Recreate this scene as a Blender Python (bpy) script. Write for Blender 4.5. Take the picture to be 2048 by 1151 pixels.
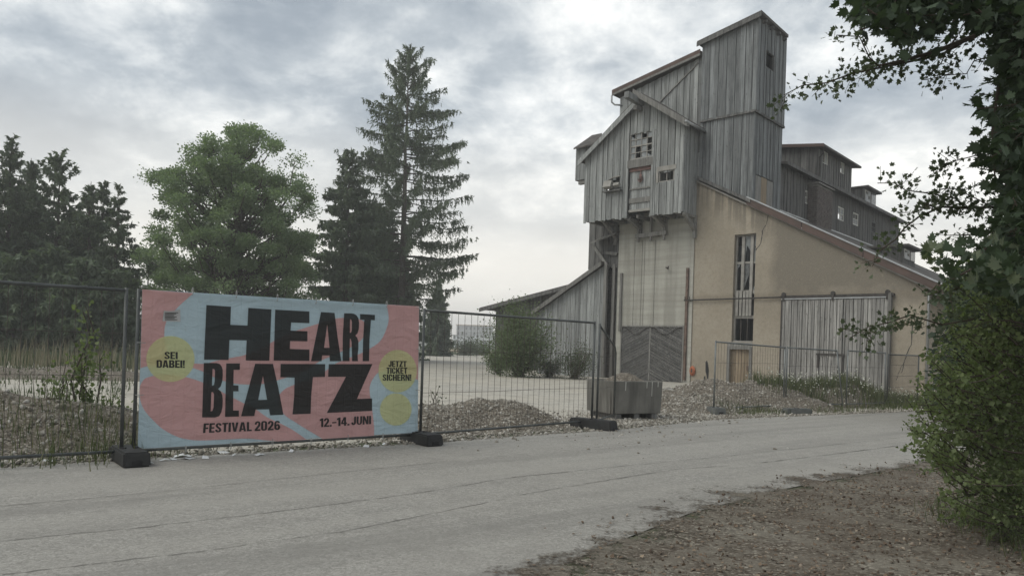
import bpy, bmesh, math, random
import numpy as np
from mathutils import Vector, Matrix
from mathutils.geometry import tessellate_polygon

for o in list(bpy.data.objects):
    bpy.data.objects.remove(o)
random.seed(7)
RNG = np.random.default_rng(11)
scn = bpy.context.scene
COL = scn.collection

# ------------------------------------------------------------------ camera
F = 1480.0                       # focal length in photo pixels (2048 wide)
PPX, PPY = 1024.0, 693.6         # principal point (the photo is an off-centre crop)
TH = math.atan(0.0323)           # the phone was held slightly rolled
CH = 1.47                        # eye height
ct, st = math.cos(TH), math.sin(TH)
cam = bpy.data.cameras.new('camera')
camo = bpy.data.objects.new('camera', cam)
COL.objects.link(camo)
cam.sensor_width = 36.0
cam.lens = F / 2048 * 36.0
cam.shift_y = (PPY - 575.5) / 2048
cam.clip_start = 0.05
cam.clip_end = 4000
camo.matrix_world = Matrix(((ct, -st, 0, 0), (0, 0, -1, 0), (st, ct, 0, CH), (0, 0, 0, 1)))
scn.camera = camo
scn.view_settings.view_transform = 'Standard'
scn.view_settings.look = 'None'
scn.view_settings.gamma = 1
scn.view_settings.exposure = 0.5

# ------------------------------------------------------------------ world: overcast with broken cloud
SUN_EL, SUN_AZ = math.radians(48), math.radians(-112)      # azimuth from +Y towards +X
wd = bpy.data.worlds.new('World')
scn.world = wd
wd.use_nodes = True
nt = wd.node_tree
nt.nodes.clear()
def wn(t, **k):
    n = nt.nodes.new(t)
    for a, b in k.items():
        setattr(n, a, b)
    return n
wl = nt.links.new
def wmath(op, a, b=None, clamp=False):
    n = wn('ShaderNodeMath', operation=op, use_clamp=clamp)
    for i, v in enumerate((a, b)):
        if v is None: continue
        if isinstance(v, (int, float)): n.inputs[i].default_value = v
        else: wl(v, n.inputs[i])
    return n.outputs[0]
def wramp(fac, stops, interp='EASE'):
    n = wn('ShaderNodeValToRGB')
    n.color_ramp.interpolation = interp
    e = n.color_ramp.elements
    while len(e) < len(stops): e.new(0.5)
    for i, (p, c) in enumerate(stops):
        e[i].position = p
        e[i].color = (*c, 1)
    wl(fac, n.inputs[0])
    return n.outputs[0]
def wmix(fac, a, b):
    n = wn('ShaderNodeMix', data_type='RGBA')
    for i, v in ((0, fac), (6, a), (7, b)):
        if isinstance(v, (int, float)): n.inputs[i].default_value = v
        elif isinstance(v, tuple): n.inputs[i].default_value = (*v, 1)
        else: wl(v, n.inputs[i])
    return n.outputs[2]
tc = wn('ShaderNodeTexCoord')
sep = wn('ShaderNodeSeparateXYZ')
wl(tc.outputs['Generated'], sep.inputs[0])
zc = wmath('MAXIMUM', sep.outputs[2], 0.0)
den = wmath('ADD', zc, 0.32)
px = wmath('DIVIDE', sep.outputs[0], den)
py = wmath('DIVIDE', sep.outputs[1], den)
cmb = wn('ShaderNodeCombineXYZ')
wl(px, cmb.inputs[0]); wl(py, cmb.inputs[1])
def wnoise(scale, det, rough, off, dist=0.0):
    mp = wn('ShaderNodeMapping')
    mp.inputs['Location'].default_value = off
    wl(cmb.outputs[0], mp.inputs[0])
    n = wn('ShaderNodeTexNoise')
    n.inputs['Scale'].default_value = scale
    n.inputs['Detail'].default_value = det
    n.inputs['Roughness'].default_value = rough
    n.inputs['Distortion'].default_value = dist
    wl(mp.outputs[0], n.inputs['Vector'])
    return n.outputs[0]
n1 = wnoise(1.7, 8, 0.58, (3.1, 0.4, 0), 0.12)
n2 = wnoise(5.0, 8, 0.62, (7.7, 2.2, 0), 0.2)
n3 = wnoise(0.75, 2, 0.5, (1.3, 5.2, 0))
den1 = wmath('ADD', wmath('MULTIPLY', n1, 0.5), wmath('ADD', wmath('MULTIPLY', n2, 0.28), wmath('MULTIPLY', n3, 0.22)))
SKYM = 1.0
cloud = wramp(den1, [(0.40, (0.92, 0.92, 0.89)), (0.455, (0.62, 0.645, 0.65)), (0.50, (0.415, 0.452, 0.478)), (0.555, (0.29, 0.328, 0.365)), (0.64, (0.225, 0.26, 0.296))], 'LINEAR')
sky = wn('ShaderNodeTexSky', sky_type='NISHITA')
sky.sun_disc = False
sky.sun_elevation = SUN_EL
sky.sun_rotation = SUN_AZ
skyc = wn('ShaderNodeVectorMath', operation='SCALE')
wl(sky.outputs[0], skyc.inputs[0]); skyc.inputs['Scale'].default_value = 0.10
# thin spots let some of the blue sky through
c1 = wmix(0.90, skyc.outputs[0], cloud)
# pale band of far cloud towards the horizon
hz = wramp(zc, [(0.0, (0.95, 0.95, 0.95)), (0.10, (0.9, 0.9, 0.9)), (0.19, (0.42, 0.42, 0.42)), (0.31, (0, 0, 0))])
hzf = wmath('MULTIPLY', hz, 0.86)
c2 = wmix(hzf, c1, (0.94, 0.90, 0.82))
bg = wn('ShaderNodeBackground')
bg.inputs['Strength'].default_value = 1.0
wl(c2, bg.inputs['Color'])
wo = wn('ShaderNodeOutputWorld')
wl(bg.outputs[0], wo.inputs['Surface'])

sl = bpy.data.lights.new('sun', 'SUN')
sl.energy = 1.2
sl.angle = math.radians(40)
sl.color = (1.0, 0.97, 0.87)
so = bpy.data.objects.new('sun', sl)
COL.objects.link(so)
sd = Vector((math.sin(SUN_AZ) * math.cos(SUN_EL), math.cos(SUN_AZ) * math.cos(SUN_EL), math.sin(SUN_EL)))
so.rotation_euler = (-sd).to_track_quat('-Z', 'Y').to_euler()
so.location = (20, 30, 40)

# ------------------------------------------------------------------ pixel helpers (photo pixels -> rays)
def ray(x, y):
    a, b = (x - PPX) / F, -(y - PPY) / F
    return np.array((a * ct - b * st, 1.0, a * st + b * ct))
CAM = np.array((0, 0, CH))
def ground(x, y, z=0.0):
    r = ray(x, y)
    return CAM + r * ((z - CH) / r[2])
def atd(x, y, d):
    return CAM + ray(x, y) * d
def onplane(x, y, p0, n):
    r = ray(x, y)
    return CAM + r * (np.dot(np.asarray(p0) - CAM, n) / np.dot(r, n))

# ------------------------------------------------------------------ materials
MATS = {}
class NT:
    def __init__(s, name, rough=0.85):
        s.m = bpy.data.materials.new(name); s.m.use_nodes = True
        s.t = s.m.node_tree
        s.b = s.t.nodes['Principled BSDF']
        s.out = s.t.nodes['Material Output']
        s.b.inputs['Roughness'].default_value = rough
        s.b.inputs['Specular IOR Level'].default_value = 0.25
        s.g = s.t.nodes.new('ShaderNodeNewGeometry')
        MATS[name] = s.m
    def n(s, t, **k):
        x = s.t.nodes.new(t)
        for a, b in k.items(): setattr(x, a, b)
        return x
    def l(s, a, b): s.t.links.new(a, b)
    def pos(s, sc=(1, 1, 1), rnd=False):
        v = s.n('ShaderNodeVectorMath', operation='MULTIPLY')
        s.l(s.g.outputs['Position'], v.inputs[0])
        v.inputs[1].default_value = sc
        o = v.outputs[0]
        if rnd:
            oi = s.n('ShaderNodeObjectInfo')
            m = s.math('MULTIPLY', oi.outputs['Random'], 37.0)
            a = s.n('ShaderNodeVectorMath', operation='ADD')
            s.l(o, a.inputs[0]); s.l(m, a.inputs[1])
            o = a.outputs[0]
        return o
    def rand(s):
        return s.n('ShaderNodeObjectInfo').outputs['Random']
    def noise(s, vec, scale, det=4, rough=0.55, dist=0.0):
        x = s.n('ShaderNodeTexNoise')
        x.inputs['Scale'].default_value = scale
        x.inputs['Detail'].default_value = det
        x.inputs['Roughness'].default_value = rough
        x.inputs['Distortion'].default_value = dist
        s.l(vec, x.inputs['Vector'])
        return x.outputs[0]
    def voro(s, vec, scale, feat='F1', out='Distance'):
        x = s.n('ShaderNodeTexVoronoi', feature=feat)
        x.inputs['Scale'].default_value = scale
        s.l(vec, x.inputs['Vector'])
        return x.outputs[out]
    def math(s, op, a, b=None, clamp=False):
        x = s.n('ShaderNodeMath', operation=op, use_clamp=clamp)
        for i, v in enumerate((a, b)):
            if v is None: continue
            if isinstance(v, (int, float)): x.inputs[i].default_value = v
            else: s.l(v, x.inputs[i])
        return x.outputs[0]
    def ramp(s, fac, stops):
        x = s.n('ShaderNodeValToRGB')
        e = x.color_ramp.elements
        while len(e) < len(stops): e.new(0.5)
        for i, (p, c) in enumerate(stops):
            e[i].position = p
            e[i].color = (*c, 1) if isinstance(c, tuple) else (c, c, c, 1)
        s.l(fac, x.inputs[0])
        return x.outputs[0]
    def mix(s, fac, a, b, mode='MIX'):
        x = s.n('ShaderNodeMix', data_type='RGBA', blend_type=mode)
        for i, v in ((0, fac), (6, a), (7, b)):
            if isinstance(v, (int, float)): x.inputs[i].default_value = v
            elif isinstance(v, tuple): x.inputs[i].default_value = (*v, 1)
            else: s.l(v, x.inputs[i])
        return x.outputs[2]
    def col(s, c):
        if isinstance(c, tuple): s.b.inputs['Base Color'].default_value = (*c, 1)
        else: s.l(c, s.b.inputs['Base Color'])
    def bump(s, h, strength=0.5, dist=0.02):
        x = s.n('ShaderNodeBump')
        x.inputs['Strength'].default_value = strength
        x.inputs['Distance'].default_value = dist
        s.l(h, x.inputs['Height'])
        s.l(x.outputs[0], s.b.inputs['Normal'])
    def attr(s, name):
        x = s.n('ShaderNodeAttribute', attribute_name=name)
        return x

def plain(name, c, rough=0.8, metal=0.0, var=0.25, scale=3.0):
    k = NT(name, rough)
    n = k.noise(k.pos(), scale, 5, 0.6)
    lo = tuple(v * (1 - var) for v in c); hi = tuple(min(1, v * (1 + var)) for v in c)
    k.col(k.ramp(n, [(0.3, lo), (0.7, hi)]))
    k.b.inputs['Metallic'].default_value = metal
    return k.m

def wood(name, dark, mid, light, stain=0.5, scale=1.0, varr=(0.72, 1.14)):
    k = NT(name, 0.9)
    p = k.pos((26 * scale, 26 * scale, 0.9 * scale), rnd=True)
    g = k.noise(p, 1.0, 6, 0.62, 0.3)
    p2 = k.pos((6, 6, 0.35), rnd=True)
    g2 = k.noise(p2, 1.0, 4, 0.6)
    c = k.ramp(g, [(0.28, dark), (0.5, mid), (0.74, light)])
    c = k.mix(k.math('MULTIPLY', k.ramp(g2, [(0.42, 0.0), (0.62, 1.0)]), stain), c, tuple(v * 0.5 for v in dark))
    blot = k.noise(k.pos((3.5, 3.5, 1.6), rnd=True), 1.0, 6, 0.7)
    c = k.mix(k.math('MULTIPLY', k.ramp(blot, [(0.45, 0.0), (0.7, 1.0)]), 0.28), c, light)
    knot = k.voro(k.pos((7, 7, 2.2), rnd=True), 1.0)
    c = k.mix(k.math('MULTIPLY', k.ramp(knot, [(0.05, 1.0), (0.16, 0.0)]), 0.7), c, tuple(v * 0.45 for v in dark))
    r = k.n('ShaderNodeMapRange')
    k.l(k.rand(), r.inputs[0]); r.inputs[3].default_value = varr[0]; r.inputs[4].default_value = varr[1]
    vm = k.n('ShaderNodeVectorMath', operation='SCALE')
    k.l(c, vm.inputs[0]); k.l(r.outputs[0], vm.inputs['Scale'])
    k.col(vm.outputs[0])
    k.bump(g, 0.5, 0.012)
    return k.m

wood('wood_grey', (0.133, 0.136, 0.135), (0.271, 0.281, 0.277), (0.399, 0.412, 0.406), 0.4)
wood('wood_tower', (0.086, 0.092, 0.095), (0.187, 0.198, 0.203), (0.298, 0.310, 0.312), 0.5)
wood('wood_dark', (0.064, 0.064, 0.063), (0.140, 0.139, 0.134), (0.230, 0.225, 0.217), 0.6)
wood('wood_pale', (0.131, 0.126, 0.119), (0.306, 0.299, 0.284), (0.444, 0.432, 0.413), 0.5, 1.4)
wood('wood_beam', (0.111, 0.106, 0.098), (0.212, 0.208, 0.196), (0.315, 0.306, 0.289), 0.3)
wood('wood_gate', (0.055, 0.055, 0.055), (0.125, 0.123, 0.12), (0.22, 0.215, 0.205), 0.4)
wood('wood_tan', (0.144, 0.112, 0.076), (0.245, 0.194, 0.137), (0.324, 0.266, 0.194), 0.2)
plain('backing', (0.05, 0.05, 0.048), 0.95)
plain('interior', (0.03, 0.03, 0.03), 0.95)
plain('frame_grey', (0.26, 0.25, 0.23), 0.8)
plain('frame_white', (0.55, 0.54, 0.50), 0.7)
plain('red_iron', (0.16, 0.10, 0.088), 0.75, 0.0, 0.35, 5)
plain('rust', (0.125, 0.09, 0.073), 0.85, 0.0, 0.45, 6)
plain('dark_iron', (0.055, 0.05, 0.047), 0.7, 0.2, 0.35, 6)
plain('tin', (0.34, 0.35, 0.355), 0.45, 0.5, 0.25, 2)
plain('roof_felt', (0.085, 0.078, 0.072), 0.9, 0, 0.35, 2)
plain('fence_metal', (0.095, 0.10, 0.098), 0.5, 0.35, 0.3, 4)
plain('fence_pale', (0.17, 0.18, 0.178), 0.45, 0.5, 0.3, 4)
plain('wire', (0.085, 0.075, 0.066), 0.65, 0.2, 0.3, 3)
plain('foot_black', (0.034, 0.034, 0.034), 0.75, 0, 0.35, 5)
plain('foot_grey', (0.12, 0.125, 0.12), 0.85, 0, 0.3, 5)
plain('tie', (0.36, 0.36, 0.35), 0.5)
plain('paper', (0.62, 0.63, 0.63), 0.8)
plain('orange', (0.36, 0.13, 0.07), 0.75, 0, 0.25, 9)
plain('soot', (0.03, 0.03, 0.031), 0.95)
plain('far_white', (0.72, 0.73, 0.74), 0.8, 0, 0.06, 0.3)
plain('far_grey', (0.42, 0.42, 0.42), 0.8, 0, 0.1, 0.3)
plain('far_tan', (0.50, 0.40, 0.31), 0.8, 0, 0.1, 0.3)
plain('tarp', (0.045, 0.045, 0.047), 0.55)
plain('boulder', (0.25, 0.24, 0.22), 0.95, 0, 0.35, 6)
plain('bark', (0.085, 0.075, 0.065), 0.95, 0, 0.4, 9)
plain('bark_light', (0.13, 0.12, 0.10), 0.95, 0, 0.4, 9)
plain('twig', (0.075, 0.06, 0.048), 0.95, 0, 0.3, 12)
plain('brick', (0.115, 0.10, 0.093), 0.95, 0, 0.45, 7)
plain('mortar', (0.16, 0.155, 0.145), 0.95)

# broken/dusty glass
k = NT('glass_pane', 0.18)
k.b.inputs['Specular IOR Level'].default_value = 0.5
k.col(k.ramp(k.noise(k.pos(rnd=True), 3.0, 4), [(0.35, (0.045, 0.05, 0.052)), (0.7, (0.14, 0.145, 0.145))]))
k = NT('glass_dusty', 0.4)
k.b.inputs['Specular IOR Level'].default_value = 0.5
k.col(k.ramp(k.noise(k.pos(rnd=True), 3.0, 4), [(0.35, (0.13, 0.14, 0.145)), (0.7, (0.27, 0.285, 0.29))]))

# red roof edge
k = NT('roof_red', 0.8)
k.col(k.mix(k.ramp(k.noise(k.pos(), 1.6, 5), [(0.4, 0.0), (0.65, 1.0)]), (0.105, 0.072, 0.062), (0.08, 0.06, 0.053)))

# board-marked concrete
k = NT('concrete_wall', 0.95)
p = k.pos()
bands = k.noise(k.pos((0.25, 0.25, 4.6)), 1.0, 3, 0.55)
vert = k.noise(k.pos((2.2, 2.2, 0.12)), 1.0, 5, 0.6)
fine = k.noise(p, 30, 3, 0.6)
big = k.noise(p, 0.6, 4, 0.6)
c = k.ramp(bands, [(0.33, (0.29, 0.285, 0.255)), (0.5, (0.36, 0.355, 0.32)), (0.68, (0.42, 0.414, 0.375))])
c = k.mix(k.math('MULTIPLY', k.ramp(vert, [(0.45, 0.0), (0.62, 1.0)]), 0.6), c, (0.18, 0.174, 0.155))
c = k.mix(k.math('MULTIPLY', k.ramp(big, [(0.45, 0.0), (0.7, 1.0)]), 0.35), c, (0.22, 0.205, 0.175))
c = k.mix(0.22, c, k.ramp(fine, [(0.3, (0.2, 0.19, 0.16)), (0.7, (0.5, 0.48, 0.42))]))
k.col(c)
k.bump(k.math('ADD', bands, k.math('MULTIPLY', fine, 0.4)), 0.5, 0.02)

# cast concrete tub
k = NT('concrete_tub', 0.9)
p = k.pos()
vert = k.noise(k.pos((5, 5, 0.5)), 1.0, 5, 0.6)
c = k.ramp(k.noise(p, 2.2, 6), [(0.3, (0.12, 0.117, 0.105)), (0.7, (0.20, 0.193, 0.175))])
c = k.mix(k.math('MULTIPLY', k.ramp(vert, [(0.45, 0.0), (0.65, 1.0)]), 0.6), c, (0.07, 0.068, 0.062))
k.col(c)
k.bump(k.noise(p, 25, 4), 0.4, 0.01)

# asphalt, old, grey and dusty
k = NT('asphalt', 0.95)
p = k.pos()
def sepc(v, i=0):
    q = k.n('ShaderNodeSeparateColor'); k.l(v, q.inputs[0]); return q.outputs[i]
agg = k.voro(p, 95, out='Color'); agg2 = k.voro(p, 38, out='Color')
a1 = k.ramp(sepc(agg), [(0.0, (0.165, 0.157, 0.142)), (0.5, (0.265, 0.254, 0.231)), (1.0, (0.40, 0.385, 0.353))])
a2 = k.ramp(sepc(agg2), [(0.0, (0.17, 0.161, 0.146)), (0.5, (0.30, 0.287, 0.262)), (1.0, (0.42, 0.404, 0.372))])
c = k.mix(0.45, a1, a2)
blot = k.noise(p, 0.35, 6, 0.65); blot2 = k.noise(p, 2.6, 6, 0.65)
c = k.mix(k.ramp(blot, [(0.35, 0.0), (0.68, 0.55)]), c, (0.325, 0.308, 0.278))
c = k.mix(k.ramp(blot2, [(0.45, 0.0), (0.75, 0.5)]), c, (0.215, 0.204, 0.186))
pit = k.noise(p, 42, 4, 0.75)
c = k.mix(k.ramp(pit, [(0.60, 0.0), (0.70, 0.7)]), c, (0.085, 0.08, 0.072))
# wheel tracks worn along the direction of travel
def along(vec, f):
    q = k.n('ShaderNodeVectorMath', operation='DOT_PRODUCT'); k.l(k.g.outputs['Position'], q.inputs[0]); q.inputs[1].default_value = vec
    return k.math('MULTIPLY', q.outputs['Value'], f)
cx = k.n('ShaderNodeCombineXYZ'); k.l(along((0.78, 0.62, 0), 0.07), cx.inputs[0]); k.l(along((-0.62, 0.78, 0), 1.15), cx.inputs[1])
trk = k.noise(cx.outputs[0], 1.0, 4, 0.6)
c = k.mix(k.ramp(trk, [(0.36, 0.55), (0.5, 0.0)]), c, (0.185, 0.177, 0.162))
c = k.mix(k.ramp(trk, [(0.52, 0.0), (0.66, 0.5)]), c, (0.33, 0.314, 0.284))
k.col(c)
k.bump(k.math('ADD', sepc(agg2, 1), k.math('MULTIPLY', pit, 1.5)), 0.5, 0.008)
plain('crack', (0.12, 0.113, 0.103), 0.95, 0, 0.3, 4)

# leaf-litter verge with a ragged edge
k = NT('litter', 0.95)
p = k.pos()
a = k.noise(p, 2.4, 7, 0.7)
b = k.noise(p, 26, 5, 0.75)
v = k.voro(p, 44, out='Color'); sb = k.n('ShaderNodeSeparateColor'); k.l(v, sb.inputs[0])
c = k.ramp(sb.outputs[0], [(0.0, (0.04, 0.034, 0.026)), (0.4, (0.125, 0.108, 0.083)), (0.8, (0.26, 0.236, 0.19)), (1.0, (0.52, 0.48, 0.40))])
c = k.mix(k.ramp(b, [(0.42, 0.0), (0.6, 0.75)]), c, (0.06, 0.042, 0.031))
c = k.mix(k.ramp(a, [(0.44, 0.0), (0.58, 0.7)]), c, (0.235, 0.214, 0.175))
c = k.mix(k.ramp(k.noise(p, 0.8, 6, 0.65), [(0.42, 0.0), (0.6, 0.55)]), c, (0.105, 0.082, 0.062))
k.col(c)
k.bump(k.math('ADD', b, sb.outputs[1]), 0.8, 0.025)
e = k.attr('edge').outputs['Fac']
m = k.math('ADD', k.math('MULTIPLY', e, 1.0), k.math('ADD', k.math('MULTIPLY', k.math('SUBTRACT', k.noise(p, 1.6, 6, 0.7), 0.5), 2.6), k.math('MULTIPLY', k.math('SUBTRACT', b, 0.5), 1.4)))
mk = k.ramp(m, [(0.0, 0.0), (0.35, 1.0)])
tr = k.n('ShaderNodeBsdfTransparent'); ms = k.n('ShaderNodeMixShader')
k.l(mk, ms.inputs[0]); k.l(tr.outputs[0], ms.inputs[1]); k.l(k.b.outputs[0], ms.inputs[2]); k.l(ms.outputs[0], k.out.inputs['Surface'])

# gravel yard
k = NT('gravel_ground', 0.95)
p = k.pos()
v = k.voro(p, 26, out='Color')
sb = k.n('ShaderNodeSeparateColor'); k.l(v, sb.inputs[0])
a1 = k.ramp(sb.outputs[0], [(0.0, (0.27, 0.252, 0.22)), (0.5, (0.42, 0.396, 0.35)), (1.0, (0.56, 0.53, 0.475))])
c = k.mix(k.ramp(k.noise(p, 0.22, 5, 0.6), [(0.35, 0.0), (0.65, 0.7)]), a1, (0.47, 0.43, 0.36))
c = k.mix(k.ramp(k.noise(p, 1.1, 6, 0.65), [(0.48, 0.0), (0.68, 0.6)]), c, (0.24, 0.222, 0.19))
k.col(c)
k.bump(sb.outputs[1], 0.5, 0.02)

# heap soil between the stones
k = NT('heap_soil', 0.95)
p = k.pos()
v = k.voro(p, 34, out='Color')
sb = k.n('ShaderNodeSeparateColor'); k.l(v, sb.inputs[0])
c = k.ramp(sb.outputs[0], [(0.0, (0.085, 0.072, 0.056)), (0.6, (0.17, 0.148, 0.12)), (1.0, (0.30, 0.27, 0.23))])
k.col(k.mix(k.ramp(k.noise(p, 1.0, 4), [(0.4, 0.0), (0.7, 0.6)]), c, (0.13, 0.11, 0.085)))
k.bump(sb.outputs[1], 0.7, 0.03)

# sand banks far back
k = NT('sand', 0.95)
p = k.pos()
k.col(k.ramp(k.noise(p, 0.5, 6, 0.65), [(0.3, (0.27, 0.215, 0.15)), (0.7, (0.42, 0.35, 0.26))]))

# grassy waste ground
k = NT('grass_ground', 0.95)
p = k.pos()
c = k.ramp(k.noise(p, 0.25, 5, 0.6), [(0.3, (0.05, 0.062, 0.03)), (0.6, (0.085, 0.095, 0.05)), (0.8, (0.16, 0.145, 0.10))])
c = k.mix(0.4, c, k.ramp(k.noise(p, 9, 4, 0.6), [(0.3, (0.03, 0.04, 0.02)), (0.7, (0.12, 0.13, 0.07))]))
k.col(c)

def leafmat(name, cols, trans=0.35, rough=0.55):
    k = NT(name, rough)
    k.b.inputs['Specular IOR Level'].default_value = 0.3
    t = k.attr('tint').outputs['Fac']
    c = k.ramp(t, [(i / (len(cols) - 1), q) for i, q in enumerate(cols)])
    k.col(c)
    if trans:
        d = k.n('ShaderNodeBsdfTranslucent')
        k.l(k.mix(1.0, c, (1.0, 1.15, 0.6), 'MULTIPLY'), d.inputs[0])
        ms = k.n('ShaderNodeMixShader'); ms.inputs[0].default_value = trans
        k.l(k.b.outputs[0], ms.inputs[1]); k.l(d.outputs[0], ms.inputs[2]); k.l(ms.outputs[0], k.out.inputs['Surface'])
    return k.m
leafmat('leaf_tree', [(0.139, 0.185, 0.114), (0.194, 0.249, 0.156), (0.255, 0.317, 0.205)], 0.48)
leafmat('leaf_conifer', [(0.086, 0.108, 0.079), (0.121, 0.151, 0.106), (0.158, 0.194, 0.133)], 0.3, 0.8)
leafmat('leaf_pine', [(0.092, 0.116, 0.081), (0.123, 0.157, 0.106), (0.160, 0.200, 0.133)], 0.3, 0.8)
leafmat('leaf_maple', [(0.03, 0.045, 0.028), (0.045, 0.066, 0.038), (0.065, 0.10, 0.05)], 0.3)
leafmat('leaf_hawthorn', [(0.055, 0.07, 0.045), (0.08, 0.10, 0.06), (0.12, 0.142, 0.088)], 0.3)
leafmat('leaf_bush', [(0.091, 0.116, 0.052), (0.136, 0.172, 0.078), (0.192, 0.229, 0.109)], 0.45)
leafmat('leaf_shrub', [(0.086, 0.115, 0.063), (0.127, 0.161, 0.090), (0.172, 0.213, 0.121)], 0.4)
leafmat('grass_blade', [(0.04, 0.058, 0.024), (0.085, 0.105, 0.045), (0.17, 0.165, 0.09)], 0.3)
leafmat('dry_stalk', [(0.14, 0.12, 0.085), (0.21, 0.185, 0.135), (0.28, 0.25, 0.19)], 0.2)
leafmat('blossom', [(0.6, 0.6, 0.56), (0.7, 0.7, 0.66), (0.75, 0.74, 0.7)], 0.2)
leafmat('stone', [(0.12, 0.105, 0.085), (0.255, 0.235, 0.20), (0.48, 0.455, 0.415)], 0.0, 0.9)
leafmat('debris', [(0.05, 0.035, 0.026), (0.14, 0.105, 0.078), (0.36, 0.31, 0.25)], 0.0, 0.9)
leafmat('dead_leaf', [(0.06, 0.04, 0.028), (0.15, 0.105, 0.072), (0.30, 0.235, 0.17)], 0.1, 0.85)
leafmat('meadow', [(0.041, 0.055, 0.026), (0.061, 0.083, 0.039), (0.089, 0.110, 0.057)], 0.3)

# banner prints: woven mesh with the fence grid ghosting through
def cloth(name, c, see=0.09):
    k = NT(name, 0.7)
    p = k.pos()
    w = k.noise(p, 260, 2, 0.5)
    s = k.noise(p, 2.2, 6, 0.65)
    d = k.mix(k.ramp(s, [(0.4, 0.0), (0.75, 0.3)]), c, tuple(v * 0.72 for v in c))
    k.col(k.mix(0.16, d, k.ramp(w, [(0.35, tuple(v * 0.6 for v in c)), (0.65, tuple(min(1, v * 1.3) for v in c))])))
    dv = k.n('ShaderNodeVectorMath', operation='DOT_PRODUCT')
    k.l(k.g.outputs['Position'], dv.inputs[0]); dv.inputs[1].default_value = (0.777, 0.629, 0.0)
    fr = k.math('ABSOLUTE', k.math('SUBTRACT', k.math('FRACT', k.math('MULTIPLY', dv.outputs['Value'], 7.6)), 0.5))
    press = k.ramp(fr, [(0.0, 1.0), (0.10, 0.0)])
    wr = k.noise(k.pos((1, 1, 2.2)), 2.0, 4, 0.6, 0.6)
    k.bump(k.math('ADD', k.math('MULTIPLY', press, 0.06), wr), 0.9, 0.07)
    t = k.n('ShaderNodeBsdfTranslucent'); k.l(d, t.inputs[0])
    ms = k.n('ShaderNodeMixShader'); ms.inputs[0].default_value = 0.38
    k.l(k.b.outputs[0], ms.inputs[1]); k.l(t.outputs[0], ms.inputs[2])
    tr = k.n('ShaderNodeBsdfTransparent'); m2 = k.n('ShaderNodeMixShader'); m2.inputs[0].default_value = see
    k.l(ms.outputs[0], m2.inputs[1]); k.l(tr.outputs[0], m2.inputs[2]); k.l(m2.outputs[0], k.out.inputs['Surface'])
cloth('banner_blue', (0.55, 0.66, 0.71), 0.08)
cloth('banner_pink', (0.80, 0.46, 0.44))
cloth('banner_yellow', (0.75, 0.74, 0.41))
cloth('banner_black', (0.05, 0.051, 0.05))

# ------------------------------------------------------------------ object helpers
def tag(o, label=None, cat=None, group=None, kind=None):
    if label: o['label'] = label
    if cat: o['category'] = cat
    if group: o['group'] = group
    if kind: o['kind'] = kind
    return o
def thing(name, loc, label, cat, group=None):
    o = bpy.data.objects.new(name, None)
    COL.objects.link(o)
    o.location = loc
    o.empty_display_size = 0.2
    return tag(o, label, cat, group)
def wloc(o):
    v = Vector(o.location)
    return v + wloc(o.parent) if o.parent else v
def obj(name, verts, faces, mat, parent=None, smooth=False, center=None):
    """mesh object from WORLD coordinates, origin at the middle of its base"""
    V = np.asarray(verts, dtype=float).reshape(-1, 3)
    if center is None:
        lo, hi = V.min(0), V.max(0)
        center = ((lo[0] + hi[0]) / 2, (lo[1] + hi[1]) / 2, lo[2])
    c = np.array(center)
    me = bpy.data.meshes.new(name)
    me.from_pydata([tuple(v) for v in (V - c)], [], faces)
    me.materials.append(MATS[mat])
    if smooth:
        me.polygons.foreach_set('use_smooth', [True] * len(me.polygons))
    o = bpy.data.objects.new(name, me)
    COL.objects.link(o)
    o.location = Vector(c)
    if parent:
        o.parent = parent
        o.location = Vector(c) - wloc(parent)
    return o
def npmesh(name, V, nper, mat, parent=None, tint=None, smooth=False, faces=None):
    """big mesh: V (N*nper,3) with one polygon per nper verts, or faces (M,k) indices"""
    V = np.asarray(V, dtype=np.float32).reshape(-1, 3)
    lo, hi = V.min(0), V.max(0)
    c = np.array(((lo[0] + hi[0]) / 2, (lo[1] + hi[1]) / 2, lo[2]))
    V = V - c.astype(np.float32)
    if faces is None:
        faces = np.arange(len(V), dtype=np.int32).reshape(-1, nper)
    faces = np.asarray(faces, dtype=np.int32)
    kf = faces.shape[1]
    me = bpy.data.meshes.new(name)
    me.vertices.add(len(V)); me.vertices.foreach_set('co', V.ravel())
    me.loops.add(faces.size); me.loops.foreach_set('vertex_index', faces.ravel())
    me.polygons.add(len(faces))
    me.polygons.foreach_set('loop_start', np.arange(0, faces.size, kf, dtype=np.int32))
    if smooth:
        me.polygons.foreach_set('use_smooth', np.ones(len(faces), dtype=bool))
    if tint is not None:
        a = me.attributes.new('tint', 'FLOAT', 'POINT')
        a.data.foreach_set('value', np.asarray(tint, dtype=np.float32))
    me.update(calc_edges=True)
    me.validate()
    me.materials.append(MATS[mat])
    o = bpy.data.objects.new(name, me)
    COL.objects.link(o)
    o.location = Vector(c)
    if parent:
        o.parent = parent
        o.location = Vector(c) - wloc(parent)
    return o
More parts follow.
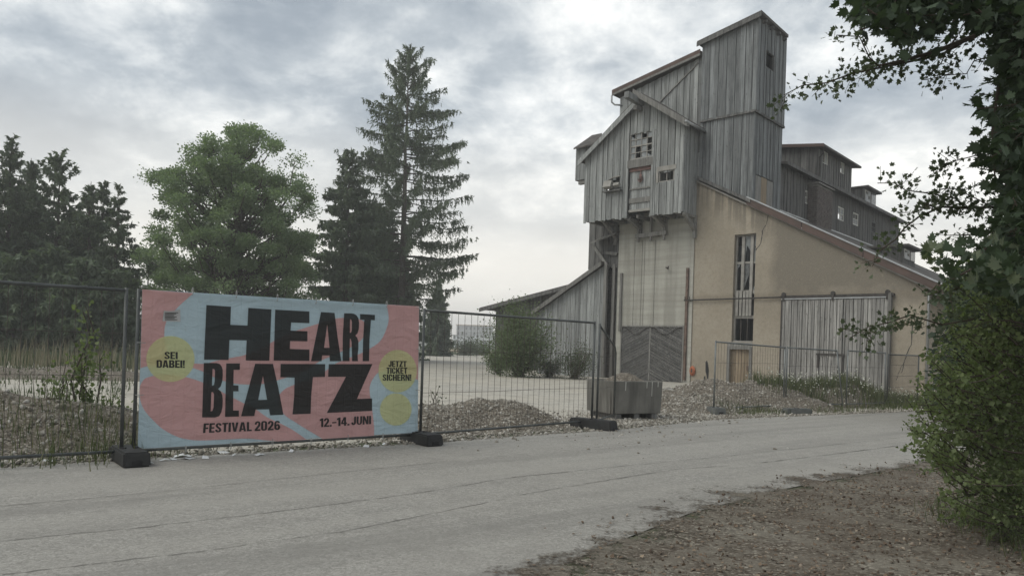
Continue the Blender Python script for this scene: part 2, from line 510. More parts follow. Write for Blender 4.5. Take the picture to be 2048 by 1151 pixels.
class MB:
    """collects simple solids (world coordinates) into one mesh"""
    def __init__(s): s.v, s.f = [], []
    def add(s, V, Fc):
        b = len(s.v)
        s.v += [tuple(p) for p in V]
        s.f += [tuple(i + b for i in f) for f in Fc]
        return s
    def hexa(s, p):       # 8 points: bottom ring 0-3, top ring 4-7
        return s.add(p, [(3, 2, 1, 0), (4, 5, 6, 7), (0, 1, 5, 4), (1, 2, 6, 5), (2, 3, 7, 6), (3, 0, 4, 7)])
    def box(s, lo, hi):
        x0, y0, z0 = lo; x1, y1, z1 = hi
        return s.hexa([(x0, y0, z0), (x1, y0, z0), (x1, y1, z0), (x0, y1, z0), (x0, y0, z1), (x1, y0, z1), (x1, y1, z1), (x0, y1, z1)])
    def beam(s, a, b, w, h, up=(0, 0, 1)):
        a, b = Vector(a), Vector(b)
        d = (b - a).normalized()
        r = d.cross(Vector(up))
        if r.length < 1e-4: r = d.cross(Vector((1, 0, 0)))
        r.normalize(); u = r.cross(d).normalized()
        r *= w / 2; u *= h / 2
        return s.hexa([a - r - u, a + r - u, a + r + u, a - r + u, b - r - u, b + r - u, b + r + u, b - r + u])
    def tube(s, pts, rad, n=6, cap=True):
        pts = [Vector(p) for p in pts]
        if isinstance(rad, (int, float)): rad = [rad] * len(pts)
        base = len(s.v)
        ref = None
        for i, p in enumerate(pts):
            d = (pts[min(i + 1, len(pts) - 1)] - pts[max(i - 1, 0)])
            d = d.normalized() if d.length > 1e-6 else Vector((0, 0, 1))
            if ref is None or abs(ref.dot(d)) > 0.95:
                ref = Vector((1, 0, 0)) if abs(d.x) < 0.8 else Vector((0, 1, 0))
            r = d.cross(ref).normalized(); u = d.cross(r)
            for j in range(n):
                a = 2 * math.pi * j / n
                s.v.append(tuple(p + (r * math.cos(a) + u * math.sin(a)) * rad[i]))
        for i in range(len(pts) - 1):
            for j in range(n):
                a = base + i * n + j; b = base + i * n + (j + 1) % n
                s.f.append((a, b, b + n, a + n))
        if cap:
            s.f.append(tuple(base + j for j in reversed(range(n))))
            s.f.append(tuple(base + (len(pts) - 1) * n + j for j in range(n)))
        return s
    def prism(s, poly3, off):
        n = len(poly3); o = np.asarray(off)
        P = [np.asarray(p) for p in poly3]
        return s.add([p for p in P] + [p + o for p in P],
                     [tuple(reversed(range(n))), tuple(range(n, 2 * n))] + [(i, (i + 1) % n, n + (i + 1) % n, n + i) for i in range(n)])
    def build(s, name, mat, parent=None, smooth=False):
        return obj(name, s.v, s.f, mat, parent, smooth)
def copy_tree(o, parent=None):
    c = o.copy(); COL.objects.link(c); c.parent = parent
    for ch in list(o.children):
        copy_tree(ch, c)
    return c

# ================================================================== SETTING
def sheet(name, pts, z, mat, **kw):
    P = [(p[0], p[1], z) for p in pts]
    tri = tessellate_polygon([[Vector(p) for p in P]])
    o = obj(name, P, [tuple(t) for t in tri], mat, center=(0, 0, z))
    # all sheets face upwards
    me = o.data
    me.update()
    if sum(p.normal.z * p.area for p in me.polygons) < 0:
        me.flip_normals()
    return tag(o, kind='structure')
G2 = lambda x, y: ground(x, y)[:2]
tag(obj('ground', [(-700, -80, -0.012), (700, -80, -0.012), (700, 900, -0.012), (-700, 900, -0.012)], [(0, 1, 2, 3)], 'grass_ground'), kind='structure')
# yard of pale gravel behind the fence
yard = [G2(-900, 1000), G2(0, 925), G2(300, 908), G2(840, 878), G2(1240, 850), G2(1430, 832), G2(1640, 828), G2(1860, 818), (30, 26), (40, 60), (14, 110), (-9, 120), (-16, 70), (-24, 40), (-26, 22)]
sheet('gravel_yard', yard, -0.004, 'gravel_ground')
# road
far = [(-34.0, -13.5), G2(-900, 1015), G2(-300, 955), G2(0, 934), G2(300, 915), G2(560, 901), G2(840, 886), G2(1040, 871), G2(1240, 857), G2(1430, 838), G2(1600, 831), G2(1850, 821), G2(2100, 815), (60, 42)]
near = [(60, 24), G2(2300, 870), G2(2048, 893), G2(1850, 925), G2(1700, 952), G2(1550, 980), G2(1380, 1025), G2(1200, 1095), G2(1040, 1165), (-2.5, 1.2), (-9, -6), (-24, -26)]
# ragged far edge of the asphalt
def ragged(pts, amp, seed):
    r = np.random.default_rng(seed)
    out = []
    for a, b in zip(pts[:-1], pts[1:]):
        a, b = np.array(a), np.array(b)
        L = np.linalg.norm(b - a); n = max(1, int(L / 0.35)) if L < 14 else 6
        for i in range(n):
            p = a + (b - a) * i / n
            out.append(p + r.normal(0, amp, 2) * (1 if i else 0.5))
    out.append(np.array(pts[-1]))
    return out
sheet('road', ragged(far, 0.035, 3) + near, 0.0, 'asphalt')
# old seams in the asphalt
def seam(pix, wd_, seed):
    r = np.random.default_rng(seed)
    P = []
    for a, b in zip(pix[:-1], pix[1:]):
        for i in range(14):
            t = i / 14
            g = ground(a[0] + (b[0] - a[0]) * t, a[1] + (b[1] - a[1]) * t)
            P.append(g[:2] + r.normal(0, 0.007, 2))
    V, Fc = [], []
    for i, p in enumerate(P):
        q = P[min(i + 1, len(P) - 1)] - P[max(i - 1, 0)]
        q = q / np.linalg.norm(q)
        nrm = np.array((-q[1], q[0])) * wd_ * 0.62 * r.uniform(0.05, 1.0)
        V += [(*(p - nrm), 0.004), (*(p + nrm), 0.004)]
    for i in range(len(P) - 1):
        Fc.append((2 * i, 2 * i + 1, 2 * i + 3, 2 * i + 2))
    return obj('asphalt_seam', V, Fc, 'crack', bpy.data.objects['road'])
seam([(1035, 990), (1200, 962), (1350, 938), (1470, 930)], 0.013, 1)
seam([(1510, 926), (1640, 911), (1850, 884), (2040, 862)], 0.022, 2)
seam([(1000, 957), (1200, 936), (1450, 912), (1700, 885), (1880, 866)], 0.012, 3)
seam([(0, 1082), (300, 1052), (560, 1022), (820, 988), (1000, 958)], 0.010, 4)
seam([(0, 1012), (350, 980), (700, 942), (1000, 912), (1300, 884), (1500, 866)], 0.010, 5)
seam([(0, 1150), (160, 1130), (420, 1100), (700, 1060), (1035, 992)], 0.009, 6)

# leaf-litter verge (grid with an edge-distance attribute)
edge = np.array([ground(*p)[:2] for p in ((480, 1600), (860, 1290), (1060, 1190), (1175, 1128), (1255, 1085), (1345, 1040), (1450, 1002), (1600, 968), (1750, 944), (1850, 928), (2000, 905), (2250, 872))])
def sdist(p):
    best, sg = 1e9, 1
    for a, b in zip(edge[:-1], edge[1:]):
        ab = b - a; t = np.clip(np.dot(p - a, ab) / np.dot(ab, ab), 0, 1)
        d = p - (a + ab * t); L = np.hypot(*d)
        if L < best:
            best = L; sg = -1 if (ab[0] * (p[1] - a[1]) - ab[1] * (p[0] - a[0])) > 0 else 1
    return best * sg
gx, gy = np.arange(-3, 26, 0.25), np.arange(0.5, 19, 0.25)
V, Fc, att = [], [], []
idx = {}
for i, x in enumerate(gx):
    for j, y in enumerate(gy):
        d = sdist(np.array((x, y)))
        if d > -1.2:
            idx[(i, j)] = len(V)
            V.append((x, y, 0.006 + 0.05 * max(0, min(1, (d - 0.7) / 2.0)) + 0.012 * math.sin(x * 2.3) * math.sin(y * 3.1) * (d > 0.8)))
            att.append(min(1.6, d + 0.25))
for (i, j) in idx:
    if all(q in idx for q in ((i + 1, j), (i + 1, j + 1), (i, j + 1))):
        Fc.append((idx[(i, j)], idx[(i + 1, j)], idx[(i + 1, j + 1)], idx[(i, j + 1)]))
vo = obj('roadside_verge', V, Fc, 'litter', center=(0, 0, 0))
a = vo.data.attributes.new('edge', 'FLOAT', 'POINT'); a.data.foreach_set('value', np.array(att, dtype=np.float32))
tag(vo, kind='structure')

# ================================================================== MILL BUILDING
RC = ground(1848, 795)
hr = ray(-580, PPY + (-580 - PPX) * 0.0323)
Ld = hr / np.linalg.norm(hr); Ld[2] = 0; Ld /= np.linalg.norm(Ld)       # along the front wall, to the left
Nd = np.array((-Ld[1], Ld[0], 0.0))                                       # outwards, towards the road
UP = np.array((0, 0, 1.0))
def W3(s, z, w=0.0): return RC + Ld * s + Nd * w + UP * z
def PW(x, y, w=0.0):
    p = onplane(x, y, RC + Nd * w, Nd) - RC
    return float(np.dot(p, Ld)), float(p[2])
def PV(x, y, s):
    p = onplane(x, y, RC + Ld * s, Ld) - RC
    return float(np.dot(p, Nd)), float(p[2])
def frontf(w): return lambda a, z, o=0.0: W3(a, z, w + o)
def sidef(s): return lambda a, z, o=0.0: W3(s - o, z, a)

def clip(poly, ax, v, keep_gt):
    out = []
    n = len(poly)
    for i in range(n):
        p, q = poly[i], poly[(i + 1) % n]
        ip = (p[ax] >= v) if keep_gt else (p[ax] <= v)
        iq = (q[ax] >= v) if keep_gt else (q[ax] <= v)
        if ip: out.append(p)
        if ip != iq:
            t = (v - p[ax]) / (q[ax] - p[ax])
            out.append(tuple(p[k] + (q[k] - p[k]) * t for k in (0, 1)))
    return out
def area(poly):
    return abs(sum(poly[i][0] * poly[(i + 1) % len(poly)][1] - poly[(i + 1) % len(poly)][0] * poly[i][1] for i in range(len(poly)))) / 2
def pieces(poly, edges, holes):
    """strips of poly between consecutive edges, minus the holes (a0,a1,z0,z1)"""
    E = sorted(set([round(e, 4) for e in edges] + [round(h[k], 4) for h in holes for k in (0, 1)]))
    out = []
    for i, (e0, e1) in enumerate(zip(E[:-1], E[1:])):
        if e1 - e0 < 0.02: continue
        st_ = clip(clip(poly, 0, e0, True), 0, e1, False)
        if len(st_) < 3 or area(st_) < 0.003: continue
        todo = [st_]
        for h in holes:
            if h[0] - 1e-3 <= e0 and e1 <= h[1] + 1e-3:
                new = []
                for q in todo:
                    for c in (clip(q, 1, h[2], False), clip(q, 1, h[3], True)):
                        if len(c) >= 3 and area(c) > 0.003: new.append(c)
                todo = new
        out += [(i, q) for q in todo]
    return out
def prism2(poly, f, o0, o1):
    n = len(poly)
    V = [f(a, z, o0) for a, z in poly] + [f(a, z, o1) for a, z in poly]
    Fc = [tuple(reversed(range(n))), tuple(range(n, 2 * n))] + [(i, (i + 1) % n, n + (i + 1) % n, n + i) for i in range(n)]
    return V, Fc
def wall(name, poly, f, thick, mat, parent, holes=()):
    a0, a1 = min(p[0] for p in poly), max(p[0] for p in poly)
    m = MB()
    for i, q in pieces(poly, [a0, a1], list(holes)):
        m.add(*prism2(q, f, -thick, 0.0))
    o = m.build(name, mat, parent)
    return fixn(o)
def fixn(o):
    bm = bmesh.new(); bm.from_mesh(o.data)
    bmesh.ops.recalc_face_normals(bm, faces=bm.faces)
    bm.to_mesh(o.data); bm.free()
    return o
def boards(poly, f, width, mat, parent, holes=(), thick=0.028, lap=0.03, gap=0.012, name='board', joined=False, off=0.004, jit=0.25, fray=0.0, seed=None):
    R = random.Random(seed if seed is not None else int(abs(poly[0][0] * 977 + poly[0][1] * 131)))
    a0, a1 = min(p[0] for p in poly), max(p[0] for p in poly)
    E = [a0]
    while E[-1] < a1 - width * 0.6:
        E.append(E[-1] + width * R.uniform(1 - jit, 1 + jit))
    E[-1] = a1
    m = MB()
    for i, q in pieces(poly, E, list(holes)):
        aa = [p[0] for p in q]
        if max(aa) - min(aa) < 0.03: continue
        mid = (max(aa) + min(aa)) / 2
        sc = 1 - gap / max(0.05, max(aa) - min(aa))
        zl = min(p[1] for p in q)
        dz = R.uniform(0, fray)
        sk = R.uniform(-0.004, 0.004)
        q = [(mid + (p[0] - mid) * sc, p[1] - (dz if p[1] < zl + 0.02 else 0)) for p in q]
        o0 = off + (lap if i % 2 else 0) + R.uniform(0, 0.006)
        V, Fc = prism2(q, f, o0, o0 + thick + sk)
        if joined: m.add(V, Fc)
        else: fixn(obj(name, V, Fc, mat, parent))
    if joined:
        o = fixn(m.build(name, mat, parent)); o['kind'] = 'stuff'
        return o
def rect(x0, y0, x1, y1, w):
    xm, ym = (x0 + x1) / 2, (y0 + y1) / 2
    sa, sb = PW(x0, ym, w)[0], PW(x1, ym, w)[0]
    za, zb = PW(xm, y1, w)[1], PW(xm, y0, w)[1]
    return (min(sa, sb), max(sa, sb), za, zb)
def rectV(x0, y0, x1, y1, s):
    xm, ym = (x0 + x1) / 2, (y0 + y1) / 2
    sa, sb = PV(x0, ym, s)[0], PV(x1, ym, s)[0]
    return (min(sa, sb), max(sa, sb), PV(xm, y1, s)[1], PV(xm, y0, s)[1])
def rbox(m, r, f, o0, o1):
    V, Fc = prism2([(r[0], r[2]), (r[1], r[2]), (r[1], r[3]), (r[0], r[3])], f, o0, o1)
    m.add(V, Fc); return m
def window(parent, r, f, cols, rows, mat='frame_grey', bar=0.05, panes=None, depth=-0.06, name='window', mid=None, dark=True):
    m = MB(); b = bar
    rbox(m, (r[0], r[1], r[2], r[2] + b), f, depth, 0.02)
    rbox(m, (r[0], r[1], r[3] - b, r[3]), f, depth, 0.02)
    rbox(m, (r[0], r[0] + b, r[2] + b, r[3] - b), f, depth, 0.018)
    rbox(m, (r[1] - b, r[1], r[2] + b, r[3] - b), f, depth, 0.018)
    tb = b * 0.55
    for i in range(1, cols):
        a = r[0] + (r[1] - r[0]) * i / cols
        rbox(m, (a - tb / 2, a + tb / 2, r[2] + b, r[3] - b), f, depth + 0.01, 0.008)
    for j in range(1, rows):
        z = r[2] + (r[3] - r[2]) * j / rows
        t2 = b if mid == j else tb
        rbox(m, (r[0] + b, r[1] - b, z - t2 / 2, z + t2 / 2), f, depth + 0.012, 0.012)
    o = fixn(m.build(name, mat, parent))
    if panes:
        for i in range(cols):
            for j in range(rows):
                kx = panes[rows - 1 - j][i]
                if kx == '.': continue
                a0, a1 = r[0] + (r[1] - r[0]) * i / cols, r[0] + (r[1] - r[0]) * (i + 1) / cols
                z0, z1 = r[2] + (r[3] - r[2]) * j / rows, r[2] + (r[3] - r[2]) * (j + 1) / rows
                if kx == 'h':
                    q = [(a0, z0), (a1, z0), (a1, z0 + (z1 - z0) * 0.75), (a0 + (a1 - a0) * 0.4, z0 + (z1 - z0) * 0.35)]
                else:
                    q = [(a0, z0), (a1, z0), (a1, z1), (a0, z1)]
                V, Fc = prism2(q, f, depth + 0.03, depth + 0.034)
                obj('pane', V, Fc, 'glass_pane' if kx == 'd' else 'glass_dusty', o)
    return o

mill = thing('mill_building', RC + Ld * 5, 'tall old mill of grey timber and ochre plaster with a square hoist tower', 'building')
# ---- key heights and stations
sC = PW(1386, 520)[0]                 # joint between plaster and concrete
rk = (PW(1397, 364), PW(1856, 572))   # rake of the plastered gable
def zrake(s): return rk[1][1] + (s - rk[1][0]) * (rk[0][1] - rk[1][1]) / (rk[0][0] - rk[1][0])
sR = 0.0
# stucco material needs the wall frame
k = NT('stucco', 0.95)
p = k.pos()
def dotk(vec, off):
    d = k.n('ShaderNodeVectorMath', operation='DOT_PRODUCT')
    k.l(k.g.outputs['Position'], d.inputs[0]); d.inputs[1].default_value = tuple(vec)
    return k.math('SUBTRACT', d.outputs['Value'], off)
Sn = dotk(Ld, float(np.dot(RC, Ld)))
Zn = dotk(UP, 0.0)
big = k.noise(p, 0.33, 5, 0.6, 0.4)
midn = k.noise(p, 1.5, 6, 0.62)
fine = k.noise(p, 34, 3, 0.6)
c = k.ramp(big, [(0.36, (0.262, 0.233, 0.188)), (0.52, (0.33, 0.294, 0.24)), (0.68, (0.36, 0.325, 0.27))])
c = k.mix(k.math('MULTIPLY', k.ramp(midn, [(0.48, 0.0), (0.72, 1.0)]), 0.6), c, (0.245, 0.21, 0.16))
# a later grey render covers the upper right of the gable
sz = PW(1540, 470)[0]
zz = PW(1650, 590)[1]
nz = k.math('MULTIPLY', k.math('SUBTRACT', k.noise(p, 0.8, 5, 0.6), 0.5), 2.4)
ma = k.ramp(k.math('ADD', k.math('SUBTRACT', sz, Sn), k.math('MULTIPLY', nz, 0.35)), [(0.0, 0.0), (0.45, 1.0)])
mz = k.ramp(k.math('ADD', k.math('SUBTRACT', Zn, zz - 0.5), nz), [(0.0, 0.0), (0.9, 1.0)])
c = k.mix(k.math('MULTIPLY', k.math('MULTIPLY', ma, mz), 0.95), c, (0.128, 0.118, 0.10))
# dirt running down from the tower flashing
slope = (rk[0][1] - rk[1][1]) / (rk[0][0] - rk[1][0])
below = k.math('SUBTRACT', k.math('ADD', k.math('MULTIPLY', Sn, slope), rk[1][1] - slope * rk[1][0]), Zn)
run = k.noise(k.pos((5.5, 5.5, 0.22)), 1.0, 3, 0.6)
run2 = k.math('ADD', run, k.math('MULTIPLY', k.math('SUBTRACT', midn, 0.5), 0.25))
tm = k.math('MULTIPLY', k.ramp(k.math('MULTIPLY', below, 0.38), [(0.0, 1.0), (0.25, 0.8), (0.6, 0.0)]), k.ramp(k.math('SUBTRACT', Sn, sz - 0.3), [(0.0, 0.15), (0.6, 1.0)]))
c = k.mix(k.math('MULTIPLY', k.math('MULTIPLY', k.ramp(run2, [(0.42, 0.0), (0.56, 1.0)]), tm), 0.95), c, (0.085, 0.08, 0.07))
# soot and rust along the door rail
zr_ = PW(1570, 592)[1]
rl = k.ramp(k.math('ABSOLUTE', k.math('SUBTRACT', k.math('ADD', Zn, k.math('MULTIPLY', nz, 0.06)), zr_ + 0.02)), [(0.0, 1.0), (0.22, 0.0)])
c = k.mix(k.math('MULTIPLY', rl, 0.55), c, (0.15, 0.125, 0.095))
# rising damp / splash zone
c = k.mix(k.math('MULTIPLY', k.ramp(k.math('ADD', Zn, k.math('MULTIPLY', nz, 0.3)), [(0.1, 1.0), (0.9, 0.0)]), 0.5), c, (0.29, 0.255, 0.205))
mot = k.noise(p, 7.0, 6, 0.7)
c = k.mix(k.math('MULTIPLY', k.ramp(mot, [(0.36, 1.0), (0.52, 0.0)]), 0.4), c, (0.165, 0.147, 0.12))
c = k.mix(k.math('MULTIPLY', k.ramp(mot, [(0.56, 0.0), (0.7, 1.0)]), 0.3), c, (0.40, 0.355, 0.29))
c = k.mix(0.3, c, k.ramp(fine, [(0.3, (0.18, 0.155, 0.118)), (0.7, (0.40, 0.345, 0.27))]))
k.col(c)
k.bump(k.math('ADD', k.math('MULTIPLY', midn, 0.6), fine), 0.45, 0.02)

# ---- plastered gable wall with window, small door and gateway
f0 = frontf(0.0)
rwin = rect(1466, 468, 1509, 684, 0.0)
rdoor = rect(1459, 698, 1498, 760, 0.0); rdoor = (rdoor[0], rdoor[1], 0.0, rdoor[3])
poly = [(0, -0.1), (sC, -0.1), (sC, zrake(sC)), (0, zrake(0))]
gab = wall('plaster_wall', poly, f0, 0.45, 'stucco', mill, [rwin, rdoor])
# hairline cracks and flaked patch edges on the plaster
def crackline(pix, width, w=0.0, mat='soot', parent=None):
    V, Fc = [], []
    P = [PW(x, y, w) for x, y in pix]
    Q = []
    R = random.Random(len(pix))
    for a, b in zip(P[:-1], P[1:]):
        for i in range(5):
            t = i / 5
            Q.append((a[0] + (b[0] - a[0]) * t + R.uniform(-0.02, 0.02), a[1] + (b[1] - a[1]) * t))
    Q.append(P[-1])
    for i, q in enumerate(Q):
        h = width * R.uniform(0.4, 1)
        V += [W3(q[0] - h, q[1], w + 0.004), W3(q[0] + h, q[1], w + 0.004)]
    for i in range(len(Q) - 1): Fc.append((2 * i, 2 * i + 1, 2 * i + 3, 2 * i + 2))
    return obj('crack', V, Fc, mat, parent)
crackline([(1538, 425), (1534, 445), (1525, 462), (1522, 485), (1512, 500)], 0.022, 0, 'soot', gab)
crackline([(1824, 650), (1822, 690), (1808, 722), (1803, 745)], 0.02, 0, 'soot', gab)
crackline([(1810, 722), (1800, 737), (1792, 760)], 0.012, 0, 'soot', gab)
# side and back walls so that the rooms behind the openings are really dark
DEEP = 24.0
m = MB()
m.add(*prism2([(-DEEP, -0.1), (-0.45, -0.1), (-0.45, zrake(0)), (-DEEP, zrake(0))], sidef(0.0), -0.4, 0.0))
fixn(m.build('side_wall', 'stucco', mill))
m = MB()
m.add(*prism2([(0.4, -0.1), (sC + 4.2, -0.1), (sC + 4.2, 11), (sC, 11), (sC - 2.5, 8.5), (0.4, zrake(0))], frontf(-DEEP), -0.3, 0.0))
m.add(*prism2([(-DEEP, 0), (-0.5, 0), (-0.5, 11), (-DEEP, 11)], sidef(sC + 4.2), -0.3, 0.0))
fixn(m.build('rear_wall', 'wood_dark', mill))
# ---- lean-to roof over the gable
ov = 0.16
m = MB()
e0, e1 = -1.1, sC - 0.2
zo = 0.10
m.add(*prism2([(e0, zrake(e0) + zo), (e1, zrake(e1) + zo), (e1, zrake(e1) + zo + 0.16), (e0, zrake(e0) + zo + 0.16)], lambda a, z, o: W3(a, z, o), -DEEP, ov))
roof = fixn(m.build('lean_to_roof', 'roof_felt', mill))
# red fascia boards along the rake (three lengths) and the tin edging on top
cuts = [PW(1497, 402)[0], PW(1607, 455)[0], PW(1730, 512)[0], e0]
for a, b in zip(cuts[:-1], cuts[1:]):
    m = MB()
    b2 = b + 0.03
    m.add(*prism2([(a, zrake(a) - 0.02), (b2, zrake(b2) - 0.02), (b2, zrake(b2) + 0.30), (a, zrake(a) + 0.30)], f0, ov, ov + 0.05))
    fixn(m.build('fascia_board', 'roof_red', roof))
m = MB()
m.add(*prism2([(cuts[0], zrake(cuts[0]) + 0.302), (e0, zrake(e0) + 0.302), (e0, zrake(e0) + 0.36), (cuts[0], zrake(cuts[0]) + 0.36)], f0, -0.25, ov + 0.09))
fixn(m.build('tin_edging', 'tin', roof))
m = MB()
m.add(*prism2([(sC, zrake(sC) - 0.03), (e0, zrake(e0) - 0.10), (e0, zrake(e0) - 0.02), (sC, zrake(sC) + 0.05)], f0, 0.002, ov * 0.8))
fixn(m.build('verge_moulding', 'frame_grey', roof))
m = MB().tube([W3(-0.08, 0, 0.05), W3(-0.08, zrake(0) - 0.3, 0.05), W3(-0.5, zrake(-0.5) - 0.1, 0.0)], 0.05, 8)
m.build('downpipe', 'tin', mill, True)
# rows of roof shingles seen at a glancing angle
m = MB()
for j in range(30):
    w0 = -0.6 - j * 0.55
    m.add(*prism2([(e0 + 0.05, zrake(e0) + zo + 0.162), (sC - 1.5, zrake(sC - 1.5) + zo + 0.162), (sC - 1.5, zrake(sC - 1.5) + zo + 0.19), (e0 + 0.05, zrake(e0) + zo + 0.19)], lambda a, z, o: W3(a, z, o), w0 - 0.5, w0))
fixn(m.build('roof_strips', 'roof_felt', roof))['kind'] = 'stuff'

# ---- tall broken window
win = MB(); b = 0.07
rbox(win, (rwin[0], rwin[1], rwin[3] - b, rwin[3]), f0, -0.32, -0.20)
rbox(win, (rwin[0], rwin[1], rwin[2], rwin[2] + b), f0, -0.32, -0.10)
rbox(win, (rwin[0], rwin[0] + b, rwin[2] + b, rwin[3] - b), f0, -0.32, -0.20)
rbox(win, (rwin[1] - b, rwin[1], rwin[2] + b, rwin[3] - b), f0, -0.32, -0.20)
tallw = fixn(win.build('window', 'frame_grey', mill))
def zat(y): return PW(1487, y)[1]
def sat(x, y=560): return PW(x, y)[0]
for xx in (1481.5, 1499):
    m = MB(); rbox(m, (sat(xx) - 0.07, sat(xx) + 0.07, zat(582), rwin[3] - b - 0.002), f0, -0.26, -0.15)
    fixn(m.build('mullion', 'frame_grey', tallw))
for y, t in ((524, 0.05), (583, 0.09), (633, 0.07)):
    m = MB(); rbox(m, (rwin[0] + b, rwin[1] - b, zat(y) - t, zat(y) + t), f0, -0.29, -0.205)
    fixn(m.build('transom', 'frame_grey', tallw))
for xx in (1473, 1480, 1487, 1493.5, 1499.5):
    m = MB(); rbox(m, (sat(xx) - 0.062, sat(xx) + 0.062, zat(631), zat(581)), f0, -0.145, -0.11)
    fixn(m.build('slat', 'frame_grey', tallw))
for xx in (1477, 1490):
    m = MB(); rbox(m, (sat(xx, 660) - 0.022, sat(xx, 660) + 0.022, rwin[2] + b, zat(635)), f0, -0.27, -0.22)
    fixn(m.build('glazing_bar', 'dark_iron', tallw))
def shard(pix, mat='glass_dusty'):
    q = [PW(x, y) for x, y in pix]
    V, Fc = prism2(q, f0, -0.25, -0.246); fixn(obj('pane', V, Fc, mat, tallw))
shard([(1484, 471), (1497, 470), (1496, 500), (1490, 489), (1486, 515), (1483, 522)])
shard([(1501, 471), (1511, 470), (1510, 486), (1505, 492), (1510, 500), (1508, 521), (1501, 522)])
shard([(1466, 526), (1476, 524), (1475, 531), (1467, 540)])
shard([(1484, 527), (1495, 526), (1494, 545), (1483, 578)], 'glass_pane')
shard([(1503, 572), (1508, 570), (1507, 580), (1500, 581)])
shard([(1461, 640), (1464, 636), (1463, 676), (1470, 681), (1460, 682)])
# ---- small tan door in a plank frame
m = MB()
fr = 0.13
rbox(m, (rdoor[0] - fr, rdoor[0], 0, rdoor[3] + fr), f0, 0.003, 0.05)
rbox(m, (rdoor[1], rdoor[1] + fr, 0, rdoor[3] + fr), f0, 0.003, 0.05)
rbox(m, (rdoor[0], rdoor[1], rdoor[3], rdoor[3] + fr), f0, 0.003, 0.05)
sdoor = fixn(m.build('door', 'wood_beam', mill))
boards([(rdoor[0], 0.02), (rdoor[1], 0.02), (rdoor[1], rdoor[3]), (rdoor[0], rdoor[3])], frontf(-0.16), 0.14, 'wood_tan', sdoor, lap=0.0)
m = MB(); rbox(m, (rdoor[0] + 0.07, rdoor[0] + 0.15, 0.75, 0.95), frontf(-0.12), 0, 0.05); fixn(m.build('latch', 'rust', sdoor))
m = MB(); rbox(m, (rdoor[0] - fr, rdoor[1] + fr, rdoor[3] + fr, rwin[2] - 0.02), f0, 0.003, 0.02); fixn(m.build('lintel_panel', 'wood_beam', sdoor))
# ---- sliding barn door of vertical boards
fg = frontf(0.14)
rg = rect(1563, 598, 1774, 790, 0.14); rg = (rg[0], rg[1], 0.06, rg[3])
gate = MB()
rbox(gate, rg, fg, -0.05, 0.0)
gate = fixn(gate.build('sliding_door', 'backing', mill))
rwk = rect(1638, 710, 1684, 780, 0.14)
boards([(rg[0], rg[2]), (rg[1], rg[2]), (rg[1], rg[3]), (rg[0], rg[3])], fg, 0.135, 'wood_pale', gate, [(rwk[0], rwk[1], 0.05, rwk[3])], lap=0.022, gap=0.02, fray=0.1, seed=5)
boards([(rwk[0] + 0.02, rg[2]), (rwk[1] - 0.02, rg[2]), (rwk[1] - 0.02, rwk[3]), (rwk[0] + 0.02, rwk[3])], frontf(0.141), 0.13, 'wood_pale', gate, lap=0.012, gap=0.018, seed=6)
m = MB(); rbox(m, (rwk[0] - 0.1, rwk[1] + 0.12, rwk[3], rwk[3] + 0.07), fg, 0.06, 0.10); fixn(m.build('wicket_header', 'dark_iron', gate))
m = MB(); rbox(m, (rwk[0] - 0.06, rwk[0], rg[2], rwk[3]), fg, 0.055, 0.08); fixn(m.build('wicket_stile', 'dark_iron', gate))
m = MB(); rbox(m, (rwk[1], rwk[1] + 0.07, rwk[3] - 0.55, rwk[3]), fg, 0.055, 0.08); fixn(m.build('wicket_hinge', 'dark_iron', gate))
m = MB(); rbox(m, (rg[0] - 0.12, rg[0] - 0.01, rg[2], rg[3] + 0.22), fg, -0.10, 0.10); fixn(m.build('guide_post', 'wood_beam', gate))
m = MB(); rbox(m, (rg[1] + 0.01, rg[1] + 0.07, rg[2], rg[3]), fg, -0.10, 0.04); fixn(m.build('edge_strip', 'dark_iron', gate))
m = MB(); rbox(m, (rg[0] - 0.05, rg[1] + 0.05, rg[3] + 0.02, rg[3] + 0.07), fg, 0.06, 0.09); fixn(m.build('tin_strip', 'tin', gate))
rail_z = rg[3] + 0.15
m = MB()
rbox(m, (rg[0] - 0.2, rg[1] + 0.1, rail_z - 0.07, rail_z + 0.05), fg, -0.13, 0.05)
m.tube([W3(rg[1], rail_z - 0.01, 0.12), W3(sC + 0.35, rail_z - 0.06, 0.12)], 0.035, 6)
for sx in (sC + 0.3, sC + 0.05): m.tube([W3(sx, rail_z - 0.06, 0.13), W3(sx, rail_z + 0.12, 0.13)], 0.02, 5)
rail = fixn(m.build('door_rail', 'dark_iron', mill))
for sx in (rg[0] + 0.02, (rg[0] + rg[1]) / 2, rg[1] - 0.05):
    m = MB()
    m.tube([W3(sx, rail_z + 0.10, 0.17), W3(sx, rail_z + 0.10, 0.24)], 0.095, 12)
    rbox(m, (sx - 0.05, sx + 0.05, rail_z - 0.2, rail_z + 0.1), f0, 0.20, 0.235)
    fixn(m.build('roller', 'dark_iron', rail))

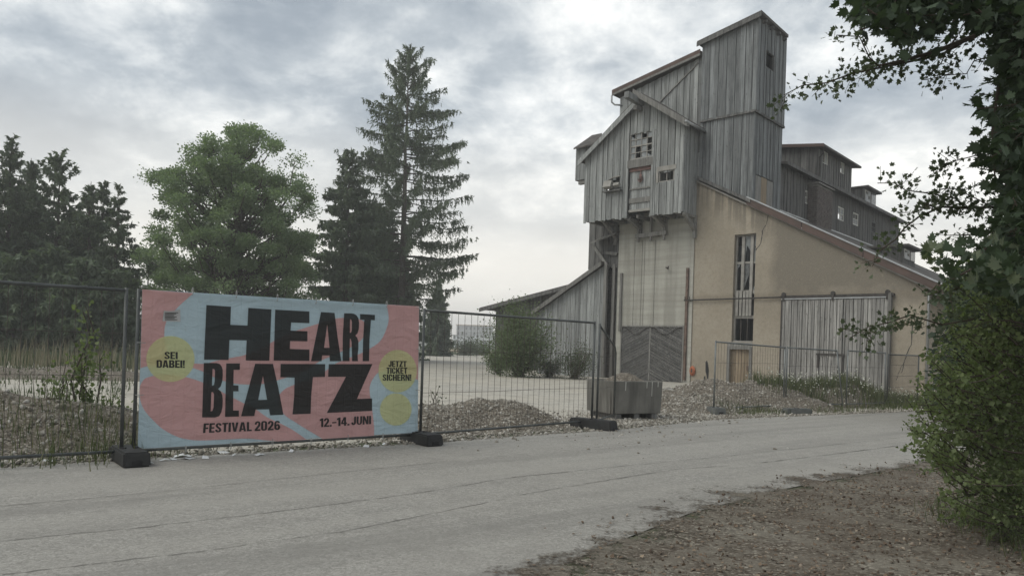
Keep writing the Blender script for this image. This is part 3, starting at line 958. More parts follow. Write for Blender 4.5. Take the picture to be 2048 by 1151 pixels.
# ---- board-marked concrete bay under the crane house
sL = PW(1235, 600)[0]
zb = (PW(1168, 445, 1.35)[1] + PW(1362, 418, 1.35)[1]) / 2      # underside of the crane house
fc_ = frontf(0.035)
rgate = rect(1241, 652, 1366, 765, 0.035); rgate = (rgate[0], rgate[1], 0.0, rgate[3])
conc = wall('concrete_wall', [(sC + 0.02, -0.1), (sL, -0.1), (sL, zb + 0.6), (sC + 0.02, zb + 0.6)], fc_, 0.4, 'concrete_wall', mill, [rgate])
m = MB(); rbox(m, (sC - 0.07, sC + 0.09, 0, zb + 0.3), f0, 0.036, 0.055); fixn(m.build('corner_strip', 'concrete_wall', conc))
for x, y0, y1, mt in ((1241, 546, 662, 'wood_beam'), (1373, 536, 760, 'rust')):
    s_ = PW(x, 640, 0.05)[0]
    m = MB(); rbox(m, (s_ - 0.06, s_ + 0.06, max(0.05, PW(x, y1, 0.05)[1]), PW(x, y0, 0.05)[1]), frontf(0.04), 0, 0.10)
    fixn(m.build('guide_rail', mt, conc))
for x in (1268, 1283, 1288, 1309):
    s_ = PW(x, 560, 0.05)[0]
    MB().tube([W3(s_, PW(x, 650, 0.05)[1], 0.06), W3(s_, PW(x, 480, 0.05)[1], 0.06)], 0.006, 4).build('cable', 'dark_iron', conc)
m = MB()
hp = PW(1336, 536, 0.04)
m.tube([W3(hp[0], hp[1], 0.03), W3(hp[0] + 0.02, hp[1] + 0.02, 0.2), W3(hp[0] - 0.1, hp[1] - 0.06, 0.22), W3(hp[0] - 0.12, hp[1] + 0.08, 0.2)], 0.035, 5)
m.build('wall_hook', 'dark_iron', conc)
# herringbone gate, two leaves of sloping slats
gt = MB(); rbox(gt, rgate, fc_, -0.2, -0.08)
gt = fixn(gt.build('herringbone_gate', 'backing', mill))
sm = PW(1299, 700, 0.03)[0]
tana = (PW(1297, 729, 0.03)[1] - PW(1238, 757, 0.03)[1]) / (PW(1238, 757, 0.03)[0] - PW(1297, 729, 0.03)[0])
pitch = 0.155
for side in (0, 1):
    a0, a1 = (sm + 0.03, rgate[1] - 0.03) if side == 0 else (rgate[0] + 0.03, sm - 0.03)
    for j in range(-12, 34):
        zc_ = j * pitch
        q = []
        for a, dz in ((a0, 0), (a1, 0), (a1, pitch * 0.86), (a0, pitch * 0.86)):
            q.append((a, zc_ + dz - abs(a - sm) * tana))
        q = clip(clip(q, 1, 0.02, True), 1, rgate[3] - 0.02, False)
        if len(q) < 3 or area(q) < 0.01: continue
        R = random.random() * 0.012
        V, Fc = prism2(q, fc_, -0.076, -0.03 + R)
        sl_ = obj('slat', V, Fc, 'wood_gate' if (j * 7 + side) % 5 else 'wood_dark', gt)
        fixn(sl_)
        q = [(a, zc_ + dz - abs(a - sm) * tana) for a, dz in ((a0, pitch * 0.70), (a1, pitch * 0.70), (a1, pitch * 0.86), (a0, pitch * 0.86))]
        q = clip(clip(q, 1, 0.02, True), 1, rgate[3] - 0.02, False)
        if len(q) < 3 or area(q) < 0.004 or (j * 5 + side) % 7 == 0: continue
        V, Fc = prism2(q, fc_, -0.028 + R, -0.004 + R)
        fixn(obj('lit_slat_edge', V, Fc, 'wood_beam', gt))  # paler strip paints the light caught on the slat's upper edge
m = MB()
rbox(m, (sm - 0.035, sm + 0.035, 0.02, rgate[3]), fc_, -0.075, 0.0)
fixn(m.build('centre_post', 'wood_beam', gt))
m = MB()
rbox(m, (rgate[0] - 0.02, rgate[0] + 0.04, 0.02, rgate[3] + 0.02), fc_, 0.003, 0.03)
rbox(m, (rgate[1] - 0.04, rgate[1] + 0.02, 0.02, rgate[3] + 0.02), fc_, 0.003, 0.03)
rbox(m, (rgate[0] + 0.04, rgate[1] - 0.04, rgate[3] - 0.03, rgate[3] + 0.05), fc_, 0.003, 0.03)
fixn(m.build('gate_frame', 'wood_beam', gt))
for a, b in ((rgate[1] - 0.1, sm), (sm, rgate[0] + 0.1)):
    P = [W3(a + (b - a) * t, rgate[3] - 0.03 - 0.42 * math.sin(math.pi * t) ** 2 * (1 if a > sm + 0.1 else 0.9), 0.06) for t in np.linspace(0, 1, 12)]
    MB().tube(P, 0.02, 5).build('hanging_cable', 'dark_iron', gt)

# ---- wooden hall wall above, plane of the front
hl, hrg = PW(1241, 196), PW(1400, 116)
sT0 = PW(1403, 240)[0]
poly = [(hl[0], zb - 0.4), (hl[0], hl[1]), (hrg[0], hrg[1]), (sT0, hrg[1]), (sT0, zrake(sC) - 0.25), (sC - 0.02, zrake(sC) - 0.2), (sC - 0.02, zb - 0.4)]
poly = [(hl[0], zb - 0.2), (hl[0], hl[1]), (sT0, hrg[1]), (sT0, zrake(sT0) + 0.02), (sC, zrake(sC) + 0.02), (sC, zb - 0.2)]
hall = wall('hall_wall', poly, f0, 0.2, 'backing', mill)
# two convex fields for the boards
boards([(sT0, zrake(sT0) + 0.06), (sC + 0.25, zrake(sC) + 0.1), (sC + 0.25, zb + 3.0), (sT0, zb + 3.0)], f0, 0.21, 'wood_grey', hall, seed=11)
zl = lambda s: hrg[1] + (s - sT0) * (hl[1] - hrg[1]) / (hl[0] - sT0)
boards([(sT0, zb + 3.0), (hl[0], zb + 3.0), (hl[0], hl[1]), (sT0, hrg[1])], f0, 0.21, 'wood_grey', hall, seed=12)
boards([(sC + 0.25, zb - 0.1), (hl[0], zb - 0.1), (hl[0], zb + 3.0), (sC + 0.25, zb + 3.0)], f0, 0.21, 'wood_grey', hall, seed=13)
# diagonal cover strip left by an older roof
a, b = PW(1397, 126, 0.06), PW(1321, 203, 0.06)
MB().beam(W3(a[0], a[1], 0.07), W3(b[0], b[1], 0.07), 0.06, 0.09, tuple(Nd)).build('cover_strip', 'wood_beam', hall)
# side wall of the hall (left) and its roof with gutter
m = MB()
m.add(*prism2([(-7, 0.0), (-0.2, 0.0), (-0.2, hl[1]), (-7, hl[1])], lambda a, z, o: W3(hl[0] - 0.01 + o, z, a), -0.2, 0.0))
fixn(m.build('hall_side', 'wood_dark', mill))
ra, rb_ = PW(1226, 191, 0.25), PW(1402, 110, 0.25)
m = MB()
m.add(*prism2([(ra[0], ra[1]), (rb_[0], rb_[1]), (rb_[0], rb_[1] + 0.2), (ra[0], ra[1] + 0.2)], f0, -7.0, 0.32))
hroof = fixn(m.build('hall_roof', 'roof_felt', mill))
m = MB()
m.add(*prism2([(ra[0], ra[1] - 0.05), (rb_[0], rb_[1] - 0.05), (rb_[0], rb_[1] + 0.06), (ra[0], ra[1] + 0.06)], f0, 0.322, 0.37))
fixn(m.build('barge_board', 'wood_beam', hroof))
m = MB()
m.add(*prism2([(ra[0], ra[1] + 0.062), (rb_[0], rb_[1] + 0.062), (rb_[0], rb_[1] + 0.26), (ra[0], ra[1] + 0.26)], f0, 0.322, 0.36))
fixn(m.build('roof_edge', 'roof_red', hroof))
m = MB().tube([W3(ra[0] + 0.05, ra[1] - 0.02, 0.3), W3(ra[0] + 0.05, ra[1] - 0.35, 0.28), W3(ra[0] - 0.1, ra[1] - 0.5, 0.2), W3(ra[0] - 0.45, ra[1] - 0.55, 0.06)], 0.05, 6)
m.build('gutter_pipe', 'tin', hroof, True)

# ---- crane house jettied out over the concrete bay
WC = 1.35
fcr = frontf(WC)
bl, le, ap, re, rb2 = PW(1167, 445, WC), PW(1168, 318, WC), PW(1283, 196, WC), PW(1368, 246, WC), PW(1363, 418, WC)
sa, sb = rb2[0], bl[0]
hwin = rect(1260, 264, 1306, 317, WC)
hdoor = rect(1257, 328, 1303, 428, WC); hdoor = (hdoor[0], hdoor[1], zb - 0.3, hdoor[3])
hsm = rect(1318, 341, 1349, 363, WC)
hht = rect(1214, 357, 1240, 380, WC)
poly = [(sa, zb), (sb, zb), (sb, le[1]), (ap[0], ap[1]), (sa, re[1])]
holes = [hwin, hdoor, hsm, hht]
crane = wall('crane_house', poly, fcr, 0.08, 'backing', mill, holes)
boards([(sa, zb - 0.03), (sb, zb - 0.03), (sb, le[1]), (ap[0], ap[1]), (sa, re[1])], fcr, 0.205, 'wood_grey', crane, holes, fray=0.12, seed=21)
# right-hand cheek and left-hand cheek
fch = sidef(sa)
wall('cheek_wall', [(0.0, zb), (WC - 0.08, zb), (WC - 0.08, re[1]), (0.0, re[1])], fch, 0.08, 'backing', mill)
chk = bpy.data.objects['cheek_wall']
boards([(0.005, zb - 0.05), (WC + 0.03, zb - 0.05), (WC + 0.03, re[1]), (0.005, re[1])], fch, 0.2, 'wood_grey', chk, seed=22)
m = MB(); m.add(*prism2([(0.0, zb), (WC - 0.08, zb), (WC - 0.08, le[1]), (0.0, le[1])], lambda a, z, o: W3(sb - 0.1 + o, z, a), 0, 0.1))
fixn(m.build('cheek_wall', 'wood_grey', mill))
# floor boards and joists
m = MB()
m.add(*prism2([(sa + 0.02, zb + 0.06), (hdoor[0], zb + 0.06), (hdoor[0], zb + 0.12), (sa + 0.02, zb + 0.12)], f0, 0.04, WC - 0.09))
m.add(*prism2([(hdoor[1], zb + 0.06), (sb - 0.02, zb + 0.06), (sb - 0.02, zb + 0.12), (hdoor[1], zb + 0.12)], f0, 0.04, WC - 0.09))
m.add(*prism2([(hdoor[0], zb + 0.35), (hdoor[1], zb + 0.35), (hdoor[1], zb + 0.41), (hdoor[0], zb + 0.41)], f0, 0.04, WC - 0.2))
flr = fixn(m.build('jetty_floor', 'wood_dark', mill))
for j in range(8):
    s_ = sa + 0.35 + j * (sb - sa - 0.7) / 7
    MB().beam(W3(s_, zb - 0.03, 0.05), W3(s_, zb - 0.03, WC - 0.1), 0.11, 0.15).build('joist', 'wood_beam', flr)
# brackets
for x, y in ((1231, 484), (1281, 468), (1331, 464), (1389, 470)):
    s_, z_ = PW(x, y, 0.1)
    z_ = max(z_, zb - 1.5)
    m = MB()
    m.beam(W3(s_, zb - 0.08, WC - 0.15), W3(s_, z_ + 0.25, 0.12), 0.15, 0.17)
    m.beam(W3(s_, zb - 0.05, 0.115), W3(s_, z_ - 0.15, 0.115), 0.15, 0.15, tuple(Ld))
    m.beam(W3(s_, zb - 0.13, 0.12), W3(s_, zb - 0.13, WC - 0.1), 0.14, 0.12)
    fixn(m.build('bracket', 'wood_beam', mill))
a, b = PW(1273, 473, 0.2), PW(1334, 465, 0.2)
m = MB(); m.beam(W3(a[0], a[1], 0.26), W3(b[0], b[1], 0.26), 0.15, 0.2)
for t in (0.08, 0.5, 0.93):
    s_ = a[0] + (b[0] - a[0]) * t
    m.beam(W3(s_, a[1] - 0.3, 0.265), W3(s_, a[1] + 1.05, 0.265), 0.13, 0.1, tuple(Ld))
fixn(m.build('hoist_beam', 'wood_beam', mill))
# rake timbers and roof planes
le2, ap2, re2 = PW(1158, 324, WC + 0.25), PW(1283, 190, WC + 0.25), PW(1377, 246, WC + 0.25)
m = MB()
m.add(*prism2([(le2[0], le2[1]), (ap2[0], ap2[1]), (ap2[0], ap2[1] + 0.1), (le2[0], le2[1] + 0.1)], f0, -0.2, WC + 0.3))
m.add(*prism2([(re2[0], re2[1]), (ap2[0] - 0.003, ap2[1]), (ap2[0] - 0.003, ap2[1] + 0.1), (re2[0], re2[1] + 0.1)], f0, -0.2, WC + 0.3))
croof = fixn(m.build('crane_house_roof', 'roof_felt', mill))
m = MB().add(*prism2([(le2[0], le2[1] - 0.22), (ap2[0] - 0.1, ap2[1] - 0.22), (ap2[0] - 0.1, ap2[1] + 0.06), (le2[0], le2[1] + 0.06)], f0, WC + 0.302, WC + 0.36))
fixn(m.build('barge_board', 'wood_grey', croof))
m = MB().add(*prism2([(re2[0] - 0.12, re2[1] - 0.26), (ap2[0] + 0.28, ap2[1] - 0.02), (ap2[0] + 0.28, ap2[1] + 0.26), (re2[0] - 0.12, re2[1] + 0.06)], f0, WC + 0.37, WC + 0.62))
fixn(m.build('rake_timber', 'wood_beam', croof))
MB().tube([W3(re2[0] - 0.08, re2[1] - 0.02, WC + 0.65), W3(re2[0] - 0.08, re2[1] - 0.05, 0.05)], 0.07, 6).build('gutter', 'tin', croof, True)
# crane boom sticking out under the ridge
wtip = PV(1253, 189, ap[0] - 0.05)
w_in = (WC + 0.1)
MB().beam(W3(ap[0] - 0.05, PV(1284, 208, ap[0] - 0.05)[1], w_in - 0.4), W3(ap[0] - 0.05, wtip[1], min(wtip[0], 4.2)), 0.26, 0.3).build('hoist_boom', 'wood_grey', mill)
MB().beam(W3(ap[0] - 0.05, PV(1284, 214, ap[0] - 0.05)[1] - 0.12, w_in - 0.3), W3(ap[0] - 0.05, wtip[1] - 0.42, min(wtip[0], 4.2) * 0.72), 0.18, 0.2).build('boom_strut', 'wood_beam', mill)
# openings of the crane house
window(crane, hwin, fcr, 4, 4, 'frame_grey', 0.06, ['o.oh', '.ooo', '.o.o', 'ho.o'], mid=2)
m = MB(); rbox(m, (hwin[0] - 0.08, hwin[1] + 0.06, hwin[2] - 0.42, hwin[2] - 0.03), fcr, 0.05, 0.10); fixn(m.build('window_sill', 'wood_beam', crane))
m = MB(); rbox(m, (hdoor[0], hdoor[1], hdoor[3] - 0.32, hdoor[3] - 0.02), fcr, -0.12, -0.02)
m.tube([W3((hdoor[0] + hdoor[1]) / 2, hdoor[3] - 0.3, WC - 0.05), W3((hdoor[0] + hdoor[1]) / 2, hdoor[3] - 0.62, WC - 0.03)], 0.03, 5)
m.tube([W3((hdoor[0] + hdoor[1]) / 2 - 0.05, hdoor[3] - 0.66, WC - 0.06), W3((hdoor[0] + hdoor[1]) / 2 + 0.05, hdoor[3] - 0.66, WC + 0.0)], 0.15, 10)
m.tube([W3((hdoor[0] + hdoor[1]) / 2 + 0.12 * math.cos(t), hdoor[3] - 0.74 + 0.14 * math.sin(t), WC - 0.01) for t in np.linspace(2.6, 6.4, 8)], 0.028, 5)
fixn(m.build('hoist_pulley', 'red_iron', crane))
fd = frontf(WC - 0.13)
boards([(hdoor[0], zb + 0.32), (hdoor[1], zb + 0.32), (hdoor[1], hdoor[3] - 0.3), (hdoor[0], hdoor[3] - 0.3)], fd, 0.17, 'wood_grey', crane, lap=0.004, name='door_board', seed=31)
zd = lambda y: PW(1280, y, WC)[1]
m = MB()
for y0, y1 in ((404, 394), (377, 374)):
    rbox(m, (hdoor[0] + 0.01, hdoor[1] - 0.01, zd(y0), zd(y1)), fd, 0.05, 0.09)
fixn(m.build('door_rail', 'wood_beam', crane))
m = MB()
rbox(m, (hdoor[0] - 0.13, hdoor[0] - 0.0, zb - 0.12, hwin[3] + 0.02), fcr, 0.06, 0.095)
rbox(m, (hdoor[1] + 0.0, hdoor[1] + 0.13, zb - 0.06, hwin[3] + 0.02), fcr, 0.06, 0.095)
fixn(m.build('door_post', 'wood_grey', crane))
m = MB(); rbox(m, (hdoor[0], hdoor[1], zb + 0.2, zb + 0.32), fd, 0.0, 0.1); fixn(m.build('door_sill', 'frame_grey', crane))
ws = window(crane, hsm, fcr, 2, 1, 'frame_grey', 0.055)
m = MB(); rbox(m, (hsm[0] - 0.12, hsm[1] + 0.08, hsm[3], hsm[3] + 0.22), fcr, 0.05, 0.09)
rbox(m, (hsm[1], hsm[1] + 0.11, hsm[2] - 0.02, hsm[3]), fcr, 0.05, 0.085)
fixn(m.build('window_casing', 'frame_grey', crane))
m = MB(); rbox(m, (hht[0], hht[1], hht[2] - 0.3, hht[3] + 0.1), fcr, -0.3, -0.2); fixn(m.build('hatch_back', 'wood_dark', crane))
# two floodlights on a short shelf
m = MB(); rbox(m, (hht[0] - 0.2, hht[1] + 0.05, hht[2] - 0.12, hht[2] - 0.05), fcr, 0.05, 0.3); fixn(m.build('lamp_shelf', 'wood_dark', crane))
c_ = W3(hht[1] - 0.28, hht[2] + 0.22, WC + 0.28)
MB().beam(c_ - Nd * 0.1 - UP * 0.04, c_ + Nd * 0.12 + UP * 0.05, 0.48, 0.36).build('floodlight', 'frame_grey', crane)
c_ = W3(hht[0] + 0.02, hht[2] + 0.16, WC + 0.25)
MB().beam(c_ - Nd * 0.06 - UP * 0.03, c_ + Nd * 0.1 + UP * 0.05, 0.32, 0.16).build('floodlight', 'frame_grey', crane)
m = MB(); m.tube([W3(hht[1], hht[3] - 0.12, WC + 0.08), W3((hht[0] + hht[1]) / 2, hht[3] + 0.02, WC + 0.12), W3(hht[0] - 0.05, hht[3] + 0.06, WC + 0.1)], 0.03, 5); m.build('lamp_cable', 'frame_grey', crane)

# ---- hoist tower
TW = 0.07
ftw = frontf(TW)
sTc = PW(1505, 300, TW)[0]                       # front right corner
sTl = PW(1404, 200, TW)[0]
zbrk = (PW(1407, 244, TW)[1] + PW(1504, 220, TW)[1]) / 2
tl, tp = PW(1401, 84, TW), PW(1519, 30, TW)
trw, trz = PV(1571, 78, sTc)
tw_ = (PV(1563, 250, sTc)[0] + PV(1559, 410, sTc)[0]) / 2      # rear edge of the right face
ztop = lambda s: tp[1] + (s - sTc) * (tl[1] - tp[1]) / (sTl - sTc)
tower = wall('tower', [(sTc, zrake(sTc) + 0.05), (sTl, zrake(sTl) + 0.05), (sTl, tl[1]), (sTc, tp[1])], ftw, 0.12, 'backing', mill)
boards([(sTc - 0.13, zbrk), (sTl, zbrk), (sTl, tl[1]), (sTc - 0.13, tp[1])], frontf(TW + 0.09), 0.21, 'wood_tower', tower, lap=0.032, fray=0.05, seed=41)
boards([(sTc - 0.04, zrake(sTc) + 0.28), (sTl, zrake(sTl) + 0.28), (sTl, zbrk + 0.02), (sTc - 0.04, zbrk + 0.02)], ftw, 0.21, 'wood_tower', tower, lap=0.03, seed=42)
m = MB(); m.add(*prism2([(sTc - 0.1, zbrk - 0.09), (sTl, zbrk - 0.09), (sTl, zbrk + 0.02), (sTc - 0.1, zbrk + 0.02)], ftw, 0.03, 0.15)); fixn(m.build('drip_board', 'wood_dark', tower))
m = MB(); m.add(*prism2([(sTc - 0.05, zrake(sTc) + 0.12), (sTl, zrake(sTl) + 0.12), (sTl, zrake(sTl) + 0.28), (sTc - 0.05, zrake(sTc) + 0.28)], ftw, 0.06, 0.2)); fixn(m.build('flashing', 'wood_dark', tower))
fts = sidef(sTc)
twin = rectV(1530, 105, 1548, 140, sTc - 0.1)
tsd = wall('tower_side', [(tw_, zrake(sTc) - 0.3), (TW - 0.12, zrake(sTc) - 0.3), (TW - 0.12, tp[1] - 0.02), (tw_, trz)], fts, 0.12, 'backing', mill, [twin])
wf = TW + 0.115
boards([(tw_, zbrk), (wf, zbrk), (wf, tp[1]), (tw_, trz)], sidef(sTc - 0.09), 0.21, 'wood_tower', tsd, [twin], lap=0.03, fray=0.06, seed=43)
rpat = rectV(1509, 355, 1544, 418, sTc)
boards([(tw_, zrake(sTc) + 0.1), (TW + 0.03, zrake(sTc) + 0.1), (TW + 0.03, zbrk + 0.02), (tw_, zbrk + 0.02)], fts, 0.21, 'wood_tower', tsd, [(rpat[0], rpat[1], zrake(sTc) + 0.05, rpat[3])], lap=0.03, seed=44)
m = MB(); m.add(*prism2([(tw_, zbrk - 0.09), (wf, zbrk - 0.09), (wf, zbrk + 0.02), (tw_, zbrk + 0.02)], fts, 0.035, 0.16)); fixn(m.build('drip_board', 'wood_dark', tsd))
rp = [rpat[0] + (rpat[1] - rpat[0]) * t for t in (0, 0.36, 0.68, 1)]
for i in range(3):
    m = MB(); rbox(m, (rp[i] + 0.012, rp[i + 1] - 0.012, zrake(sTc) + 0.1, rpat[3] - (0.05 if i != 1 else 0.02)), fts, 0.004, 0.03)
    fixn(m.build('patch_board', 'wood_beam' if i != 1 else 'wood_tan', tsd))
window(tsd, twin, sidef(sTc - 0.09), 1, 1, 'wood_dark', 0.05)
# rear faces keep the tower closed
m = MB()
m.add(*prism2([(tw_, 7.0), (0 - 0.06, 7.0), (-0.06, tl[1] - 0.3), (tw_, tl[1] - 0.5)], lambda a, z, o: W3(sTl + o, z, a), 0, 0.1))
m.add(*prism2([(sTc, 7.0), (sTl, 7.0), (sTl, tl[1] - 0.5), (sTc, trz)], frontf(tw_), -0.1, 0.0))
fixn(m.build('tower_rear', 'wood_dark', mill))
# roof plane: highest at the front right corner
A = W3(PW(1394, 88, TW + 0.3)[0], PW(1394, 88, TW + 0.3)[1], TW + 0.3)
Bp = W3(*PW(1523, 26, TW + 0.35), TW + 0.35)
wq, zq = PV(1577, 75, sTc - 0.3)
Cq = W3(sTc - 0.3, zq, wq)
Dq = A + Cq - Bp
m = MB(); m.prism([A, Bp, Cq, Dq], UP * 0.13); troof = fixn(m.build('tower_roof', 'roof_felt', mill))
m = MB(); dn = Nd * 0.03
m.prism([A - UP * 0.14 + dn * 0.2, Bp - UP * 0.14 + dn * 0.2, Bp + UP * 0.06 + dn * 0.2, A + UP * 0.06 + dn * 0.2], dn); fixn(m.build('fascia', 'wood_dark', troof))
for t in (0.2, 0.45, 0.7, 0.93):
    p_ = Bp + (Cq - Bp) * t - UP * 0.13
    MB().beam(p_, p_ + Ld * 0.5, 0.12, 0.14).build('rafter_end', 'wood_dark', troof)

# ---- long clerestory behind the tower
sA = sTc + 0.12
fA = sidef(sA)
wA1 = PV(1797, 445, sA)[0]
zA = PV(1640, 368, sA)[1]
zAb = zrake(sA) + 0.2
wins = [rectV(1609, 382, 1620, 409, sA), rectV(1674, 414, 1687, 441, sA), rectV(1705, 426, 1716, 451, sA), rectV(1742, 443, 1751, 466, sA)]
cler = wall('clerestory', [(wA1, zAb - 0.3), (tw_ - 0.02, zAb - 0.3), (tw_ - 0.02, zA), (wA1, zA)], fA, 0.15, 'backing', mill, wins)
boards([(wA1, zAb), (tw_ - 0.02, zAb), (tw_ - 0.02, zA), (wA1, zA)], fA, 0.2, 'wood_dark', cler, wins, lap=0.018, name='cladding', joined=True, seed=51)
pat = (['o.', '.o'], ['oo', 'd.'], ['..', 'oo'], ['..', '..'])
for i, r in enumerate(wins):
    window(cler, r, fA, 2, 2, 'frame_white' if i < 3 else 'wood_dark', 0.07, pat[i])
# eaves and low roof
def slabAcross(name, w0, w1, s0, z0, s1, z1, t, mat, parent):
    m = MB(); m.add(*prism2([(s0, z0), (s1, z1), (s1, z1 + t), (s0, z0 + t)], frontf(0.0), w0, w1)); return fixn(m.build(name, mat, parent))
ar = slabAcross('clerestory_roof', wA1 - 0.3, tw_ - 0.03, sA - 0.45, zA - 0.08, sA + 2.9, zA + 0.55, 0.12, 'roof_felt', mill)
m = MB(); m.add(*prism2([(wA1 - 0.3, zA - 0.12), (tw_ - 0.03, zA - 0.12), (tw_ - 0.03, zA + 0.06), (wA1 - 0.3, zA + 0.06)], sidef(sA - 0.453), 0, 0.04)); fixn(m.build('fascia', 'wood_dark', ar))
wall('clerestory_end', [(sA + 0.02, zAb - 0.3), (sA + 2.9, zAb - 0.3), (sA + 2.9, zA + 0.5), (sA + 0.02, zA + 0.05)], frontf(wA1), 0.15, 'wood_dark', mill)
# tin flashing at the foot of the clerestory
m = MB(); m.add(*prism2([(wA1, zAb - 0.02), (tw_ - 0.03, zAb - 0.02), (tw_ - 0.03, zAb + 0.07), (wA1, zAb + 0.07)], fA, 0.06, 0.16)); fixn(m.build('flashing', 'tin', cler))
# ---- upper block
sB = sA + 0.75
wB = PV(1634, 320, sB)[0]
wB1 = PV(1702, 350, sB)[0]
zB = PV(1634, 296, sB)[1]
ubh = [rectV(1645, 303, 1655, 329, sB), rectV(1680, 325, 1688, 348, sB)]
ub = wall('upper_block', [(wB1, zA - 0.1), (wB - 0.1, zA - 0.1), (wB - 0.1, zB), (wB1, zB)], sidef(sB), 0.15, 'backing', mill, ubh)
boards([(wB1, zA), (wB, zA), (wB, zB), (wB1, zB)], sidef(sB), 0.22, 'wood_dark', ub, ubh, name='cladding', joined=True, seed=52)
for r in ubh: window(ub, r, sidef(sB), 2, 1, 'frame_white', 0.06, ['o.'])
fB = frontf(wB)
sBl = PW(1540, 300, wB)[0]
zBl = PW(1566, 290, wB)[1]
ubf = wall('upper_block_front', [(sB - 0.01, zA - 0.1), (sBl, zA - 0.1), (sBl, zB + 0.4), (sB - 0.01, zB + 0.02)], fB, 0.1, 'backing', mill)
boards([(sB - 0.03, zA), (sBl, zA), (sBl, zB + 0.4), (sB - 0.03, zB + 0.02)], fB, 0.42, 'wood_dark', ubf, lap=0.01, gap=0.03, seed=53)
br = slabAcross('upper_block_roof', wB1 - 0.35, wB + 0.35, sB - 0.5, zB - 0.02, sBl, zB + 0.43, 0.12, 'roof_felt', mill)
m = MB(); m.add(*prism2([(sB - 0.5, zB - 0.06), (sBl, zB + 0.39), (sBl, zB + 0.57), (sB - 0.5, zB + 0.12)], fB, 0.352, 0.39)); fixn(m.build('fascia', 'roof_red', br))
MB().tube([W3(sB - 0.35, zB - 0.12, wB + 0.1), W3(sB - 0.3, zB - 0.3, wB - 0.1), W3(sB - 0.08, zB - 0.5, wB - 0.15), W3(sB - 0.08, zA, wB - 0.15)], 0.04, 5).build('downpipe', 'dark_iron', br)
# ---- brick chimney stack against the clerestory
rc_ = rectV(1634, 376, 1664, 460, sA - 0.55)
cw0, cw1 = rc_[0], rc_[1]
m = MB()
zc0, zc1 = zrake(sA - 0.6) - 0.1, PV(1650, 374, sA - 0.55)[1]
def wsbox(m, s0, s1, w0, w1, z0, z1):
    m.hexa([W3(s0, z0, w0), W3(s1, z0, w0), W3(s1, z0, w1), W3(s0, z0, w1), W3(s0, z1, w0), W3(s1, z1, w0), W3(s1, z1, w1), W3(s0, z1, w1)])
wsbox(m, sA - 0.54, sA - 0.04, cw0 + 0.01, cw1 - 0.01, zc0, zc1)
chim = fixn(m.build('chimney', 'mortar', mill))
m = MB()
nr = int((zc1 - zc0) / 0.1)
for j in range(nr):
    z0 = zc0 + j * 0.1; z1 = z0 + 0.082
    w_ = cw0 - (0.14 if j % 2 else 0)
    while w_ < cw1:
        a, b = max(cw0, w_), min(cw1, w_ + 0.27)
        if b - a > 0.05: wsbox(m, sA - 0.56 - random.random() * 0.012, sA - 0.45, a, b, z0, z1)
        w_ += 0.285
    s_ = sA - 0.53 - (0.12 if j % 2 else 0)
    while s_ < sA - 0.05:
        a, b = max(sA - 0.53, s_), min(sA - 0.05, s_ + 0.24)
        if b - a > 0.05: wsbox(m, a, b, cw1 - 0.1, cw1 + random.random() * 0.012, z0, z1)
        s_ += 0.255
fixn(m.build('bricks', 'brick', chim))['kind'] = 'stuff'
m = MB(); wsbox(m, sA - 0.64, sA - 0.02, cw0 - 0.1, cw1 + 0.08, zc1 + 0.002, zc1 + 0.09); fixn(m.build('cap', 'mortar', chim))
# ---- two dormers
def dormer(px0, py0, px1, py1, s, label):
    r = rectV(px0, py0, px1, py1, s)
    m = MB(); wsbox(m, s, s + 1.6, r[0], r[1], r[2] - 0.3, r[3])
    d = fixn(m.build('dormer', 'wood_dark', mill))
    m = MB(); wsbox(m, s - 0.3, s + 1.7, r[0] - 0.2, r[1] + 0.2, r[3] + 0.002, r[3] + 0.12); fixn(m.build('dormer_roof', 'roof_felt', d))
    h = (r[1] - r[0])
    for k_, (a, b) in enumerate(((0.06, 0.5), (0.56, 0.94))):
        window(d, (r[0] + h * (1 - b), r[0] + h * (1 - a), r[2] + 0.1, r[3] - 0.08), sidef(s), 2, 3, 'frame_white' if k_ == 0 else 'dark_iron', 0.06, ['o.', '.o', 'oo'] if k_ == 0 else ['dd', 'dd', 'dd'], depth=0.006)
dormer(1728, 382, 1752, 412, sA + 0.3, '')
dormer(1806, 498, 1830, 524, sA * 0.42, '')
m = MB(); s_ = sA * 0.42
r = rectV(1806, 498, 1830, 524, s_)

# ---- bay box high on the left flank
wq = 0.55
a, b = PW(1153, 295, wq), PW(1180, 357, wq)
m = MB(); m.add(*prism2([(b[0] - 1.2, b[1]), (a[0], b[1]), (a[0], a[1]), (b[0] - 1.2, a[1] + 0.1)], frontf(wq), -1.8, 0.0))
bay = fixn(m.build('side_bay', 'backing', mill))
boards([(b[0] - 1.2, b[1]), (a[0], b[1]), (a[0], a[1]), (b[0] - 1.2, a[1] + 0.1)], frontf(wq), 0.3, 'wood_grey', bay, seed=61)
q0, q1 = PW(1147, 299, wq + 0.3), PW(1200, 287, wq + 0.3)
q2, q3 = PW(1204, 269, wq - 1.3), PW(1184, 273, wq - 1.3)
m = MB(); m.prism([W3(q0[0], q0[1], wq + 0.3), W3(q1[0], q1[1], wq + 0.3), W3(q2[0], q2[1], wq - 1.3), W3(q3[0], q3[1], wq - 1.3)], UP * 0.08); fixn(m.build('bay_roof', 'roof_felt', bay))
MB().beam(W3(b[0] - 0.3, b[1] - 0.12, wq - 0.1), W3(a[0] - 0.2, b[1] - 0.12, wq - 0.1), 0.2, 0.2).build('bay_bearer', 'wood_beam', bay)
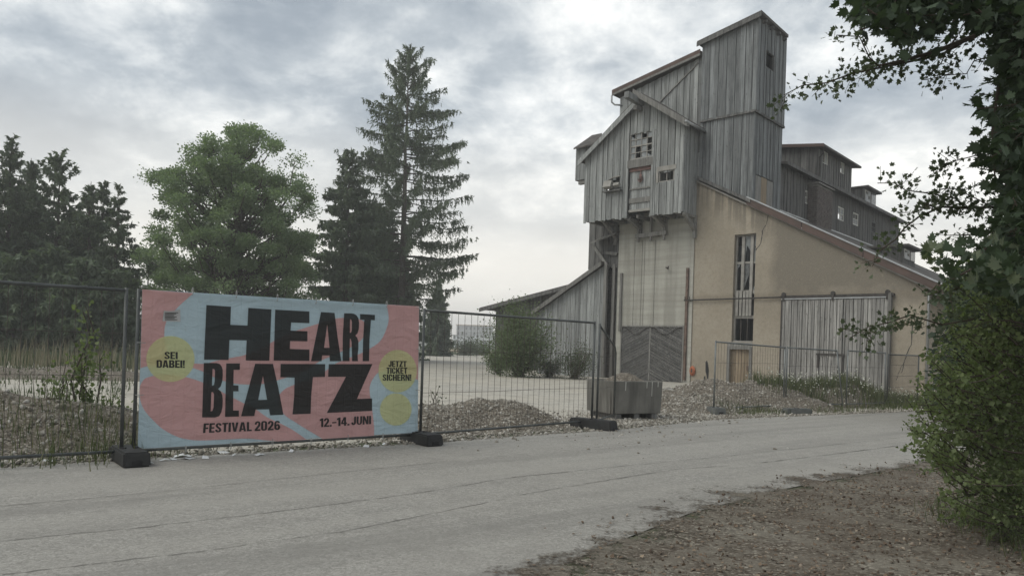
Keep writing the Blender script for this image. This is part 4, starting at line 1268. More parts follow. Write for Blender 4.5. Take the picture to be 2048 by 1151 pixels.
# ---- set-back timber below the jetty on the left
wr = -0.35
p0, p1 = PW(1178, 500, wr), PW(1240, 500, wr)
z0_, z1_ = PW(1190, 538, wr)[1], zb + 0.4
low = wall('flank_wall', [(p1[0] - 0.3, z0_), (p0[0], z0_), (p0[0], z1_), (p1[0] - 0.3, z1_)], frontf(wr), 0.15, 'backing', mill)
boards([(p1[0] - 0.3, z0_), (p0[0], z0_), (p0[0], z1_), (p1[0] - 0.3, z1_)], frontf(wr), 0.26, 'wood_dark', low, seed=62)
p2 = PW(1203, 650, -1.0)
rec = wall('recess_wall', [(sL - 0.4, 0), (p2[0] + 0.3, 0), (p2[0] + 0.3, z0_ + 0.3), (sL - 0.4, z0_ + 0.3)], frontf(-1.0), 0.15, 'backing', mill)
zz_ = 0.05
while zz_ < z0_ + 0.2:
    h = random.uniform(0.2, 0.32)
    m = MB(); rbox(m, (sL - 0.4, p2[0] + 0.3, zz_, zz_ + h - 0.015), frontf(-1.0), 0.004, 0.03 + random.random() * 0.012)
    fixn(m.build('plank', 'wood_beam', rec)); zz_ += h
# lip roof, strut and posts in the recess
a, b = PW(1180, 488, 0.5), PW(1229, 469, 0.5)
m = MB(); m.prism([W3(a[0], a[1], 0.5), W3(b[0], b[1], 0.5), W3(b[0], b[1] + 0.35, wr), W3(a[0], a[1] + 0.35, wr)], UP * 0.09); fixn(m.build('lip_roof', 'wood_beam', mill))
for q in (((1188, 492, .2), (1215, 532, .0)), ((1200, 512, -.2), (1232, 540, -.6)), ((1212, 505, -.2), (1236, 508, -.2))):
    (x0, y0, w0), (x1, y1, w1) = q
    a, b = PW(x0, y0, w0), PW(x1, y1, w1)
    MB().beam(W3(a[0], a[1], w0), W3(b[0], b[1], w1), 0.14, 0.16).build('strut', 'wood_beam', mill)
for x, w in ((1209, 0.06), (1226, -0.3)):
    s_ = PW(x, 640, w)[0]
    MB().beam(W3(s_, 0, w), W3(s_, PW(x, 528, w)[1], w), 0.17, 0.17, tuple(Ld)).build('post', 'wood_beam', mill)

# ================================================================== TIMBER ANNEXES on the left
sN0 = PW(1206, 640)[0]; sN1 = PW(1077, 690)[0]
top, bot = PW(1201, 532), PW(1077, 622)
annex = thing('timber_annex', W3((sN0 + sN1) / 2, 0, 0), 'grey board lean-to with a steep sloping roof left of the mill', 'shed')
an = wall('front_wall', [(sN0, 0), (sN1, 0), (sN1, bot[1]), (sN0, top[1])], frontf(0.02), 0.15, 'backing', annex)
boards([(sN0, 0), (sN1, 0), (sN1, bot[1]), (sN0, top[1])], frontf(0.02), 0.21, 'wood_grey', an, lap=0.016, fray=0.06, seed=71)
m = MB()
t2, b2 = PW(1204, 527, 0.3), PW(1064, 627, 0.3)
m.add(*prism2([(b2[0], b2[1]), (t2[0], t2[1]), (t2[0], t2[1] + 0.12), (b2[0], b2[1] + 0.12)], f0, -8, 0.34)); anr = fixn(m.build('roof', 'roof_felt', annex))
m = MB(); m.add(*prism2([(b2[0], b2[1] - 0.1), (t2[0], t2[1] - 0.1), (t2[0], t2[1] + 0.14), (b2[0], b2[1] + 0.14)], f0, 0.342, 0.39)); fixn(m.build('barge_board', 'wood_beam', anr))
m = MB(); m.add(*prism2([(-8, 0), (-0.15, 0), (-0.15, bot[1]), (-8, bot[1])], lambda a, z, o: W3(sN1 - 0.12 + o, z, a), 0, 0.1)); fixn(m.build('side_wall', 'wood_dark', annex))
# low wide shed behind it
wS = -4.5
tq, bq = PW(1140, 573, wS), PW(972, 620, wS)
shed = thing('low_shed', W3((tq[0] + bq[0]) / 2, 0, wS), 'low dark board shed with a shallow roof behind the lean-to', 'shed')
sw = wall('front_wall', [(tq[0], 0), (bq[0] - 1.0, 0), (bq[0] - 1.0, bq[1] + 0.15), (tq[0], tq[1] - 0.1)], frontf(wS), 0.15, 'backing', shed)
boards([(tq[0], 0), (bq[0] - 1.0, 0), (bq[0] - 1.0, bq[1] + 0.15), (tq[0], tq[1] - 0.1)], frontf(wS), 0.24, 'wood_dark', sw, lap=0.016, seed=72)
b3, t3 = PW(959, 619, wS + 0.6), PW(1140, 572, wS + 0.6)
m = MB(); m.add(*prism2([(b3[0], b3[1]), (t3[0], t3[1]), (t3[0], t3[1] + 0.14), (b3[0], b3[1] + 0.14)], f0, wS - 9, wS + 0.6)); sr = fixn(m.build('roof', 'roof_felt', shed))
m = MB(); m.add(*prism2([(-9 + wS, 0), (wS - 0.15, 0), (wS - 0.15, bq[1]), (-9 + wS, bq[1])], lambda a, z, o: W3(bq[0] - 1.1 + o, z, a), 0, 0.1)); fixn(m.build('side_wall', 'wood_dark', shed))
MB().beam(W3(b3[0] + 0.02, b3[1] - 0.03, wS + 0.62), W3(t3[0], t3[1] - 0.03, wS + 0.62), 0.05, 0.22).build('barge_board', 'wood_dark', sr)

# ================================================================== SITE FENCE
def P2(x, y): return np.array((*ground(x, y)[:2], 0.0))
pA = np.array(((262 - PPX) / F * 8.6, 8.6, 0.0))
pB = np.array(((841 - PPX) / F * 11.08, 11.08, 0.0))
pC = np.array(((1190 - PPX) / F * 14.1, 14.1, 0.0))
dirAB = (pB - pA) / np.linalg.norm(pB - pA)
dirBC = (pC - pB) / np.linalg.norm(pC - pB)
pZ = pA - np.array((0.80, 0.60, 0)) * 3.7
def panel(a, b, h, hz, label, group, n=30, mat='fence_metal', z0=0.07, lean=(0, 0, 0), curve=False, rb=0.12, wr_=0.0032, htop=None):
    a, b = np.asarray(a, float), np.asarray(b, float)
    t = thing('wire_fence', (a + b) / 2, label, 'fence', group)
    ln = np.asarray(lean, float)
    hb = h if htop is None else htop
    Pt = lambda u, z: a + (b - a) * u + UP * z + ln * (z / 2.0) * u
    MB().tube([Pt(0, z0), Pt(0, h + 0.01)], 0.021, 8).build('post', mat, t, True)
    if curve:
        MB().tube([Pt(1, z0), Pt(1, hb - 0.45), Pt(0.93, hb - 0.32), Pt(0.0, h - 0.02)], 0.019, 8).build('post', mat, t, True)
    else:
        MB().tube([Pt(1, z0), Pt(1, hb + 0.01)], 0.021, 8).build('post', mat, t, True)
        MB().tube([Pt(0, h - 0.02), Pt(1, hb - 0.02)], 0.02, 8).build('top_rail', mat, t, True)
    MB().tube([Pt(0, rb), Pt(1, rb)], 0.019, 8).build('bottom_rail', mat, t, True)
    m = MB()
    R = random.Random(n)
    for i in range(1, n):
        u = i / n
        tz = (h + (hb - h) * u) - 0.02
        if curve: tz -= 0.25 * u
        q = R.uniform(-0.006, 0.006)
        m.tube([Pt(u, rb), Pt(u, tz / 2) + (b - a) / np.linalg.norm(b - a) * q, Pt(u, tz)], wr_, 4, False)
    for z in hz:
        m.tube([Pt(0, z) , Pt(0.33, z - 0.008), Pt(0.66, z + 0.006), Pt(1, z)], wr_, 4, False)
    w = m.build('wire_mesh', 'wire', t); w['kind'] = 'stuff'
    return t
GF = 'temporary fence panels along the yard'
d_ = dirAB * 0.065
panel(pZ, pA - d_, 2.0, (1.48, 1.0), 'wire fence panel at the far left, saplings behind it', GF, 29)
panel(pA + d_, pB - d_, 2.0, (1.4, 0.75), 'fence panel carrying the printed festival banner', GF, 30)
panel(pB + dirBC * 0.05, pC - dirBC * 0.03, 2.0, (1.38, 0.74), 'open wire fence panel between the banner and the concrete tub', GF, 30)
pD = np.array(((1232 - PPX) / F * 15.5, 15.5, 0.0))
panel(pC + dirBC * 0.09 + np.array((0.02, 0, 0)), pD, 1.96, (1.35, 0.72), 'fence panel seen almost edge-on beside the concrete tub', GF, 12, curve=True, htop=1.86)
q0 = np.array(((1431 - PPX) / F * 18.1, 18.1, 0)); q1 = np.array(((1572 - PPX) / F * 20.4, 20.4, 0)); q2 = np.array(((1692 - PPX) / F * 21.6, 21.6, 0))
q3 = np.array(((1775 - PPX) / F * 23.0, 23.0, 0)); q4 = np.array(((1838 - PPX) / F * 24.4, 24.4, 0))
GR = 'fence panels in front of the mill'
e_ = lambda a, b: (b - a) / np.linalg.norm(b - a) * 0.05
panel(q0, q1 - e_(q0, q1), 1.78, (1.25, 0.7), 'fence panel before the small tan door, ending by the grey foot', GR, 26, 'fence_pale', htop=1.72)
panel(q1 + e_(q1, q2), q2 - e_(q1, q2), 1.72, (1.2, 0.65), 'fence panel across the left half of the sliding barn door', GR, 22, 'fence_pale', htop=1.69, lean=(-0.28, 0, 0))
panel(q2 + e_(q2, q3) * 2, q3 - e_(q2, q3), 1.70, (1.2, 0.65), 'narrow leaning fence panel before the right half of the barn door', GR, 18, 'fence_pale', htop=1.68, lean=(-0.05, 0, 0))
panel(q3 + e_(q3, q4), q4, 1.64, (1.3, 0.95, 0.6, 0.3), 'close-meshed last fence panel by the right corner of the mill', GR, 34, 'fence_metal', htop=1.64, wr_=0.0045)

def foot(c, axis, label, mat='foot_black', l=0.80, w=0.29, h=0.165):
    c = np.asarray(c, float); ax = np.asarray(axis, float); ax = ax / np.linalg.norm(ax)
    sd_ = np.array((-ax[1], ax[0], 0.0))
    bm = bmesh.new()
    # tapered block with chamfered edges, carry notches in both ends and post sockets
    bmesh.ops.create_cube(bm, size=1.0)
    for v in bm.verts:
        tp_ = 0.93 if v.co.z > 0 else 1.0
        v.co = Vector((v.co.x * l * tp_, v.co.y * w * tp_, (v.co.z + 0.5) * h))
    bmesh.ops.bevel(bm, geom=list(bm.edges), offset=0.018, segments=2, affect='EDGES')
    V = [c + ax * v.co.x + sd_ * v.co.y + UP * v.co.z for v in bm.verts]
    Fc = [tuple(v.index for v in f.verts) for f in bm.faces]
    bm.free()
    t = thing('ballast_block', c, label, 'block', 'ballast blocks holding the fence posts')
    obj('block', V, Fc, mat, t)
    for e in (1, -1):
        p = c + ax * (l / 2 - 0.0) * e
        MB().beam(p - sd_ * w * 0.17 + UP * 0.045, p + sd_ * w * 0.17 + UP * 0.045, 0.012, 0.055).build('carry_notch', 'soot', t)
    for k_ in (-1, 1):
        p = c + sd_ * 0.065 * k_ + UP * (h - 0.005)
        MB().tube([p, p + UP * 0.018], 0.034, 8).build('post_socket', 'soot', t)
    return t
perp = np.array((dirAB[1], -dirAB[0], 0))
foot(pA + perp * 0.10, perp, 'black rubber fence foot at the left end of the banner')
foot(pB + perp * 0.10, perp, 'black rubber fence foot at the right end of the banner')
foot(pC + np.array((-0.03, -0.3, 0)), np.array((0.78, -0.62, 0)), 'long dark fence foot on the road before the concrete tub', l=0.95, w=0.27, h=0.18, mat='foot_black')
foot(q0 + np.array((0.02, -0.1, 0)), np.array((0.3, -0.95, 0)), 'grey fence foot at the end of the gravel before the small door', 'foot_grey', 0.5, 0.3, 0.17)
foot(P2(1598, 828) + np.array((0, 0.15, 0)), np.array((0.98, 0.2, 0)), 'grey fence foot lying lengthwise on the verge under the barn door', 'foot_grey', 0.75, 0.26, 0.14)

# ================================================================== BANNER
bn = perp / np.linalg.norm(perp)                   # towards the road
bo = pA + bn * 0.032
b5 = lambda X, Y: (270 + X / 3.288, 560 + Y / 3.288)
def bpt(px_, off): return onplane(px_[0], px_[1], bo + bn * off, bn)
ban = thing('banner', (pA + pB) / 2 + bn * 0.03, 'pink and blue festival banner reading HEART BEATZ tied to the fence', 'banner')
def bpoly(name, loops, off, mat, parent=None):
    """polygon (with holes) given in photo pixels, laid on the banner plane"""
    L3 = [[Vector(bpt(p, off)) for p in lp] for lp in loops]
    tri = tessellate_polygon(L3)
    V = [v for lp in L3 for v in lp]
    o = obj(name, [tuple(v) for v in V], [tuple(t) for t in tri], mat, parent or ban)
    o.data.update()
    s_ = sum((Vector(bn).dot(p.normal)) * p.area for p in o.data.polygons)
    if s_ < 0: o.data.flip_normals()
    for p in o.data.polygons: pass
    return o
# smooth closed curve through points (open runs are kept straight at the banner border)
def smooth(pts, n=5):
    out = []
    N_ = len(pts)
    for i in range(N_ - 1):
        p0 = np.array(pts[max(i - 1, 0)]); p1 = np.array(pts[i]); p2_ = np.array(pts[i + 1]); p3 = np.array(pts[min(i + 2, N_ - 1)])
        for j in range(n):
            t = j / n
            out.append(tuple(0.5 * ((2 * p1) + (-p0 + p2_) * t + (2 * p0 - 5 * p1 + 4 * p2_ - p3) * t * t + (-p0 + 3 * p1 - 3 * p2_ + p3) * t ** 3)))
    out.append(tuple(pts[-1]))
    return out
B = lambda pts: [b5(*p) for p in pts]
TL, TR, BR, BL = (48, 60), (1868, 172), (1858, 1000), (18, 1108)
# cloth as a thin sheet with a hem
cl = MB()
cl.prism([bpt(b5(*p), -0.004) for p in (BL, BR, TR, TL)], bn * 0.004)
fixn(cl.build('cloth', 'banner_blue', ban))
pk = []
pk.append([TL] + smooth([(385, 85), (300, 160), (230, 235), (200, 290), (193, 365), (205, 450), (215, 540), (150, 563), (75, 566), (36, 578)]))
up = smooth([(380, 545), (460, 548), (540, 528), (640, 508), (740, 485), (890, 412), (1000, 352), (1090, 322), (1200, 287), (1300, 256), (1380, 247), (1480, 258), (1522, 295), (1515, 350), (1480, 400), (1420, 440), (1350, 472), (1290, 500), (1240, 520), (1180, 552)])
lo = smooth([(1150, 585), (1045, 622), (960, 650), (900, 668), (850, 680), (750, 685), (650, 678), (580, 660), (515, 635), (440, 597), (380, 576)])
pk.append(up + lo)
r1 = smooth([(1655, 160), (1668, 240), (1660, 300), (1620, 390), (1560, 440), (1480, 482), (1380, 522), (1310, 552), (1260, 590), (1200, 622), (1120, 655), (1050, 685), (985, 715), (945, 765), (952, 830), (985, 885), (1050, 930), (1130, 980), (1235, 1042)])
r2 = smooth([(1572, 1020), (1572, 960), (1560, 850), (1544, 740), (1546, 690), (1570, 640), (1610, 602), (1700, 592), (1800, 632), (1862, 655)])
pk.append(r1 + r2 + [(1868, 172)])
l1 = smooth([(34, 690), (60, 650), (100, 633), (160, 622), (240, 622), (340, 637), (430, 665), (520, 702), (600, 750), (700, 800), (800, 852), (870, 900), (960, 942), (1040, 985), (1128, 1046)])
l2 = smooth([(940, 1057), (850, 1050), (740, 1040), (600, 1045), (430, 1052), (330, 1042), (260, 1020), (180, 975), (110, 910), (60, 850), (36, 790), (30, 730), (34, 690)])
pk.append(l1 + l2[:-1])
for q in pk: bpoly('pink_shape', [B(q)], 0.0025, 'banner_pink')
for (cx, cy, rx, ry) in ((233, 517, 159, 151), (1727, 597, 126, 140), (1715, 848, 104, 106)):
    bpoly('yellow_disc', [B([(cx + rx * math.cos(t), cy + ry * math.sin(t)) for t in np.linspace(0, 2 * math.pi, 48, endpoint=False)])], 0.005, 'banner_yellow')
z8 = lambda ox, oy: (lambda pts: [(ox + x / 8.22, oy + y / 8.22) for x, y in pts])
r1_, r2_, r3_, r4_ = z8(400, 590), z8(580, 600), z8(400, 710), z8(580, 710)
LET = [
    [r1_([(105, 160), (510, 187), (498, 485), (780, 497), (795, 207), (1175, 232), (1140, 1075), (752, 1070), (767, 740), (484, 735), (470, 1062), (66, 1057)])],
    [B([(922, 193), (1147, 205), (1147, 282), (1027, 277), (1023, 330), (1134, 335), (1134, 401), (1020, 399), (1018, 451), (1147, 455), (1147, 530), (912, 527)])],
    [r2_([(510, 192), (733, 207), (785, 620), (845, 1000), (655, 1000), (648, 905), (530, 905), (518, 1000), (345, 1000)]), r2_([(612, 395), (650, 780), (560, 780)])],
    [r2_([(890, 212), (1010, 215), (1055, 222), (1095, 248), (1125, 295), (1137, 370), (1132, 470), (1112, 540), (1075, 580), (1105, 612), (1124, 675), (1126, 790), (1112, 900), (1118, 1000), (1020, 1000), (1016, 800), (1013, 690), (1000, 635), (985, 632), (978, 1000), (865, 1000), (868, 600)]), r2_([(988, 310), (1006, 316), (1018, 350), (1017, 495), (1003, 532), (984, 536)])],
    [r2_([(1152, 225), (1397, 240), (1395, 328), (1332, 325), (1308, 650), (1300, 1000), (1195, 1000), (1200, 700), (1222, 322), (1152, 318)])],
    [r3_([(63, 125), (270, 125), (325, 142), (358, 185), (373, 240), (375, 330), (366, 430), (340, 510), (297, 552), (340, 588), (366, 650), (374, 740), (370, 850), (350, 940), (312, 998), (245, 1020), (35, 1018)]), r3_([(207, 224), (232, 224), (247, 250), (242, 420), (230, 485), (197, 500)]), r3_([(188, 604), (214, 604), (231, 640), (224, 850), (206, 910), (175, 920)])],
    [r3_([(432, 132), (657, 132), (655, 237), (553, 237), (550, 490), (633, 495), (633, 590), (548, 590), (545, 905), (640, 905), (640, 1003), (412, 1010)])],
    [r3_([(908, 137), (1200, 140), (1290, 540), (1372, 975), (1155, 985), (1135, 885), (915, 890), (892, 995), (675, 1000)]), r3_([(1035, 335), (1102, 728), (957, 732)])],
    [r4_([(-154, 140), (580, 143), (575, 352), (378, 358), (350, 650), (340, 958), (42, 968), (70, 650), (75, 365), (-158, 358)])],
    [r4_([(637, 143), (1355, 143), (1100, 715), (1350, 708), (1350, 910), (605, 945), (920, 350), (627, 352)])],
]
for L_ in LET: bpoly('letter', L_, 0.0075, 'banner_black')
def arc(cx, cy, rx, ry, a0, a1, n=7):
    return [(cx + rx * math.cos(math.radians(a0 + (a1 - a0) * i / n)), cy + ry * math.sin(math.radians(a0 + (a1 - a0) * i / n))) for i in range(n + 1)]
def stroke(P, w):
    """outline of a polyline drawn with a pen of width w (x) and 0.8 w (y)"""
    P = [np.array(p, float) for p in P]; Lf, Rt = [], []
    for i, p in enumerate(P):
        d = P[min(i + 1, len(P) - 1)] - P[max(i - 1, 0)]; d /= np.linalg.norm(d) + 1e-9
        n_ = np.array((-d[1] * w / 2, d[0] * w / 2 * 0.8))
        Lf.append(tuple(p + n_)); Rt.append(tuple(p - n_))
    return Lf + Rt[::-1]
t_ = 0.21; w_ = 0.56; h_ = t_ * 0.8
bowl = lambda x, y0, y1, r: [(x, y0)] + arc(r, (y0 + y1) / 2, 0, 0, 0, 0, 0)[:0]
def dring(x0, y0, x1, y1, q=0.16):
    return [(x0, y0), (x1 - q, y0)] + arc(x1 - q, y0 + q, q, q, -90, 0, 5) + arc(x1 - q, y1 - q, q, q, 0, 90, 5) + [(x0, y1)]
def oring(x0, y0, x1, y1, q=0.24):
    return arc(x1 - q, y0 + q, q, q, -90, 0, 5) + arc(x1 - q, y1 - q, q, q, 0, 90, 5) + arc(x0 + q, y1 - q, q, q, 90, 180, 5) + arc(x0 + q, y0 + q, q, q, 180, 270, 5)
GL = {
 'E': (0.48, [[(0, 0), (0.48, 0), (0.48, h_), (t_, h_), (t_, 0.42), (0.44, 0.42), (0.44, 0.58), (t_, 0.58), (t_, 1 - h_), (0.48, 1 - h_), (0.48, 1), (0, 1)]]),
 'F': (0.46, [[(0, 0), (t_, 0), (t_, 0.40), (0.43, 0.40), (0.43, 0.57), (t_, 0.57), (t_, 1 - h_), (0.46, 1 - h_), (0.46, 1), (0, 1)]]),
 'L': (0.44, [[(0, 0), (0.44, 0), (0.44, h_), (t_, h_), (t_, 1), (0, 1)]]),
 'I': (t_, [[(0, 0), (t_, 0), (t_, 1), (0, 1)]]),
 'T': (0.5, [[(0.145, 0), (0.355, 0), (0.355, 1 - h_), (0.5, 1 - h_), (0.5, 1), (0, 1), (0, 1 - h_), (0.145, 1 - h_)]]),
 'H': (0.58, [[(0, 0), (t_, 0), (t_, 0.41), (0.37, 0.41), (0.37, 0), (0.58, 0), (0.58, 1), (0.37, 1), (0.37, 0.59), (t_, 0.59), (t_, 1), (0, 1)]]),
 'N': (0.6, [[(0, 0), (0.19, 0), (0.19, 0.56), (0.38, 0), (0.6, 0), (0.6, 1), (0.41, 1), (0.41, 0.46), (0.22, 1), (0, 1)]]),
 'Z': (0.5, [[(0, 0), (0.5, 0), (0.5, h_), (0.24, h_), (0.5, 0.84), (0.5, 1), (0.02, 1), (0.02, 1 - h_), (0.26, 1 - h_), (0, 0.16)]]),
 'V': (0.6, [[(0.19, 0), (0.41, 0), (0.6, 1), (0.39, 1), (0.3, 0.32), (0.21, 1), (0, 1)]]),
 'K': (0.6, [[(0, 0), (t_, 0), (t_, 0.28), (0.27, 0.38), (0.38, 0), (0.61, 0), (0.41, 0.58), (0.59, 1), (0.37, 1), (t_, 0.56), (t_, 1), (0, 1)]]),
 'A': (0.62, [[(0, 0), (0.2, 0), (0.225, 0.17), (0.395, 0.17), (0.42, 0), (0.62, 0), (0.44, 1), (0.18, 1)], [(0.25, 0.32), (0.37, 0.32), (0.31, 0.76)]]),
 'D': (0.56, [dring(0, 0, 0.56, 1, 0.22), dring(t_, h_, 0.56 - t_ + 0.01, 1 - h_, 0.07)]),
 'B': (0.57, [[(0, 0), (0.38, 0)] + arc(0.38, 0.27, 0.19, 0.27, -90, 60, 7) + arc(0.36, 0.74, 0.19, 0.26, -50, 90, 7) + [(0, 1)], [(t_, h_), (0.33, h_ + 0.02), (0.36, 0.27), (0.33, 0.42), (t_, 0.43)], [(t_, 0.58), (0.32, 0.59), (0.35, 0.71), (0.32, 0.83), (t_, 0.84)]]),
 'R': (0.58, [[(0, 0), (t_, 0), (t_, 0.40), (0.29, 0.39), (0.35, 0.3), (0.37, 0), (0.58, 0), (0.56, 0.3), (0.44, 0.48)] + arc(0.37, 0.73, 0.2, 0.27, -35, 90, 7) + [(0, 1)], [(t_, 0.56), (0.33, 0.57), (0.36, 0.70), (0.33, 0.83), (t_, 0.84)]]),
 'S': (0.54, [stroke([(0.09, 0.30), (0.11, 0.16), (0.2, 0.09), (0.34, 0.09), (0.43, 0.16), (0.44, 0.28), (0.38, 0.4), (0.27, 0.5), (0.16, 0.6), (0.11, 0.72), (0.13, 0.84), (0.22, 0.91), (0.33, 0.91), (0.42, 0.84), (0.44, 0.71)], 0.2)]),
 'C': (0.55, [stroke([(0.45, 0.34), (0.43, 0.18), (0.34, 0.09), (0.21, 0.09), (0.12, 0.18), (0.1, 0.34), (0.1, 0.66), (0.12, 0.82), (0.21, 0.91), (0.34, 0.91), (0.43, 0.82), (0.45, 0.66)], 0.2)]),
 'J': (0.46, [stroke([(0.09, 0.33), (0.1, 0.17), (0.17, 0.09), (0.27, 0.09), (0.34, 0.17), (0.36, 0.33), (0.36, 1.0)], 0.2)]),
 'U': (0.57, [stroke([(0.1, 1.0), (0.1, 0.32), (0.13, 0.17), (0.22, 0.09), (0.35, 0.09), (0.44, 0.17), (0.47, 0.32), (0.47, 1.0)], 0.2)]),
 '0': (0.55, [oring(0, 0, 0.55, 1, 0.22), oring(0.2, 0.16, 0.35, 0.84, 0.07)]),
 '2': (0.53, [[(0, 0), (0.53, 0), (0.53, h_), (0.25, h_), (0.38, 0.34), (0.5, 0.52), (0.53, 0.68), (0.51, 0.84), (0.42, 0.96), (0.27, 1.0), (0.12, 0.96), (0.02, 0.84), (0, 0.66), (0.19, 0.66), (0.21, 0.79), (0.27, 0.84), (0.32, 0.8), (0.33, 0.69), (0.29, 0.56), (0.18, 0.4), (0.02, 0.18)]]),
 '6': (0.55, [[(0.27, 0)] + arc(0.31, 0.32, 0.24, 0.32, -80, 80, 8) + [(0.27, 0.63), (0.2, 0.58), (0.2, 0.72), (0.23, 0.83), (0.3, 0.84), (0.34, 0.75), (0.53, 0.75), (0.49, 0.9), (0.38, 0.99), (0.25, 1.0), (0.1, 0.93), (0.02, 0.78), (0, 0.5), (0.02, 0.2), (0.1, 0.06)], [(0.24, 0.16), (0.31, 0.16), (0.35, 0.31), (0.31, 0.46), (0.24, 0.46), (0.2, 0.31)]]),
 '1': (0.36, [[(0.14, 0), (0.36, 0), (0.36, 1), (0.19, 1), (0.0, 0.86), (0.0, 0.68), (0.14, 0.75)]]),
 '4': (0.58, [[(0.3, 0), (0.5, 0), (0.5, 0.2), (0.58, 0.2), (0.58, 0.36), (0.5, 0.36), (0.5, 1), (0.27, 1), (0, 0.36), (0, 0.2), (0.3, 0.2)], [(0.17, 0.36), (0.3, 0.36), (0.3, 0.7)]]),
 '.': (0.2, [[(0, 0), (0.2, 0), (0.2, 0.19), (0, 0.19)]]),
 '-': (0.42, [[(0, 0.36), (0.42, 0.36), (0.42, 0.5), (0, 0.5)]]),
 '!': (0.21, [[(0, 0), (0.2, 0), (0.2, 0.17), (0, 0.17)], None, [(0.03, 0.25), (0.17, 0.25), (0.21, 1), (-0.01, 1)]]),
}
def text(body, quad, off=0.0075):
    """quad in banner-zoom coordinates: TL, TR, BR, BL of the cap-height box; one part per glyph"""
    x = 0; G = []
    for ch in body:
        wg, lps = GL[ch]
        grp = []
        for lp in lps:
            if lp is None: G.append((x, grp)); grp = []
            else: grp.append(lp)
        G.append((x, grp)); x += wg + 0.055
    tot = x - 0.055
    q = np.array(quad, float)
    for gx_, lps in G:
        out = []
        for lp in lps:
            o_ = []
            for a, v in lp:
                u = (gx_ + a) / tot
                p = (q[3] * (1 - u) + q[2] * u) * (1 - v) + (q[0] * (1 - u) + q[1] * u) * v
                o_.append(b5(*p))
            out.append(o_)
        bpoly('small_letter', out, off, 'banner_black')
text('SEI', [(194, 469), (281, 472), (281, 518), (194, 517)])
text('DABEI!', [(142, 524), (328, 526), (328, 575), (142, 574)])
text('JETZT', [(1667, 529), (1786, 531), (1786, 570), (1667, 569)])
text('TICKET', [(1654, 573), (1790, 574), (1790, 614), (1654, 614)])
text('SICHERN!', [(1628, 618), (1818, 618), (1818, 660), (1628, 660)])
text('FESTIVAL', [(452, 940), (768, 930), (768, 990), (447, 1003)])
text('2026', [(788, 926), (955, 921), (955, 982), (786, 990)])
text('12.-14.', [(1215, 907), (1410, 897), (1410, 953), (1215, 965)])
text('JUNI', [(1425, 895), (1553, 890), (1553, 944), (1423, 952)])
# taped-over sticker, curled along its top
V, Fc = [], []
for i in range(9):
    t = i / 8
    x0_, x1_ = 182 + (298 - 182) * t, 0
    for j in range(5):
        u = j / 4
        X = (190 + (298 - 190) * t) * (1 - u) + (181 + (299 - 181) * t) * u
        Y = (200 + (190 - 200) * t + 14 * math.sin(math.pi * t) * 0.5) * (1 - u) + (268 + (273 - 268) * t) * u
        V.append(bpt(b5(X, Y), 0.010 + 0.02 * (1 - u) ** 3))
for i in range(8):
    for j in range(4):
        a_ = i * 5 + j; Fc.append((a_, a_ + 1, a_ + 6, a_ + 5))
st_o = obj('sticker', V, Fc, 'far_grey', ban)
for j in range(6):
    y_ = 212 + j * 9
    bpoly('sticker_print', [B([(196, y_), (284 - (j * 13) % 30, y_), (284 - (j * 13) % 30, y_ + 4), (196, y_ + 4)])], 0.034 - 0.004 * j, 'soot')
# cable ties through the eyelets
for x, y in ((58, 45), (377, 72), (665, 92), (934, 114), (1188, 134), (1430, 147), (1652, 158), (1866, 180), (22, 1103), (333, 1108), (628, 1087), (902, 1065), (1157, 1058), (1398, 1035), (1628, 1025), (1850, 995), (40, 410), (28, 753), (1868, 452), (1860, 720)):
    c_ = bpt(b5(x, y), 0.0)
    vert_ = 200 < x < 1800
    ax_ = UP if vert_ else dirAB
    pts = [c_ + bn * (0.012 + 0.02 * math.cos(t)) + ax_ * 0.045 * math.sin(t) for t in np.linspace(0, 2 * math.pi, 9)]
    MB().tube(pts, 0.004, 5, False).build('cable_tie', 'tie', ban)

# ================================================================== GRAVEL HEAPS
ICO_V, ICO_F = None, None
bm = bmesh.new(); bmesh.ops.create_icosphere(bm, subdivisions=1, radius=1.0)
ICO_V = np.array([v.co[:] for v in bm.verts], dtype=np.float32)
bm.verts.index_update()
ICO_F = np.array([[v.index for v in f.verts] for f in bm.faces], dtype=np.int32); bm.free()
def rotmats(n, rng):
    q = rng.normal(size=(n, 4)); q /= np.linalg.norm(q, axis=1)[:, None]
    w, x, y, z = q.T
    return np.stack([np.stack([1 - 2 * (y * y + z * z), 2 * (x * y - z * w), 2 * (x * z + y * w)], -1),
                     np.stack([2 * (x * y + z * w), 1 - 2 * (x * x + z * z), 2 * (y * z - x * w)], -1),
                     np.stack([2 * (x * z - y * w), 2 * (y * z + x * w), 1 - 2 * (x * x + y * y)], -1)], 1)
def pebbles(name, P, smin, smax, parent=None, rng=RNG, mat='stone', flat=0.65):
    n = len(P)
    R = rotmats(n, rng)
    sz = smin * (smax / smin) ** (rng.random(n) ** 2.2)
    scl = np.stack([sz, sz * rng.uniform(0.6, 1, n), sz * rng.uniform(0.35, flat, n)], -1)
    Vv = ICO_V[None] * (1 + rng.uniform(-0.22, 0.22, (n, len(ICO_V), 1)))
    Vv = np.einsum('nij,nkj->nki', R, Vv * scl[:, None, :]) + P[:, None, :]
    Fv = (ICO_F[None] + (np.arange(n) * len(ICO_V))[:, None, None]).reshape(-1, 3)
    tint = np.repeat(np.clip(rng.normal(0.45, 0.26, n), 0, 1), len(ICO_V))
    o = npmesh(name, Vv.reshape(-1, 3), 3, mat, parent, tint, faces=Fv)
    o['kind'] = 'stuff'
    return o
